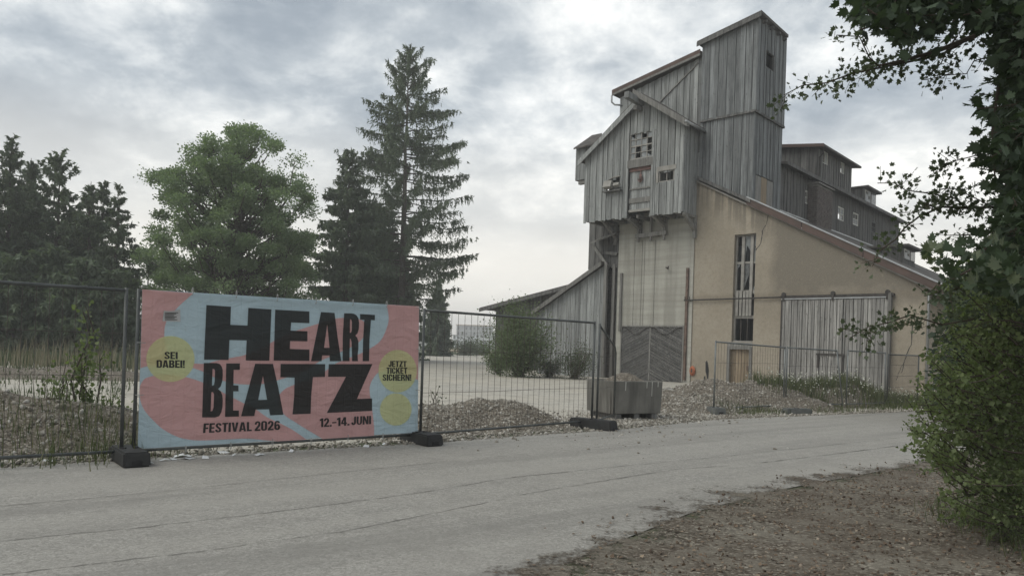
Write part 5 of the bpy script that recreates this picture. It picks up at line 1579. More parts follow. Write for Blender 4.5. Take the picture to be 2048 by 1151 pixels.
def vnoise(x, y, s=1.0, seed=0):
    # cheap smooth value noise
    r = np.random.default_rng(seed).uniform(-1, 1, (64, 64))
    X, Y = np.asarray(x) * s + 100, np.asarray(y) * s + 100
    i, j = np.floor(X).astype(int), np.floor(Y).astype(int)
    fx, fy = X - i, Y - j
    fx, fy = fx * fx * (3 - 2 * fx), fy * fy * (3 - 2 * fy)
    g = lambda a, b: r[a % 64, b % 64]
    return (g(i, j) * (1 - fx) + g(i + 1, j) * fx) * (1 - fy) + (g(i, j + 1) * (1 - fx) + g(i + 1, j + 1) * fx) * fy
HEAPS = []
def heap(c, rx, ry, ang, h, label, n, smin=0.012, smax=0.06, mat='heap_soil', name='gravel_heap', seed=0, group='gravel heaps'):
    rng = np.random.default_rng(seed + 50)
    ca, sa_ = math.cos(ang), math.sin(ang)
    def hz(u, v):           # unit-disc coordinates
        r = np.sqrt(u * u + v * v)
        lump = 0.35 * vnoise(u * rx, v * ry, 1.1, seed) + 0.16 * vnoise(u * rx, v * ry, 3.2, seed + 1) + 0.05 * vnoise(u * rx, v * ry, 9, seed + 2)
        return h * np.clip(1 - r * r, 0, 1) ** 1.15 * (1 + lump) + 0.02 * np.clip(1 - r, 0, 1)
    def xy(u, v):
        a, b = u * rx, v * ry
        return c[0] + a * ca - b * sa_, c[1] + a * sa_ + b * ca
    t = thing(name, (c[0], c[1], 0), label, 'heap', group)
    NR, NA = 26, 64
    V = [(c[0], c[1], float(hz(np.array(0.0), np.array(0.0))))]
    for i in range(1, NR + 1):
        r = i / NR
        for j in range(NA):
            a = 2 * math.pi * j / NA
            rr = r * (1 + 0.1 * math.sin(3 * a + seed) + 0.06 * math.sin(7 * a + 2 * seed))
            u, v = rr * math.cos(a), rr * math.sin(a)
            x, y = xy(u, v)
            V.append((x, y, float(hz(np.array(r * math.cos(a)), np.array(r * math.sin(a)))) if i < NR else -0.02))
    Fc = [(0, 1 + j, 1 + (j + 1) % NA) for j in range(NA)]
    for i in range(NR - 1):
        for j in range(NA):
            a = 1 + i * NA + j; b = 1 + i * NA + (j + 1) % NA
            Fc.append((a, a + NA, b + NA, b))
    o = obj('soil', V, Fc, mat, t, True)
    if n:
        r = np.sqrt(rng.random(n)) * 1.06; a = rng.random(n) * 2 * math.pi
        rr = r * (1 + 0.1 * np.sin(3 * a + seed) + 0.06 * np.sin(7 * a + 2 * seed))
        x, y = xy(rr * np.cos(a), rr * np.sin(a))
        z = np.where(r < 1, hz(r * np.cos(a), r * np.sin(a)), 0.0)
        pebbles('stones', np.stack([x, y, z], -1), smin, smax, t, rng)
    HEAPS.append((c, rx, ry, ang, hz))
    return t
fa = math.atan2(dirAB[1], dirAB[0])
fb = math.atan2(dirBC[1], dirBC[0])
heap((-7.6, 9.0), 4.6, 1.75, fa - 0.05, 0.62, 'stony grey gravel bank behind the far left fence panel', 9000, 0.012, 0.055, seed=1)
heap((-1.75, 12.95), 1.7, 1.3, fb, 0.42, 'brown gravel heap right behind the banner end post', 4200, 0.012, 0.048, seed=3)
heap((-0.35, 13.95), 1.8, 1.2, fb, 0.36, 'brown gravel heap sloping down behind the open fence panel', 4600, 0.012, 0.048, seed=4)
heap((6.5, 21.7), 3.5, 2.3, 0.5, 0.56, 'pale gravel mound in front of the small tan door', 6500, 0.016, 0.055, seed=5)
heap((4.6, 19.2), 2.0, 1.3, 0.6, 0.32, 'low spread of pale gravel between the tub and the grey foot', 4200, 0.016, 0.06, seed=6)
heap((9.9, 23.9), 3.3, 1.7, 0.55, 0.62, 'overgrown mound with white flowers before the barn door', 700, 0.02, 0.08, seed=7)
heap(ground(905, 703)[:2], 6.5, 4, 0.1, 0.75, 'sandy bank far back under the small conifer', 0, mat='sand', name='sand_bank', seed=8, group='sand banks')
heap(ground(1000, 709)[:2] + np.array((0, 4)), 4.5, 3, 0.1, 0.7, 'sandy bank far back beside the big shrub', 0, mat='sand', name='sand_bank', seed=9, group='sand banks')
heap(ground(60, 752)[:2], 5.5, 2.0, 0.25, 0.3, 'low earth bank in the yard behind the left fence', 900, 0.02, 0.07, mat='heap_soil', name='earth_bank', seed=10, group='sand banks')
# loose stones at the edge of the asphalt and over the yard
rng = np.random.default_rng(77)
P = []
fe = [np.array(p) for p in far[1:12]]
for a, b in zip(fe[:-1], fe[1:]):
    L = np.linalg.norm(b - a); n = int(min(L, 9) * 260)
    t = rng.random(n)[:, None]
    nrm = np.array((-(b - a)[1], (b - a)[0])) / L
    off = np.abs(rng.normal(0, 0.32, n))[:, None] - 0.06
    P.append(np.concatenate([a + (b - a) * t + nrm * off, np.full((n, 1), 0.004)], 1))
P.append(np.concatenate([(np.array((1.5, 15.2)) + rng.random((2600, 1)) * np.array((4.2, 3.2)) + rng.normal(0, 0.5, (2600, 2))), np.full((2600, 1), 0.003)], 1))
P.append(np.concatenate([np.array((0.6, 15.0)) + rng.normal(0, 1, (1500, 2)) * np.array((1.4, 1.6)), np.full((1500, 1), 0.003)], 1))
pebbles('loose_stones', np.concatenate(P), 0.008, 0.05, None, rng)
# crumbs and twigs on the verge
n = 15000
x = rng.uniform(-2, 8, n); y = rng.uniform(2.8, 11, n)
keep = np.array([sdist(np.array((a, b))) for a, b in zip(x, y)])
kp = keep + rng.normal(0, 0.35, n) > 0.15
Pv = np.stack([x[kp], y[kp], 0.012 + 0.05 * np.clip((keep[kp] - 0.7) / 2, 0, 1)], -1)
pebbles('verge_crumbs', Pv, 0.004, 0.022, None, rng, 'debris', 0.5)
LITTER = Pv

# ================================================================== CONCRETE TUB ON PALLETS
t0 = np.array(((1229 - PPX) / F * 15.65, 15.65, 0)); t1 = np.array(((1328 - PPX) / F * 16.25, 16.25, 0))
tx = (t1 - t0) / np.linalg.norm(t1 - t0); ty = np.array((-tx[1], tx[0], 0)); tl_ = np.linalg.norm(t1 - t0)
tub = thing('concrete_tub', t0 + tx * tl_ / 2 + ty * 0.5, 'weathered grey concrete tub full of gravel on wooden bearers', 'tub')
zt, zb0 = 0.82, 0.12
T = lambda a, b, z: t0 + tx * a + ty * b + UP * z
m = MB(); wt = 0.09; dp = 1.05
def tb(a0, a1, b0, b1, z0, z1, g=0.02):
    m.hexa([T(a0 + g, b0 + g, z0), T(a1 - g, b0 + g, z0), T(a1 - g, b1 - g, z0), T(a0 + g, b1 - g, z0), T(a0, b0, z1), T(a1, b0, z1), T(a1, b1, z1), T(a0, b1, z1)])
tb(0, tl_, 0, wt, zb0, zt); tb(0, tl_, dp - wt, dp, zb0, zt); tb(0, wt, wt, dp - wt, zb0, zt - 0.003, 0); tb(tl_ - wt, tl_, wt, dp - wt, zb0, zt - 0.003, 0)
tb(wt, tl_ - wt, wt, dp - wt, zb0, zb0 + 0.1, 0)
tubm = fixn(m.build('tub_shell', 'concrete_tub', tub))
bmw = tubm.modifiers.new('soft_edges', 'BEVEL'); bmw.width = 0.014; bmw.segments = 2
V = []; NG = 14
for i in range(NG):
    for j in range(NG):
        u, v = i / (NG - 1), j / (NG - 1)
        V.append(T(wt + (tl_ - 2 * wt) * u, wt + (dp - 2 * wt) * v, zt - 0.1 + 0.26 * math.sin(math.pi * u) * math.sin(math.pi * v) + random.uniform(-0.015, 0.015)))
obj('gravel_fill', V, [(i * NG + j, (i + 1) * NG + j, (i + 1) * NG + j + 1, i * NG + j + 1) for i in range(NG - 1) for j in range(NG - 1)], 'heap_soil', tub)
for i, a_ in enumerate((0.14, 0.5, 0.86)):
    MB().beam(T(tl_ * a_, 0.03, 0.057), T(tl_ * a_, dp - 0.03, 0.057), 0.14, 0.11).build('bearer', 'wood_dark', tub)
# white lime drips on the front
for a, l_ in ((0.32, 0.2), (0.88, 0.15), (1.02, 0.32), (1.18, 0.12)):
    if a < tl_:
        m = MB(); m.prism([T(a - 0.008, 0.0, zt - 0.01) - ty * 0.004, T(a + 0.01, 0, zt - 0.01) - ty * 0.004, T(a + 0.006, 0.02 * l_, zt - l_) - ty * 0.006, T(a - 0.006, 0.02 * l_, zt - l_) - ty * 0.006], -ty * 0.002); fixn(m.build('lime_drip', 'frame_white', tub))
# rock and tarpaulin lump by the gate
def lump(name, c, r, label, cat, mat, seed):
    rg_ = np.random.default_rng(seed)
    bm = bmesh.new(); bmesh.ops.create_icosphere(bm, subdivisions=3, radius=1.0)
    for v in bm.verts:
        n_ = 0.75 + 0.35 * float(vnoise(v.co.x * 1.3 + v.co.z * 2, v.co.y * 1.3, 1.2, seed)) + 0.12 * float(vnoise(v.co.x * 5, v.co.y * 5 + v.co.z * 4, 1.0, seed + 1))
        v.co *= n_
        v.co = Vector((c[0] + v.co.x * r[0], c[1] + v.co.y * r[1], max(0.0, r[2] * 0.75 + v.co.z * r[2])))
    V = [tuple(v.co) for v in bm.verts]; Fc = [tuple(v.index for v in f.verts) for f in bm.faces]; bm.free()
    return tag(obj(name, V, Fc, mat), label, cat)
g1 = np.array(((1345 - PPX) / F * 21, 21, 0)); g2 = np.array(((1370 - PPX) / F * 21.6, 21.6, 0))
lump('boulder', g1, (0.36, 0.3, 0.30), 'pale grey boulder behind the right end of the tub', 'boulder', 'boulder', 4)
lump('tarpaulin', g2, (0.42, 0.3, 0.28), 'crumpled black tarpaulin lump on the gravel beside the boulder', 'tarpaulin', 'tarp', 9)
# orange hose reel on the wall, and the dark soot figure beside it
ho = PW(1386, 741, 0.0)
hc = W3(ho[0], ho[1], 0.03)
reel = thing('hose_reel', hc - UP * 0.2, 'small orange hose reel hanging on the plaster wall', 'hose reel')
for k_, rr in enumerate((0.2, 0.16, 0.12)):
    MB().tube([hc + Ld * rr * math.cos(t) * 0.62 + UP * rr * math.sin(t) * 1.05 + Nd * (0.03 + 0.03 * k_) for t in np.linspace(0, 2 * math.pi, 16)], 0.035, 6, False).build('hose_coil', 'orange', reel, True)
MB().beam(hc, hc + Nd * 0.14, 0.08, 0.1).build('bracket', 'rust', reel)
def decal(pix, mat, off=0.004):
    q = [PW(x, y) for x, y in pix]
    L3 = [Vector(W3(a, z, off)) for a, z in q]
    tri = tessellate_polygon([L3])
    o = obj('soot_mark', [tuple(v) for v in L3], [tuple(t) for t in tri], mat, gab)
    o.data.update()
    if sum(Vector(Nd).dot(p.normal) * p.area for p in o.data.polygons) < 0: o.data.flip_normals()
decal([(1411, 724), (1414, 720), (1416, 726), (1418, 740), (1417, 752), (1416, 764), (1414, 762), (1413, 750), (1411, 742)], 'soot')
decal([(1408, 752), (1411, 751), (1411, 764), (1407, 764)], 'soot')
# paper scraps under the banner
SCR = ['white paper scrap on the asphalt third from the left ballast block', 'long paper strip lying left of the letter F', 'paper strip in front of the long strip left of the letter F', 'paper scrap nearest the left ballast block', 'paper scrap second from the left ballast block', 'paper scrap straight below the first letter of FESTIVAL', 'large crumpled pale sheet below the word FESTIVAL', 'small scrap just right of the crumpled pale sheet', 'paper scrap below the year on the banner', 'white crumpled paper under the far left fence', 'small scrap beside the white crumpled paper under the far left fence', 'paper scrap right of the year on the banner', 'long scrap below the date on the banner', 'last paper scrap before the right ballast block']
for i, (x, y, l_) in enumerate(((345, 919, .10), (365, 913, .2), (375, 917, .14), (300, 927, .08), (330, 921, .12), (412, 916, .12), (445, 905, .2), (470, 911, .08), (520, 910, .12), (92, 922, .12), (110, 922, .08), (585, 903, .1), (735, 893, .14), (770, 889, .08))):
    g = ground(x, y); R = random.Random(i); a = R.uniform(0, 3)
    d1 = np.array((math.cos(a), math.sin(a), 0)) * l_ * 0.5; d2 = np.array((-math.sin(a), math.cos(a), 0)) * l_ * R.uniform(0.15, 0.4)
    cz = 0.02 * R.random()
    V = [g - d1 - d2 + UP * 0.006, g - d2 * 0.6 + UP * (0.012 + cz), g + d1 - d2 + UP * 0.007, g + d1 + d2 * 0.7 + UP * 0.01, g + d2 + UP * (0.02 + cz), g - d1 + d2 + UP * 0.008]
    tag(obj('paper_scrap', V, [(0, 1, 4, 5), (1, 2, 3, 4)], 'paper'), SCR[i], 'paper', 'paper scraps below the fence')

# ================================================================== FAR BUILDINGS
def apartment(px0, px1, ytop, d, depth, floors, cols, label, mat, roofmat):
    x0, x1 = (px0 - PPX) / F * d, (px1 - PPX) / F * d
    h = CH + (691 - ytop) / F * d
    t = thing('apartment_building', ((x0 + x1) / 2, d + depth / 2, 0), label, 'building')
    m = MB(); m.box((x0, d, 0), (x1, d + depth, h)); m.build('wall', mat, t)
    m = MB(); m.box((x0 - 0.4, d - 0.4, h + 0.003), (x1 + 0.4, d + depth, h + 0.5)); m.build('roof', roofmat, t)
    fh = h / floors; cwid = (x1 - x0) / cols
    for i in range(cols):
        for j in range(floors):
            if (i * 5 + j * 3) % 7 == 0: continue
            a = x0 + cwid * (i + 0.2); b = x0 + cwid * (i + 0.75)
            m = MB(); m.box((a, d - 0.06, j * fh + fh * 0.25), (b, d - 0.004, j * fh + fh * 0.82)); w = m.build('window', 'far_grey', t)
            m = MB(); m.box((a + 0.15, d - 0.1, j * fh + fh * 0.3), (b - 0.15, d - 0.063, j * fh + fh * 0.77)); m.build('pane', 'glass_pane', w)
        if i % 2:
            for j in range(1, floors):
                m = MB(); m.box((x0 + cwid * i, d - 1.4, j * fh), (x0 + cwid * (i + 0.95), d - 0.12, j * fh + 0.25)); m.build('balcony', 'far_white', t)
    return t
apartment(950, 992, 667, 300, 10, 3, 5, 'white modern apartment block seen between the conifer and the shrub', 'far_white', 'far_grey')
apartment(905, 948, 672, 320, 10, 3, 6, 'pale apartment block partly hidden by the small far conifer', 'far_white', 'far_grey')
apartment(912, 984, 651, 400, 14, 4, 9, 'tall tan-roofed housing block behind the white apartments', 'far_grey', 'far_tan')

# ================================================================== VEGETATION
def norm(a): return a / (np.linalg.norm(a, axis=-1, keepdims=True) + 1e-9)
LEAFQ = np.array([(0, 0), (0.45, 0.35), (0, 1), (-0.45, 0.35)])
LOBE = np.array([(0, 0), (0.18, 0.12), (0.48, 0.22), (0.30, 0.42), (0.50, 0.70), (0.2, 0.68), (0, 1.0), (-0.2, 0.68), (-0.50, 0.70), (-0.30, 0.42), (-0.48, 0.22), (-0.18, 0.12)])
_h = [(0.10, 0.02), (0.33, -0.03), (0.28, 0.11), (0.43, 0.15), (0.31, 0.24), (0.53, 0.42), (0.38, 0.44), (0.45, 0.63), (0.26, 0.52), (0.20, 0.57), (0.24, 0.77), (0.12, 0.73)]
MAPLE = np.array([(0, 0)] + _h + [(0, 1.0)] + [(-x, y) for x, y in reversed(_h)])
BLADE = np.array([(-0.5, 0), (0.5, 0), (0, 1.0)])
def leaves(name, P, D, size, mat, parent, shape=LEAFQ, aspect=1.0, rng=RNG, tint=None, droop=0.0, flatness=0.0):
    """P points, D growth direction per leaf"""
    n = len(P)
    D = norm(D + rng.normal(0, 0.35, D.shape) + np.array((0, 0, -droop)))
    S = norm(np.cross(D, rng.normal(0, 1, D.shape) + np.array((0, 0, flatness * 3))))
    sz = (np.asarray(size) * rng.uniform(0.65, 1.25, n))[:, None, None]
    fold = np.cross(D, S)
    k_ = shape[None, :, :]
    V = P[:, None, :] + sz * (S[:, None, :] * k_[..., 0:1] * aspect + D[:, None, :] * k_[..., 1:2] + fold[:, None, :] * (np.abs(k_[..., 0:1]) * 0.35))
    if tint is None: tint = np.clip(rng.normal(0.5, 0.25, n), 0, 1)
    o = npmesh(name, V.reshape(-1, 3), len(shape), mat, parent, np.repeat(tint, len(shape)))
    o['kind'] = 'stuff'
    return o
def curve(p0, p1, sag, rng, n=5, wob=0.05):
    p0, p1 = np.asarray(p0, float), np.asarray(p1, float)
    L = np.linalg.norm(p1 - p0)
    t = np.linspace(0, 1, n)
    P = p0 + (p1 - p0) * t[:, None]
    P[:, 2] += sag * L * 4 * t * (1 - t)
    P[1:-1] += rng.normal(0, wob * L, (n - 2, 3))
    return P

def broadleaf(loc, H, prof, trunk_r, ncl, nleaf, lsize, label, mat='leaf_tree', seed=0, bark='bark', z0=1.5, cl=0.85, group=None, name='broadleaf_tree', fork=0.3):
    """prof: list of (height fraction, radius); leaf clumps sit at the ends of real limbs"""
    rng = np.random.default_rng(seed)
    loc = np.array((loc[0], loc[1], 0.0))
    t = thing(name, loc, label, 'tree', group)
    hs, rs = zip(*prof)
    C = []
    for i in range(ncl):
        for _ in range(30):
            hz = rng.uniform(hs[0], hs[-1]); R = np.interp(hz, hs, rs)
            if rng.random() < (R / max(rs)) ** 1.5 + 0.08: break
        a = rng.random() * 2 * math.pi
        r = R * (rng.random() ** 0.42) * rng.uniform(0.82, 1.1)
        C.append((r * math.cos(a), r * math.sin(a), hz * H))
    C = np.array(C)
    m = MB()
    tz = np.linspace(0, 0.86 * H, 9)
    tp_ = np.stack([rng.normal(0, 0.08, 9) * (tz > 0.5), rng.normal(0, 0.08, 9) * (tz > 0.5), tz], -1) + loc
    m.tube(tp_, list(trunk_r * (1 - 0.9 * (tz / H) ** 0.8)), 8)
    m.build('trunk', bark, t, True)
    m = MB()
    for c in C:
        hb = max(z0, min(0.8 * H, c[2] - np.hypot(c[0], c[1]) * rng.uniform(0.55, 1.0)))
        b = np.array([np.interp(hb, tz, tp_[:, 0]), np.interp(hb, tz, tp_[:, 1]), hb])
        e = c + loc
        P = curve(b, e, -0.06, rng, 5, 0.05)
        L = np.linalg.norm(e - b)
        m.tube(P, [max(0.02, trunk_r * 0.3 * (1 - 0.85 * q) * min(1, L / 4)) for q in np.linspace(0, 1, 5)], 5, False)
    m.build('limbs', bark, t, True)['kind'] = 'stuff'
    per = nleaf // ncl
    PP, DD, TT = [], [], []
    for c in C:
        k_ = int(per * rng.uniform(0.5, 1.5))
        # a clump is several twigs fanning out from the limb's end
        q = norm(rng.normal(0, 1, (k_, 3)))
        ax = np.array((1.2, 1.2, 0.75)) * cl * rng.uniform(0.7, 1.25)
        p = q * (rng.random((k_, 1)) ** 0.5) * ax
        # gather onto sub-twigs for an uneven edge
        tw = norm(rng.normal(0, 1, (9, 3)))
        idx_ = rng.integers(0, 9, k_)
        p = p * 0.6 + tw[idx_] * ax * 0.55 * rng.random((k_, 1)) + rng.normal(0, 0.07, (k_, 3))
        PP.append(p + c + loc); DD.append(norm(p) + np.array((0, 0, 0.2)))
        TT.append(np.clip(rng.normal(0.5, 0.18, k_) + rng.normal(0, 0.16), 0, 1))
    leaves('crown', np.concatenate(PP), np.concatenate(DD), lsize, mat, t, LEAFQ, 1.0, rng, np.concatenate(TT))
    return t

def conifer(loc, H, R0, label, seed=0, zb=1.0, dens=1.0, hang=0.45, whorl=0.45, prof=None, mat='leaf_conifer', tr=0.28, per=6, group=None, blade=(0.34, 0.075), up=0.12, tipup=0.25, side=1.0, name='spruce_tree', gapf=0.0, strand=13):
    rng = np.random.default_rng(seed)
    loc = np.array((loc[0], loc[1], 0.0))
    t = thing(name, loc, label, 'tree', group)
    tz = np.linspace(0, H, 10)
    tp_ = np.stack([rng.normal(0, 0.04, 10), rng.normal(0, 0.04, 10), tz], -1) + loc
    MB().tube(tp_, list(np.maximum(0.015, tr * (1 - tz / H))), 7).build('trunk', 'bark', t, True)
    m = MB()
    PP, DD, SS, TT = [], [], [], []
    z = zb
    while z < H * 0.985:
        fr = z / H
        Rz = R0 * (np.interp(fr, *zip(*prof)) if prof else (1 - fr) ** 0.8)
        nb = max(3, int(round(per * rng.uniform(0.75, 1.25))))
        a0 = rng.random() * 6.28
        for k_ in range(nb):
            if rng.random() < gapf: continue
            a = a0 + 6.28 * k_ / nb + rng.normal(0, 0.25)
            L = max(0.25, Rz * rng.uniform(0.6, 1.12))
            zz = z + rng.normal(0, whorl * 0.3)
            o = np.array((math.cos(a), math.sin(a), 0))
            s = np.linspace(0, 1, 7)
            drop = up * L * s - (0.30 * L * s ** 1.5) * (1 - fr * 0.7) + tipup * L * 0.5 * np.clip(s - 0.55, 0, 1) ** 1.5 * 2
            if fr > 0.85: drop = drop + 0.6 * L * s
            Pb = loc + np.array((0, 0, zz)) + o * (L * s)[:, None] + np.array((0, 0, 1)) * drop[:, None]
            side_v = np.array((-o[1], o[0], 0)) * rng.normal(0, 0.06) * L
            Pb = Pb + side_v * (s ** 2)[:, None]
            m.tube(Pb, [max(0.008, 0.02 + 0.035 * (1 - q) * L / 4) * (1 - 0.7 * q) for q in s], 4, False)
            ns = int(L * strand * dens * rng.uniform(0.7, 1.3)) + 4
            u = rng.uniform(0.12 if L > 1.2 else 0.0, 1.0, ns) ** 0.75
            base = np.stack([np.interp(u, s, Pb[:, i]) for i in range(3)], -1)
            spread = (np.array((-o[1], o[0], 0)) * (rng.normal(0, 0.16, ns) * L * (1.05 - u) * side)[:, None]) + o * (rng.normal(0, 0.06, ns) * L)[:, None]
            base = base + spread
            hl_ = hang * rng.uniform(0.35, 1.2, ns) * (0.4 + 0.6 * np.sin(np.pi * np.clip(u, 0, 1))) * min(1, 0.35 + L / 3)
            tb_ = np.clip(rng.normal(0.45, 0.2, ns), 0, 1)
            # each strand: several blades down its length plus some along the twig
            nbk = 4
            for q in range(nbk):
                w_ = q / nbk
                PP.append(base - np.array((0, 0, 1)) * (hl_ * w_)[:, None]); DD.append(np.tile((0, 0, -1.0), (ns, 1)) * 0.8 + norm(rng.normal(0, 1, (ns, 3))) * 0.45 + o * 0.25)
                SS.append(np.full(ns, blade[0]) * (0.6 + 0.5 * min(1, L / 2))); TT.append(tb_)
            PP.append(base); DD.append(np.tile(o, (ns, 1)) + rng.normal(0, 0.6, (ns, 3)) * np.array((1, 1, 0.4))); SS.append(np.full(ns, blade[0])); TT.append(tb_)
        z += whorl * rng.uniform(0.75, 1.3) * (0.55 + 0.5 * (1 - fr))
    m.build('limbs', 'bark', t, True)['kind'] = 'stuff'
    P, D, S, T_ = (np.concatenate(q) for q in (PP, DD, SS, TT))
    leaves('crown', P, D, S, mat, t, BLADE, blade[1] / blade[0] * 1.6, rng, T_)
    return t
def at(px_, d): return ((px_ - PPX) / F * d, d)
# --- the tall, thin spruce with curtains of hanging twigs
conifer(at(800, 60), 25.8, 6.6, 'tall spruce with drooping branches and sky showing through', 3, 4.2, 1.0, 0.95, 0.95, [(0, 0.45), (0.17, 0.5), (0.28, 0.95), (0.45, 0.88), (0.6, 0.76), (0.75, 0.56), (0.88, 0.30), (0.95, 0.14), (1, 0.02)], per=7, tr=0.36, blade=(0.25, 0.06), up=0.10, tipup=0.55, side=0.32, gapf=0.1, strand=17)
conifer(at(688, 56), 16.2, 4.2, 'dense dark spruce between the green tree and the tall spruce', 5, 0.8, 1.0, 0.5, 0.62, [(0, 1.0), (0.3, 0.95), (0.6, 0.62), (0.8, 0.36), (0.93, 0.16), (1, 0.02)], per=7, blade=(0.28, 0.08), strand=14)
conifer(at(745, 64), 13.5, 4.6, 'dark spruce crowded against the foot of the tall spruce', 15, 0.8, 1.0, 0.5, 0.45, [(0, 1.0), (0.4, 0.95), (0.7, 0.62), (0.9, 0.22), (1, 0.02)], per=7, blade=(0.38, 0.12), strand=11)
conifer(at(873, 96), 9.4, 2.2, 'small far conifer right of the tall spruce, above the fence', 6, 0.4, 1.2, 0.4, 0.4, [(0, 1.0), (0.4, 0.9), (0.75, 0.5), (1, 0.03)], per=7, blade=(0.4, 0.14), strand=12)
# --- the dark stand on the left
GFt = 'dark trees behind the left fence'
conifer(at(10, 47), 13.6, 3.4, 'tallest dark conifer at the left edge of the picture', 21, 0.5, 1.0, 0.5, 0.66, [(0, 1), (0.5, 0.85), (0.75, 0.5), (0.9, 0.2), (1, 0.02)], per=7, group=GFt, blade=(0.27, 0.075))
conifer(at(52, 51), 13.4, 3.0, 'second dark conifer from the left edge', 22, 0.5, 1.0, 0.5, 0.66, [(0, 1), (0.5, 0.85), (0.75, 0.55), (0.9, 0.24), (1, 0.03)], per=7, group=GFt, blade=(0.27, 0.075))
conifer(at(108, 48), 13.0, 2.6, 'open-crowned pine in the dark stand on the left', 23, 1.0, 0.75, 0.25, 0.6, [(0, 1), (0.4, 1), (0.65, 0.75), (0.85, 0.5), (0.95, 0.25), (1, 0.05)], mat='leaf_pine', per=5, group=GFt, blade=(0.3, 0.10), up=0.35, tipup=0.5, name='pine_tree', gapf=0.1)
conifer(at(140, 54), 10.2, 3.2, 'dark conifer filling the gap right of the open pine', 24, 0.4, 1.0, 0.45, 0.45, [(0, 1), (0.6, 0.8), (0.85, 0.4), (1, 0.05)], per=7, group=GFt, blade=(0.36, 0.12))
conifer(at(170, 47), 11.1, 2.4, 'dark conifer with a blunt top left of the stepped spruce', 25, 0.4, 1.0, 0.4, 0.66, [(0, 1), (0.5, 0.85), (0.75, 0.5), (0.9, 0.22), (1, 0.03)], per=7, group=GFt, blade=(0.27, 0.075))
conifer(at(198, 50), 11.6, 2.4, 'narrow dark spruce just left of the stepped spruce', 26, 0.4, 1.0, 0.4, 0.66, [(0, 1), (0.5, 0.8), (0.8, 0.45), (0.95, 0.18), (1, 0.03)], per=7, group=GFt, blade=(0.27, 0.075))
conifer(at(228, 46), 10.7, 2.1, 'spruce with stepped drooping branches at the right of the dark stand', 27, 0.4, 1.0, 0.45, 0.7, [(0, 1), (0.4, 0.9), (0.7, 0.55), (0.9, 0.22), (1, 0.03)], per=6, group=GFt, blade=(0.26, 0.07))
conifer(at(-60, 44), 11.5, 3.4, 'dark conifer half outside the left edge of the picture', 28, 0.4, 1.0, 0.45, 0.45, None, per=7, group=GFt, blade=(0.36, 0.12))
for i, (px_, d, h, r, lb) in enumerate(((25, 42, 5.6, 2.4, 'young dark conifer low at the left edge'), (95, 43, 6.2, 2.4, 'young dark conifer below the open pine'), (160, 42, 5.4, 2.3, 'young dark conifer below the blunt-topped conifer'), (215, 43, 5.0, 2.0, 'young dark conifer below the stepped spruce'))):
    conifer(at(px_, d), h, r, lb, 40 + i, 0.2, 1.2, 0.4, 0.4, [(0, 1), (0.5, 0.9), (0.85, 0.5), (1, 0.1)], per=7, group='young conifers in front of the dark stand', blade=(0.36, 0.12), mat='leaf_pine')
# --- broadleaf trees
broadleaf(at(468, 46), 15.0, [(0.1, 4.0), (0.25, 4.8), (0.45, 5.1), (0.62, 5.1), (0.75, 4.7), (0.85, 3.7), (0.93, 2.3), (0.97, 1.0)], 0.34, 330, 150000, 0.125, 'big rounded green broadleaf tree behind the banner', seed=8, z0=1.6, cl=0.78)
broadleaf(at(292, 55), 8.4, [(0.15, 1.6), (0.4, 2.2), (0.7, 1.8), (0.97, 0.5)], 0.14, 34, 9000, 0.18, 'small green tree between the dark stand and the big broadleaf tree', seed=9, z0=0.8, cl=0.8)
broadleaf(at(560, 52), 7.5, [(0.1, 2.0), (0.4, 2.8), (0.7, 2.4), (0.97, 0.6)], 0.16, 34, 9000, 0.18, 'lower green tree at the right foot of the big broadleaf tree', seed=10, z0=0.8, cl=0.9)
# --- shrubs by the annexes
def shrub(loc, H, R, label, n, lsize, seed, mat='leaf_shrub', stems=12, name='shrub', group=None, cat='shrub', hollow=0.4):
    rng = np.random.default_rng(seed)
    loc = np.array((loc[0], loc[1], 0.0))
    t = thing(name, loc, label, cat, group)
    m = MB(); PP, DD = [], []
    for i in range(stems):
        a = rng.random() * 6.28; r = R * rng.random() ** 0.5
        e = loc + np.array((r * math.cos(a), r * math.sin(a), H * rng.uniform(0.55, 1.0) * (1 - 0.35 * (r / R) ** 2)))
        P = curve(loc + np.array((rng.normal(0, 0.1), rng.normal(0, 0.1), 0)), e, 0.06, rng, 6, 0.03)
        m.tube(P, list(np.linspace(0.022, 0.006, 6) * (H / 2) ** 0.5), 4, False)
        k_ = n // stems
        u = rng.uniform(0.15, 1.03, k_)
        b = np.stack([np.interp(u, np.linspace(0, 1, 6), P[:, j]) for j in range(3)], -1)
        off = rng.normal(0, 1, (k_, 3)) * np.array((1, 1, 0.8)) * (R * 0.22)
        PP.append(b + off); DD.append(norm(off) + np.array((0, 0, 0.4)))
    m.build('stems', 'twig', t)['kind'] = 'stuff'
    P = np.concatenate(PP); D = np.concatenate(DD); P[:, 2] = np.maximum(P[:, 2], 0.03)
    leaves('foliage', P, D, lsize, mat, t, LEAFQ, 1.0, rng)
    return t
shrub(at(1040, 37), 3.9, 1.75, 'tall leafy green shrub in front of the low shed', 15000, 0.085, 1, stems=40)
shrub(at(1000, 39), 1.5, 0.8, 'lower pale shrub left of the tall green shrub', 2200, 0.08, 2, stems=12)
shrub(at(1150, 36.5), 1.9, 1.2, 'thin brown-green brush against the lean-to boards', 2400, 0.07, 3, 'leaf_hawthorn', stems=26)
shrub(at(1100, 37.5), 1.1, 0.9, 'low brush between the tall shrub and the lean-to', 1800, 0.07, 4, 'leaf_hawthorn', stems=20)
shrub(at(172, 10.6), 1.95, 0.26, 'slim green sapling behind the far left fence panel', 460, 0.065, 5, 'leaf_bush', stems=6, name='sapling', cat='sapling')
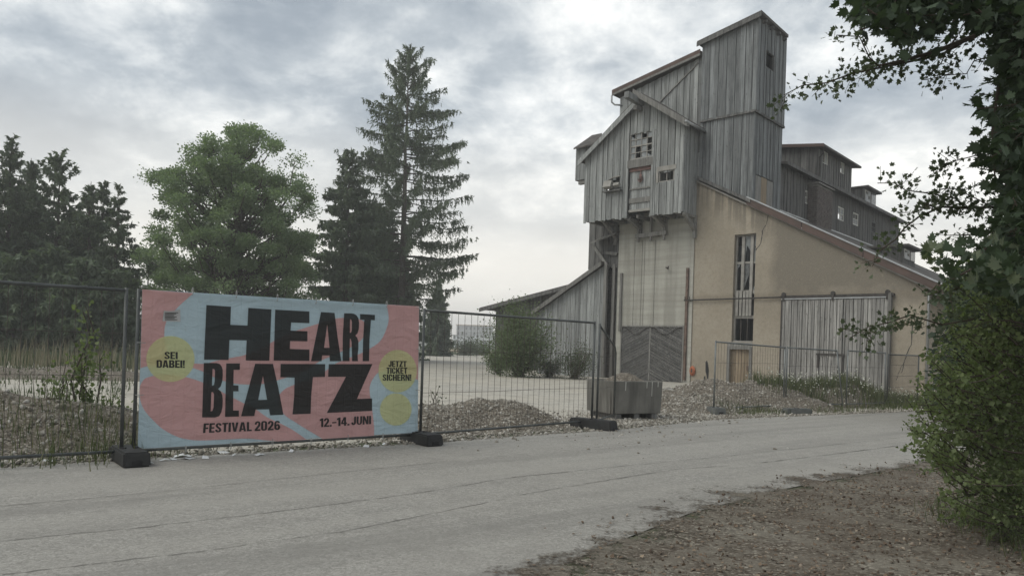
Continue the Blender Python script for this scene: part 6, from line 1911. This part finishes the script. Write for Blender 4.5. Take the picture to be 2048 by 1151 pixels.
shrub(at(112, 10.2), 1.3, 0.28, 'shorter sapling left of the slim sapling', 200, 0.06, 6, 'leaf_bush', stems=5, name='sapling', cat='sapling')
shrub(at(215, 10.9), 0.7, 0.35, 'low weedy sapling beside the left banner post', 200, 0.06, 7, 'leaf_bush', stems=6, name='sapling', cat='sapling')
shrub(at(882, 14), 0.75, 0.3, 'bare-stemmed weed on the heap behind the banner end post', 60, 0.05, 8, 'leaf_hawthorn', stems=7, name='weed_plant', cat='weed')
shrub(at(930, 110), 2.6, 2.6, 'grey-green bushes hiding the foot of the white apartments', 2600, 0.2, 11, 'leaf_hawthorn', stems=14)
shrub(at(965, 120), 2.0, 2.2, 'low far bushes right of the grey-green bushes', 2000, 0.2, 12, 'leaf_hawthorn', stems=12)
# --- grasses (nobody could count them)
def heap_z(x, y):
    z = np.zeros(len(x))
    for c, rx, ry, ang, hz in HEAPS:
        dx, dy = x - c[0], y - c[1]
        u = (dx * math.cos(ang) + dy * math.sin(ang)) / rx; v = (-dx * math.sin(ang) + dy * math.cos(ang)) / ry
        z = np.maximum(z, np.where(u * u + v * v < 1, hz(u, v), 0))
    return z
def grass(name, label, X, Y, hmin, hmax, wdt, mat, rng, heapz=True, bend=0.5):
    n = len(X)
    Z = heap_z(X, Y) if heapz else np.zeros(n)
    P = np.stack([X, Y, Z], -1)
    h = rng.uniform(hmin, hmax, n)
    a = rng.random(n) * 6.28
    o = np.stack([np.cos(a), np.sin(a), np.zeros(n)], -1); s = np.stack([-np.sin(a), np.cos(a), np.zeros(n)], -1)
    up_ = np.array((0, 0, 1.0))
    b1 = P + up_ * (h * 0.55)[:, None] + o * (h * bend * 0.25)[:, None]
    b2 = P + up_ * h[:, None] * 0.95 + o * (h * bend * rng.uniform(0.3, 1, n))[:, None]
    w_ = s * (wdt * rng.uniform(0.6, 1.3, n))[:, None]
    V = np.stack([P - w_, P + w_, b1 + w_ * 0.7, b1 - w_ * 0.7, b1 - w_ * 0.7, b1 + w_ * 0.7, b2 + w_ * 0.08, b2 - w_ * 0.08], 1)
    o_ = npmesh(name, V.reshape(-1, 3), 4, mat, None, np.repeat(np.clip(rng.normal(0.5, 0.25, n), 0, 1), 8))
    return tag(o_, label, None, None, 'stuff')
rng = np.random.default_rng(5)
def clump_xy(centres, n, sd_, rng):
    c = np.asarray(centres)[rng.integers(0, len(centres), n)]
    return c[:, 0] + rng.normal(0, 1, n) * sd_, c[:, 1] + rng.normal(0, 1, n) * sd_
# far meadow in front of the dark stand
x = rng.uniform(-36, -8, 9000); y = rng.uniform(31, 42, 9000)
grass('meadow_grass', 'tall green grass in front of the dark trees', x, y, 0.2, 0.65, 0.024, 'meadow', rng, False)
x, y = clump_xy([at(70, 26), at(90, 27), at(240, 27), at(200, 29), at(130, 30), at(285, 28), at(20, 29)], 420, 0.8, rng)
grass('dry_stalks', 'pale dry stalks standing in the yard', x, y, 0.7, 1.5, 0.012, 'dry_stalk', rng, False, 0.25)
# weeds on the left bank and along the fence foot
x, y = clump_xy([(-5.9, 7.7), (-6.6, 8.0), (-5.0, 9.0), (-4.75, 8.7), (-5.4, 9.8), (-6.9, 8.9), (-4.5, 9.4), (-5.6, 9.2), (-6.2, 9.0), (-7.2, 8.2), (-5.2, 8.4), (-6.0, 10.2)], 1400, 0.3, rng)
grass('bank_weeds', 'thin weeds on the gravel bank', x, y, 0.08, 0.36, 0.005, 'grass_blade', rng)
# low weeds spread over the left of the yard
x = rng.uniform(-22, -7, 7000); y = rng.uniform(12.5, 30, 7000)
kp = (vnoise(x, y, 0.5, 61) + 0.5 * vnoise(x, y, 1.7, 62) > 0.05) & (x < -0.52 * y + 0.3)
grass('yard_weeds', 'low weeds scattered over the left of the yard', x[kp], y[kp], 0.05, 0.26, 0.012, 'meadow', rng)
# overgrown mound and verge before the barn door
x = rng.uniform(7.2, 14.2, 5200); y = 21.2 + (x - 7.2) * 0.48 + rng.normal(0.9, 1.0, 5200)
kp = y > 19.6 + (x - 7.2) * 0.40 + 0.7
grass('mound_weeds', 'weeds and grass on the mound before the barn door', x[kp], y[kp], 0.12, 0.5, 0.009, 'grass_blade', rng)
x = rng.uniform(7.2, 13.8, 420); y = 21.4 + (x - 7.2) * 0.48 + rng.normal(0.7, 0.8, 420)
P = np.stack([x, y, heap_z(x, y) + rng.uniform(0.15, 0.5, 420)], -1)
tag(leaves('blossom', P, np.tile((0, 0, 1.0), (420, 1)), 0.05, 'blossom', None, LEAFQ, 1.2, rng), 'small white flower heads over the mound')
# grass strip where the asphalt meets the mound
x, y = clump_xy([P2(px_, py_)[:2] for px_, py_ in ((1460, 828), (1500, 828), (1540, 826), (1650, 824), (1700, 823), (1760, 820), (1800, 818), (1830, 816))], 1500, 0.3, rng)
grass('verge_grass', 'short grass at the far edge of the asphalt', x, y + 0.25, 0.05, 0.22, 0.006, 'grass_blade', rng)

# ================================================================== FOREGROUND GREENERY ON THE RIGHT
def inpoly(px_, py_, poly):
    ins = np.zeros(len(px_), bool); j = len(poly) - 1
    for i in range(len(poly)):
        xi, yi = poly[i]; xj, yj = poly[j]
        c = ((yi > py_) != (yj > py_)) & (px_ < (xj - xi) * (py_ - yi) / (yj - yi + 1e-9) + xi)
        ins ^= c; j = i
    return ins
def sample(poly, n, rng):
    P = np.array(poly, float); lo_, hi_ = P.min(0), P.max(0)
    out = []
    while sum(len(o) for o in out) < n:
        q = rng.uniform(lo_, hi_, (n * 3, 2)); out.append(q[inpoly(q[:, 0], q[:, 1], poly)])
    return np.concatenate(out)[:n]
def twig_leaves(p0, p1, n, spread, rng):
    u = rng.random(n) ** 0.8
    p = p0 + (p1 - p0) * u[:, None] + rng.normal(0, spread, (n, 3))
    d = norm(p - (p0 + (p1 - p0) * u[:, None])) + norm(p1 - p0) * 0.5
    return p, d
def sprays(centres, length, nper, spread, rng, toward=(-0.7, -0.1, 0.05)):
    """each centre carries a short leafy twig"""
    PP, DD, TW = [], [], []
    for c in centres:
        d = norm(np.array(toward) + rng.normal(0, 0.6, 3)) * length * rng.uniform(0.6, 1.3)
        a, b = c - d * 0.5, c + d * 0.5
        p, q = twig_leaves(a, b, int(nper * rng.uniform(0.6, 1.4)) + 2, spread, rng)
        PP.append(p); DD.append(q); TW.append((a, b))
    return np.concatenate(PP), np.concatenate(DD), TW
def px3(pts, d0, d1):
    n = len(pts)
    return [atd(x, y, d0 + (d1 - d0) * i / max(1, n - 1)) for i, (x, y) in enumerate(pts)]
# ---- maple reaching in from the right, trunk outside the frame
rng = np.random.default_rng(31)
maple = thing('maple_tree', (5.9, 5.6, 0), 'dark leafy maple overhanging from the upper right corner', 'tree')
MB().tube([(5.9, 5.6, 0), (5.85, 5.6, 1.2), (5.75, 5.55, 2.6), (5.6, 5.5, 4.2), (5.5, 5.4, 5.6)], [0.2, 0.17, 0.15, 0.12, 0.08], 9).build('trunk', 'bark', maple, True)
mlimb = MB()
for pts, d0, d1, r in (([(2150, -120), (2040, 10), (1950, 72), (1870, 104), (1790, 125), (1755, 132)], 5.5, 5.2, 0.028), ([(2140, 60), (2060, 90), (2000, 150), (1985, 260), (1990, 360)], 5.6, 5.6, 0.022), ([(2150, -200), (2000, -60), (1880, 0), (1780, 40), (1720, 60)], 5.5, 5.0, 0.02), ([(2130, 330), (2060, 400), (1990, 470), (1940, 540), (1900, 560)], 5.6, 5.4, 0.02), ([(2140, 200), (2080, 260), (2030, 330), (2010, 430)], 5.6, 5.8, 0.02)):
    P = px3(pts, d0, d1)
    mlimb.tube(P, list(np.linspace(r, 0.006, len(P))), 6, False)
top = [(1705, -40), (1708, -4), (1730, 25), (1755, 45), (1780, 60), (1810, 80), (1850, 78), (1880, 52), (1935, 28), (1985, 45), (2010, 95), (2080, 130), (2080, -40)]
col_ = [(2005, 40), (2110, 40), (2110, 560), (1975, 560), (1960, 520), (2015, 470), (2025, 440), (2010, 400), (2030, 360), (2000, 330), (1998, 285), (2012, 250), (1990, 215), (1980, 180), (2010, 165), (2025, 140), (1995, 110), (2000, 70)]
c1_ = sample(top, 120, rng); c2_ = sample(col_, 190, rng)
cc = [atd(x, y, rng.uniform(4.6, 5.8)) for x, y in c1_] + [atd(x, y, rng.uniform(4.8, 6.6)) for x, y in c2_]
P, D, TW = sprays(cc, 0.20, 15, 0.05, rng, (-0.5, 0, -0.1))
for a, b in TW: mlimb.tube([a, (a + b) / 2 + rng.normal(0, 0.01, 3), b], 0.004, 4, False)
mlimb.build('limbs', 'twig', maple)['kind'] = 'stuff'
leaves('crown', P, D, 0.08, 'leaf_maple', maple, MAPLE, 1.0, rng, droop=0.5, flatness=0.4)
# dark inner foliage: more leaves deeper in, so the sky only flickers through at the rim
inner = [(2035, -40), (2120, -40), (2120, 560), (2020, 560), (2040, 470), (2050, 350), (2030, 280), (2030, 170), (2050, 90)]
cc = [atd(x, y, rng.uniform(5.6, 7.4)) for x, y in sample(inner, 115, rng)]
P, D, _ = sprays(cc, 0.3, 22, 0.09, rng, (-0.3, 0, -0.2))
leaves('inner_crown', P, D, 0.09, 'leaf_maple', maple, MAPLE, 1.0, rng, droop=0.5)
# single large leaves near the eye, each its own part
lm = [bpy.data.meshes.new('leaf') for _ in range(3)]
for q, me in enumerate(lm):
    V = [(x, y, 0.18 * abs(x) - 0.12 * y * y + 0.03 * q * x) for x, y in MAPLE]
    me.from_pydata(V, [], [tuple(range(len(MAPLE)))]); me.materials.append(MATS['leaf_hawthorn' if q == 2 else 'leaf_maple'])
    a = me.attributes.new('tint', 'FLOAT', 'POINT'); a.data.foreach_set('value', [0.4 + 0.25 * q] * len(MAPLE))
big = [(1835, 490), (1860, 478), (1890, 500), (1925, 478), (1960, 490), (2000, 480), (2048, 500), (2048, 600), (1960, 590), (1900, 560), (1850, 540)]
pts = np.concatenate([sample(big, 110, rng), sample(top, 90, rng), sample(col_, 80, rng)])
for i, (x, y) in enumerate(pts):
    o = bpy.data.objects.new('leaf', lm[int(rng.integers(0, 3)) if i < 110 else int(rng.integers(0, 2))])
    COL.objects.link(o); o.parent = maple
    o.location = Vector(atd(x, y, rng.uniform(4.3, 5.2))) - Vector(maple.location)
    s_ = rng.uniform(0.055, 0.10); o.scale = (s_, s_, s_)
    o.rotation_euler = (rng.uniform(1.2, 3.4), rng.uniform(-0.7, 0.7), rng.uniform(0, 6.28))
# ---- hawthorn with long arching twigs
haw = thing('hawthorn_tree', (5.4, 6.4, 0), 'hawthorn with long thin twigs reaching across the sky on the right', 'tree')
MB().tube([(5.4, 6.4, 0), (5.3, 6.4, 1.0), (5.2, 6.35, 2.0), (5.25, 6.3, 3.2), (5.2, 6.2, 4.4)], [0.09, 0.08, 0.07, 0.05, 0.03], 8).build('trunk', 'bark', haw, True)
hl_m = MB()
HB = [([(2110, 60), (2000, 45), (1950, 72), (1890, 100), (1830, 122), (1770, 135), (1700, 143), (1650, 163), (1605, 181), (1568, 190)], 5.7, 5.4, 0.013, 16, 0.032),
      ([(1915, 72), (1898, 100), (1884, 122), (1866, 142), (1848, 160)], 5.5, 5.4, 0.006, 4, 0.028),
      ([(2080, 95), (1990, 112), (1945, 122), (1930, 146), (1888, 151)], 5.7, 5.6, 0.006, 4, 0.028),
      ([(1760, 135), (1735, 120), (1715, 75), (1680, 72), (1668, 80)], 5.4, 5.3, 0.006, 9, 0.03),
      ([(1850, 160), (1900, 150), (1870, 152)], 5.4, 5.4, 0.003, 12, 0.03),
      ([(1760, 135), (1745, 140), (1730, 146)], 5.4, 5.3, 0.004, 22, 0.035),
      ([(2110, 412), (2000, 416), (1930, 414), (1875, 418), (1835, 436), (1805, 458), (1785, 480), (1765, 505), (1745, 532)], 5.9, 5.5, 0.012, 15, 0.034),
      ([(1930, 414), (1905, 400), (1860, 385), (1815, 376), (1785, 368), (1755, 366)], 5.8, 5.5, 0.007, 15, 0.03),
      ([(1990, 416), (1960, 400), (1935, 385), (1900, 380), (1880, 378)], 5.8, 5.5, 0.005, 14, 0.03),
      ([(1875, 418), (1850, 410), (1830, 425), (1800, 425)], 5.6, 5.5, 0.004, 14, 0.03),
      ([(2080, 290), (1990, 300), (1940, 310), (1905, 325), (1878, 340)], 5.7, 5.5, 0.006, 15, 0.03),
      ([(2080, 455), (2000, 462), (1940, 468), (1900, 470)], 5.7, 5.5, 0.006, 12, 0.03),
      ([(2100, 640), (2020, 642), (1950, 640), (1880, 638), (1820, 634), (1775, 642), (1735, 658), (1702, 674)], 5.8, 5.3, 0.009, 17, 0.03),
      ([(2040, 560), (1980, 560), (1920, 572), (1880, 585), (1850, 592)], 5.8, 5.4, 0.006, 15, 0.03)]
PP, DD = [], []
for pts, d0, d1, r, dens, sp in HB:
    P = np.array(px3(pts, d0, d1))
    P[1:-1] += rng.normal(0, 0.012, (len(P) - 2, 3))
    hl_m.tube(P, list(np.linspace(r, 0.003, len(P))), 5, False)
    for a, b in zip(P[:-1], P[1:]):
        L = np.linalg.norm(b - a)
        for c in range(max(1, int(L * 20))):
            s_ = a + (b - a) * rng.random()
            e = s_ + (norm(b - a) * 0.5 + rng.normal(0, 0.6, 3)) * 0.10
            hl_m.tube([s_, e], 0.002, 3, False)
            p, q = twig_leaves(s_, e, max(2, int(dens * rng.uniform(0.3, 1.2))), sp, rng); PP.append(p); DD.append(q)
hl_m.build('limbs', 'twig', haw)['kind'] = 'stuff'
leaves('crown', np.concatenate(PP), np.concatenate(DD), 0.038, 'leaf_hawthorn', haw, LOBE, 1.0, rng)
# ---- thicket at the lower right
bush = thing('hawthorn_bush', (4.9, 6.6, 0), 'green twiggy hawthorn thicket at the lower right by the road', 'bush')
bm_ = MB(); PP, DD, TT = [], [], []
bpol = [(2020, 560), (2005, 640), (1990, 720), (1985, 780), (2015, 830), (2020, 890), (1985, 930), (1965, 980), (1965, 1060), (2110, 1090), (2110, 550)]
for x, y in sample(bpol, 470, rng):
    d = rng.uniform(5.6, 7.8)
    c = atd(x, y, d)
    if c[2] < 0.08: continue
    L = rng.uniform(0.14, 0.34)
    a, b = c + np.array((0.5, 0.05, -0.12)) * L, c - np.array((0.5, 0.05, -0.08)) * L + rng.normal(0, 0.08, 3)
    bm_.tube([a, (a + b) / 2 + rng.normal(0, 0.015, 3), b], [0.004, 0.003, 0.0015], 3, False)
    k_ = int(rng.uniform(30, 80))
    p, q = twig_leaves(a, b, k_, 0.032, rng)
    PP.append(p); DD.append(q); TT.append(np.clip(rng.normal(0.32, 0.2, k_) + rng.normal(0, 0.14), 0, 1))
# arching sprays: leaf tufts at every node, airy towards the road
rimy = [(560, 1935), (620, 1915), (680, 1905), (735, 1885), (780, 1868), (815, 1850), (850, 1832), (900, 1835), (935, 1850), (965, 1880), (1010, 1900), (1060, 1905), (1090, 1915)]
ry_, rx_ = zip(*rimy)
for i in range(250):
    y0 = rng.uniform(570, 1080)
    tipx = np.interp(y0, ry_, rx_) + abs(rng.normal(0, 1)) * 85 - 26
    x0 = tipx + rng.uniform(60, 170)
    d0 = rng.uniform(5.5, 7.0)
    rise = rng.normal(-22, 45); tone = rng.normal(0, 0.15)
    n_ = 7
    pts = [(x0 + (tipx - x0) * t, y0 + 30 * (1 - t) + rise * t + 14 * math.sin(3.1 * t + i)) for t in np.linspace(0, 1, n_)]
    P = np.array(px3(pts, d0 + 0.15, d0 - rng.uniform(0.0, 0.35)))
    if P[:, 2].min() < 0.06: continue
    bm_.tube(P, list(np.linspace(0.008, 0.002, n_)), 4, False)
    for a, b in zip(P[:-1], P[1:]):
        L = np.linalg.norm(b - a)
        for _ in range(max(1, int(L * 17))):
            s_ = a + (b - a) * rng.random(); e = s_ + (norm(b - a) * 0.7 + rng.normal(0, 0.6, 3)) * rng.uniform(0.02, 0.075)
            k_ = int(rng.integers(5, 11))
            p, q = twig_leaves(s_, e, k_, 0.011, rng); PP.append(p); DD.append(q); TT.append(np.clip(rng.normal(0.66, 0.22, k_) + tone, 0, 1))
for i in range(14):
    g = np.array((rng.uniform(4.9, 6.2), rng.uniform(6.0, 7.4), 0.0)); e = g + np.array((rng.uniform(-0.5, 0.1), rng.uniform(-0.4, 0.3), rng.uniform(0.9, 2.3)))
    bm_.tube(curve(g, e, 0.08, rng, 5, 0.03), [0.02, 0.016, 0.012, 0.009, 0.005], 5, False)
bm_.build('stems', 'twig', bush)['kind'] = 'stuff'
P, D, T_ = np.concatenate(PP), np.concatenate(DD), np.concatenate(TT)
kp = P[:, 2] > 0.02
leaves('foliage', P[kp], D[kp], 0.015 + 0.03 * rng.random(kp.sum()) ** 1.6, 'leaf_bush', bush, LEAFQ, 1.1, rng, T_[kp])
# deeper shade mass behind the thicket, between it and the mill's right flank
shade = thing('tree_thicket', (14.5, 17.5, 0), 'dark wall of foliage behind the thicket at the right edge', 'bush')
PP, DD = [], []
sm_ = MB()
spol = [(1925, 560), (1905, 640), (1900, 740), (1892, 800), (1910, 815), (2110, 845), (2110, 540), (1960, 540)]
for x, y in sample(spol, 420, rng):
    c = atd(x, y, rng.uniform(16, 21))
    if c[2] < 0.1: continue
    k_ = 46
    q = norm(rng.normal(0, 1, (k_, 3)))
    PP.append(c + q * rng.random((k_, 1)) ** 0.5 * 0.55); DD.append(q)
for i in range(14):
    g = np.array((rng.uniform(11.8, 17), rng.uniform(16.5, 20.5), 0)); sm_.tube(curve(g, g + np.array((rng.uniform(-0.5, 0.5), 0, rng.uniform(2.5, 4.5))), 0, rng, 4, 0.03), [0.06, 0.05, 0.035, 0.015], 5, False)
sm_.build('stems', 'bark', shade)['kind'] = 'stuff'
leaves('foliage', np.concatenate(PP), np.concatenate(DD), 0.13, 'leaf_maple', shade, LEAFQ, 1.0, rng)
# dead leaves on the verge
q_ = LITTER[rng.integers(0, len(LITTER), 5200)] + rng.normal(0, 0.05, (5200, 3)) * np.array((1, 1, 0)) + np.array((0, 0, 0.006))
tag(leaves('leaf_litter', q_, rng.normal(0, 1, (5200, 3)) * np.array((1, 1, 0.08)), 0.032, 'dead_leaf', None, LEAFQ, 1.1, rng, flatness=2.0), 'brown fallen leaves over the verge')
# grass under the thicket and in the near corner
x = np.concatenate([rng.uniform(3.7, 6.5, 5200), rng.uniform(2.5, 4.4, 700)]); y = np.concatenate([rng.uniform(4.6, 7.4, 5200), rng.uniform(3.7, 4.4, 700)])
kp = (x > 3.2 + 0.34 * (y - 4.2) + rng.normal(0, 0.18, len(x)))
grass('thicket_grass', 'long grass at the foot of the thicket', x[kp], y[kp], 0.06, 0.26, 0.004, 'grass_blade', rng, False, 0.9)

# far wood closing the horizon
rng = np.random.default_rng(91)
n = 26000
x = rng.uniform(-640, 640, n); top_ = 7 + 4 * vnoise(x, x * 0, 0.03, 3) + 2.5 * vnoise(x, x * 0, 0.16, 4)
top_ = np.where((x > -62) & (x < -10), top_ * 0.45, top_)
P = np.stack([x, 640 + rng.uniform(0, 18, n), rng.random(n) ** 0.7 * top_], -1)
tag(leaves('far_wood', P, rng.normal(0, 1, (n, 3)), 2.4, 'leaf_tree', None, LEAFQ, 1.2, rng), 'distant line of woodland along the horizon')

# ================================================================== HAZE
m = MB(); m.box((-705, -85, -1.2), (705, 905, 32))
hz_o = fixn(m.build('haze', 'soot'))
hm = bpy.data.materials.new('haze'); hm.use_nodes = True
hm.node_tree.nodes.clear()
vo_ = hm.node_tree.nodes.new('ShaderNodeVolumePrincipled'); ho_ = hm.node_tree.nodes.new('ShaderNodeOutputMaterial')
vo_.inputs['Color'].default_value = (0.985, 0.985, 0.985, 1); vo_.inputs['Density'].default_value = 0.0015
hm.node_tree.links.new(vo_.outputs[0], ho_.inputs['Volume'])
hz_o.data.materials.clear(); hz_o.data.materials.append(hm)
tag(hz_o, kind='stuff')
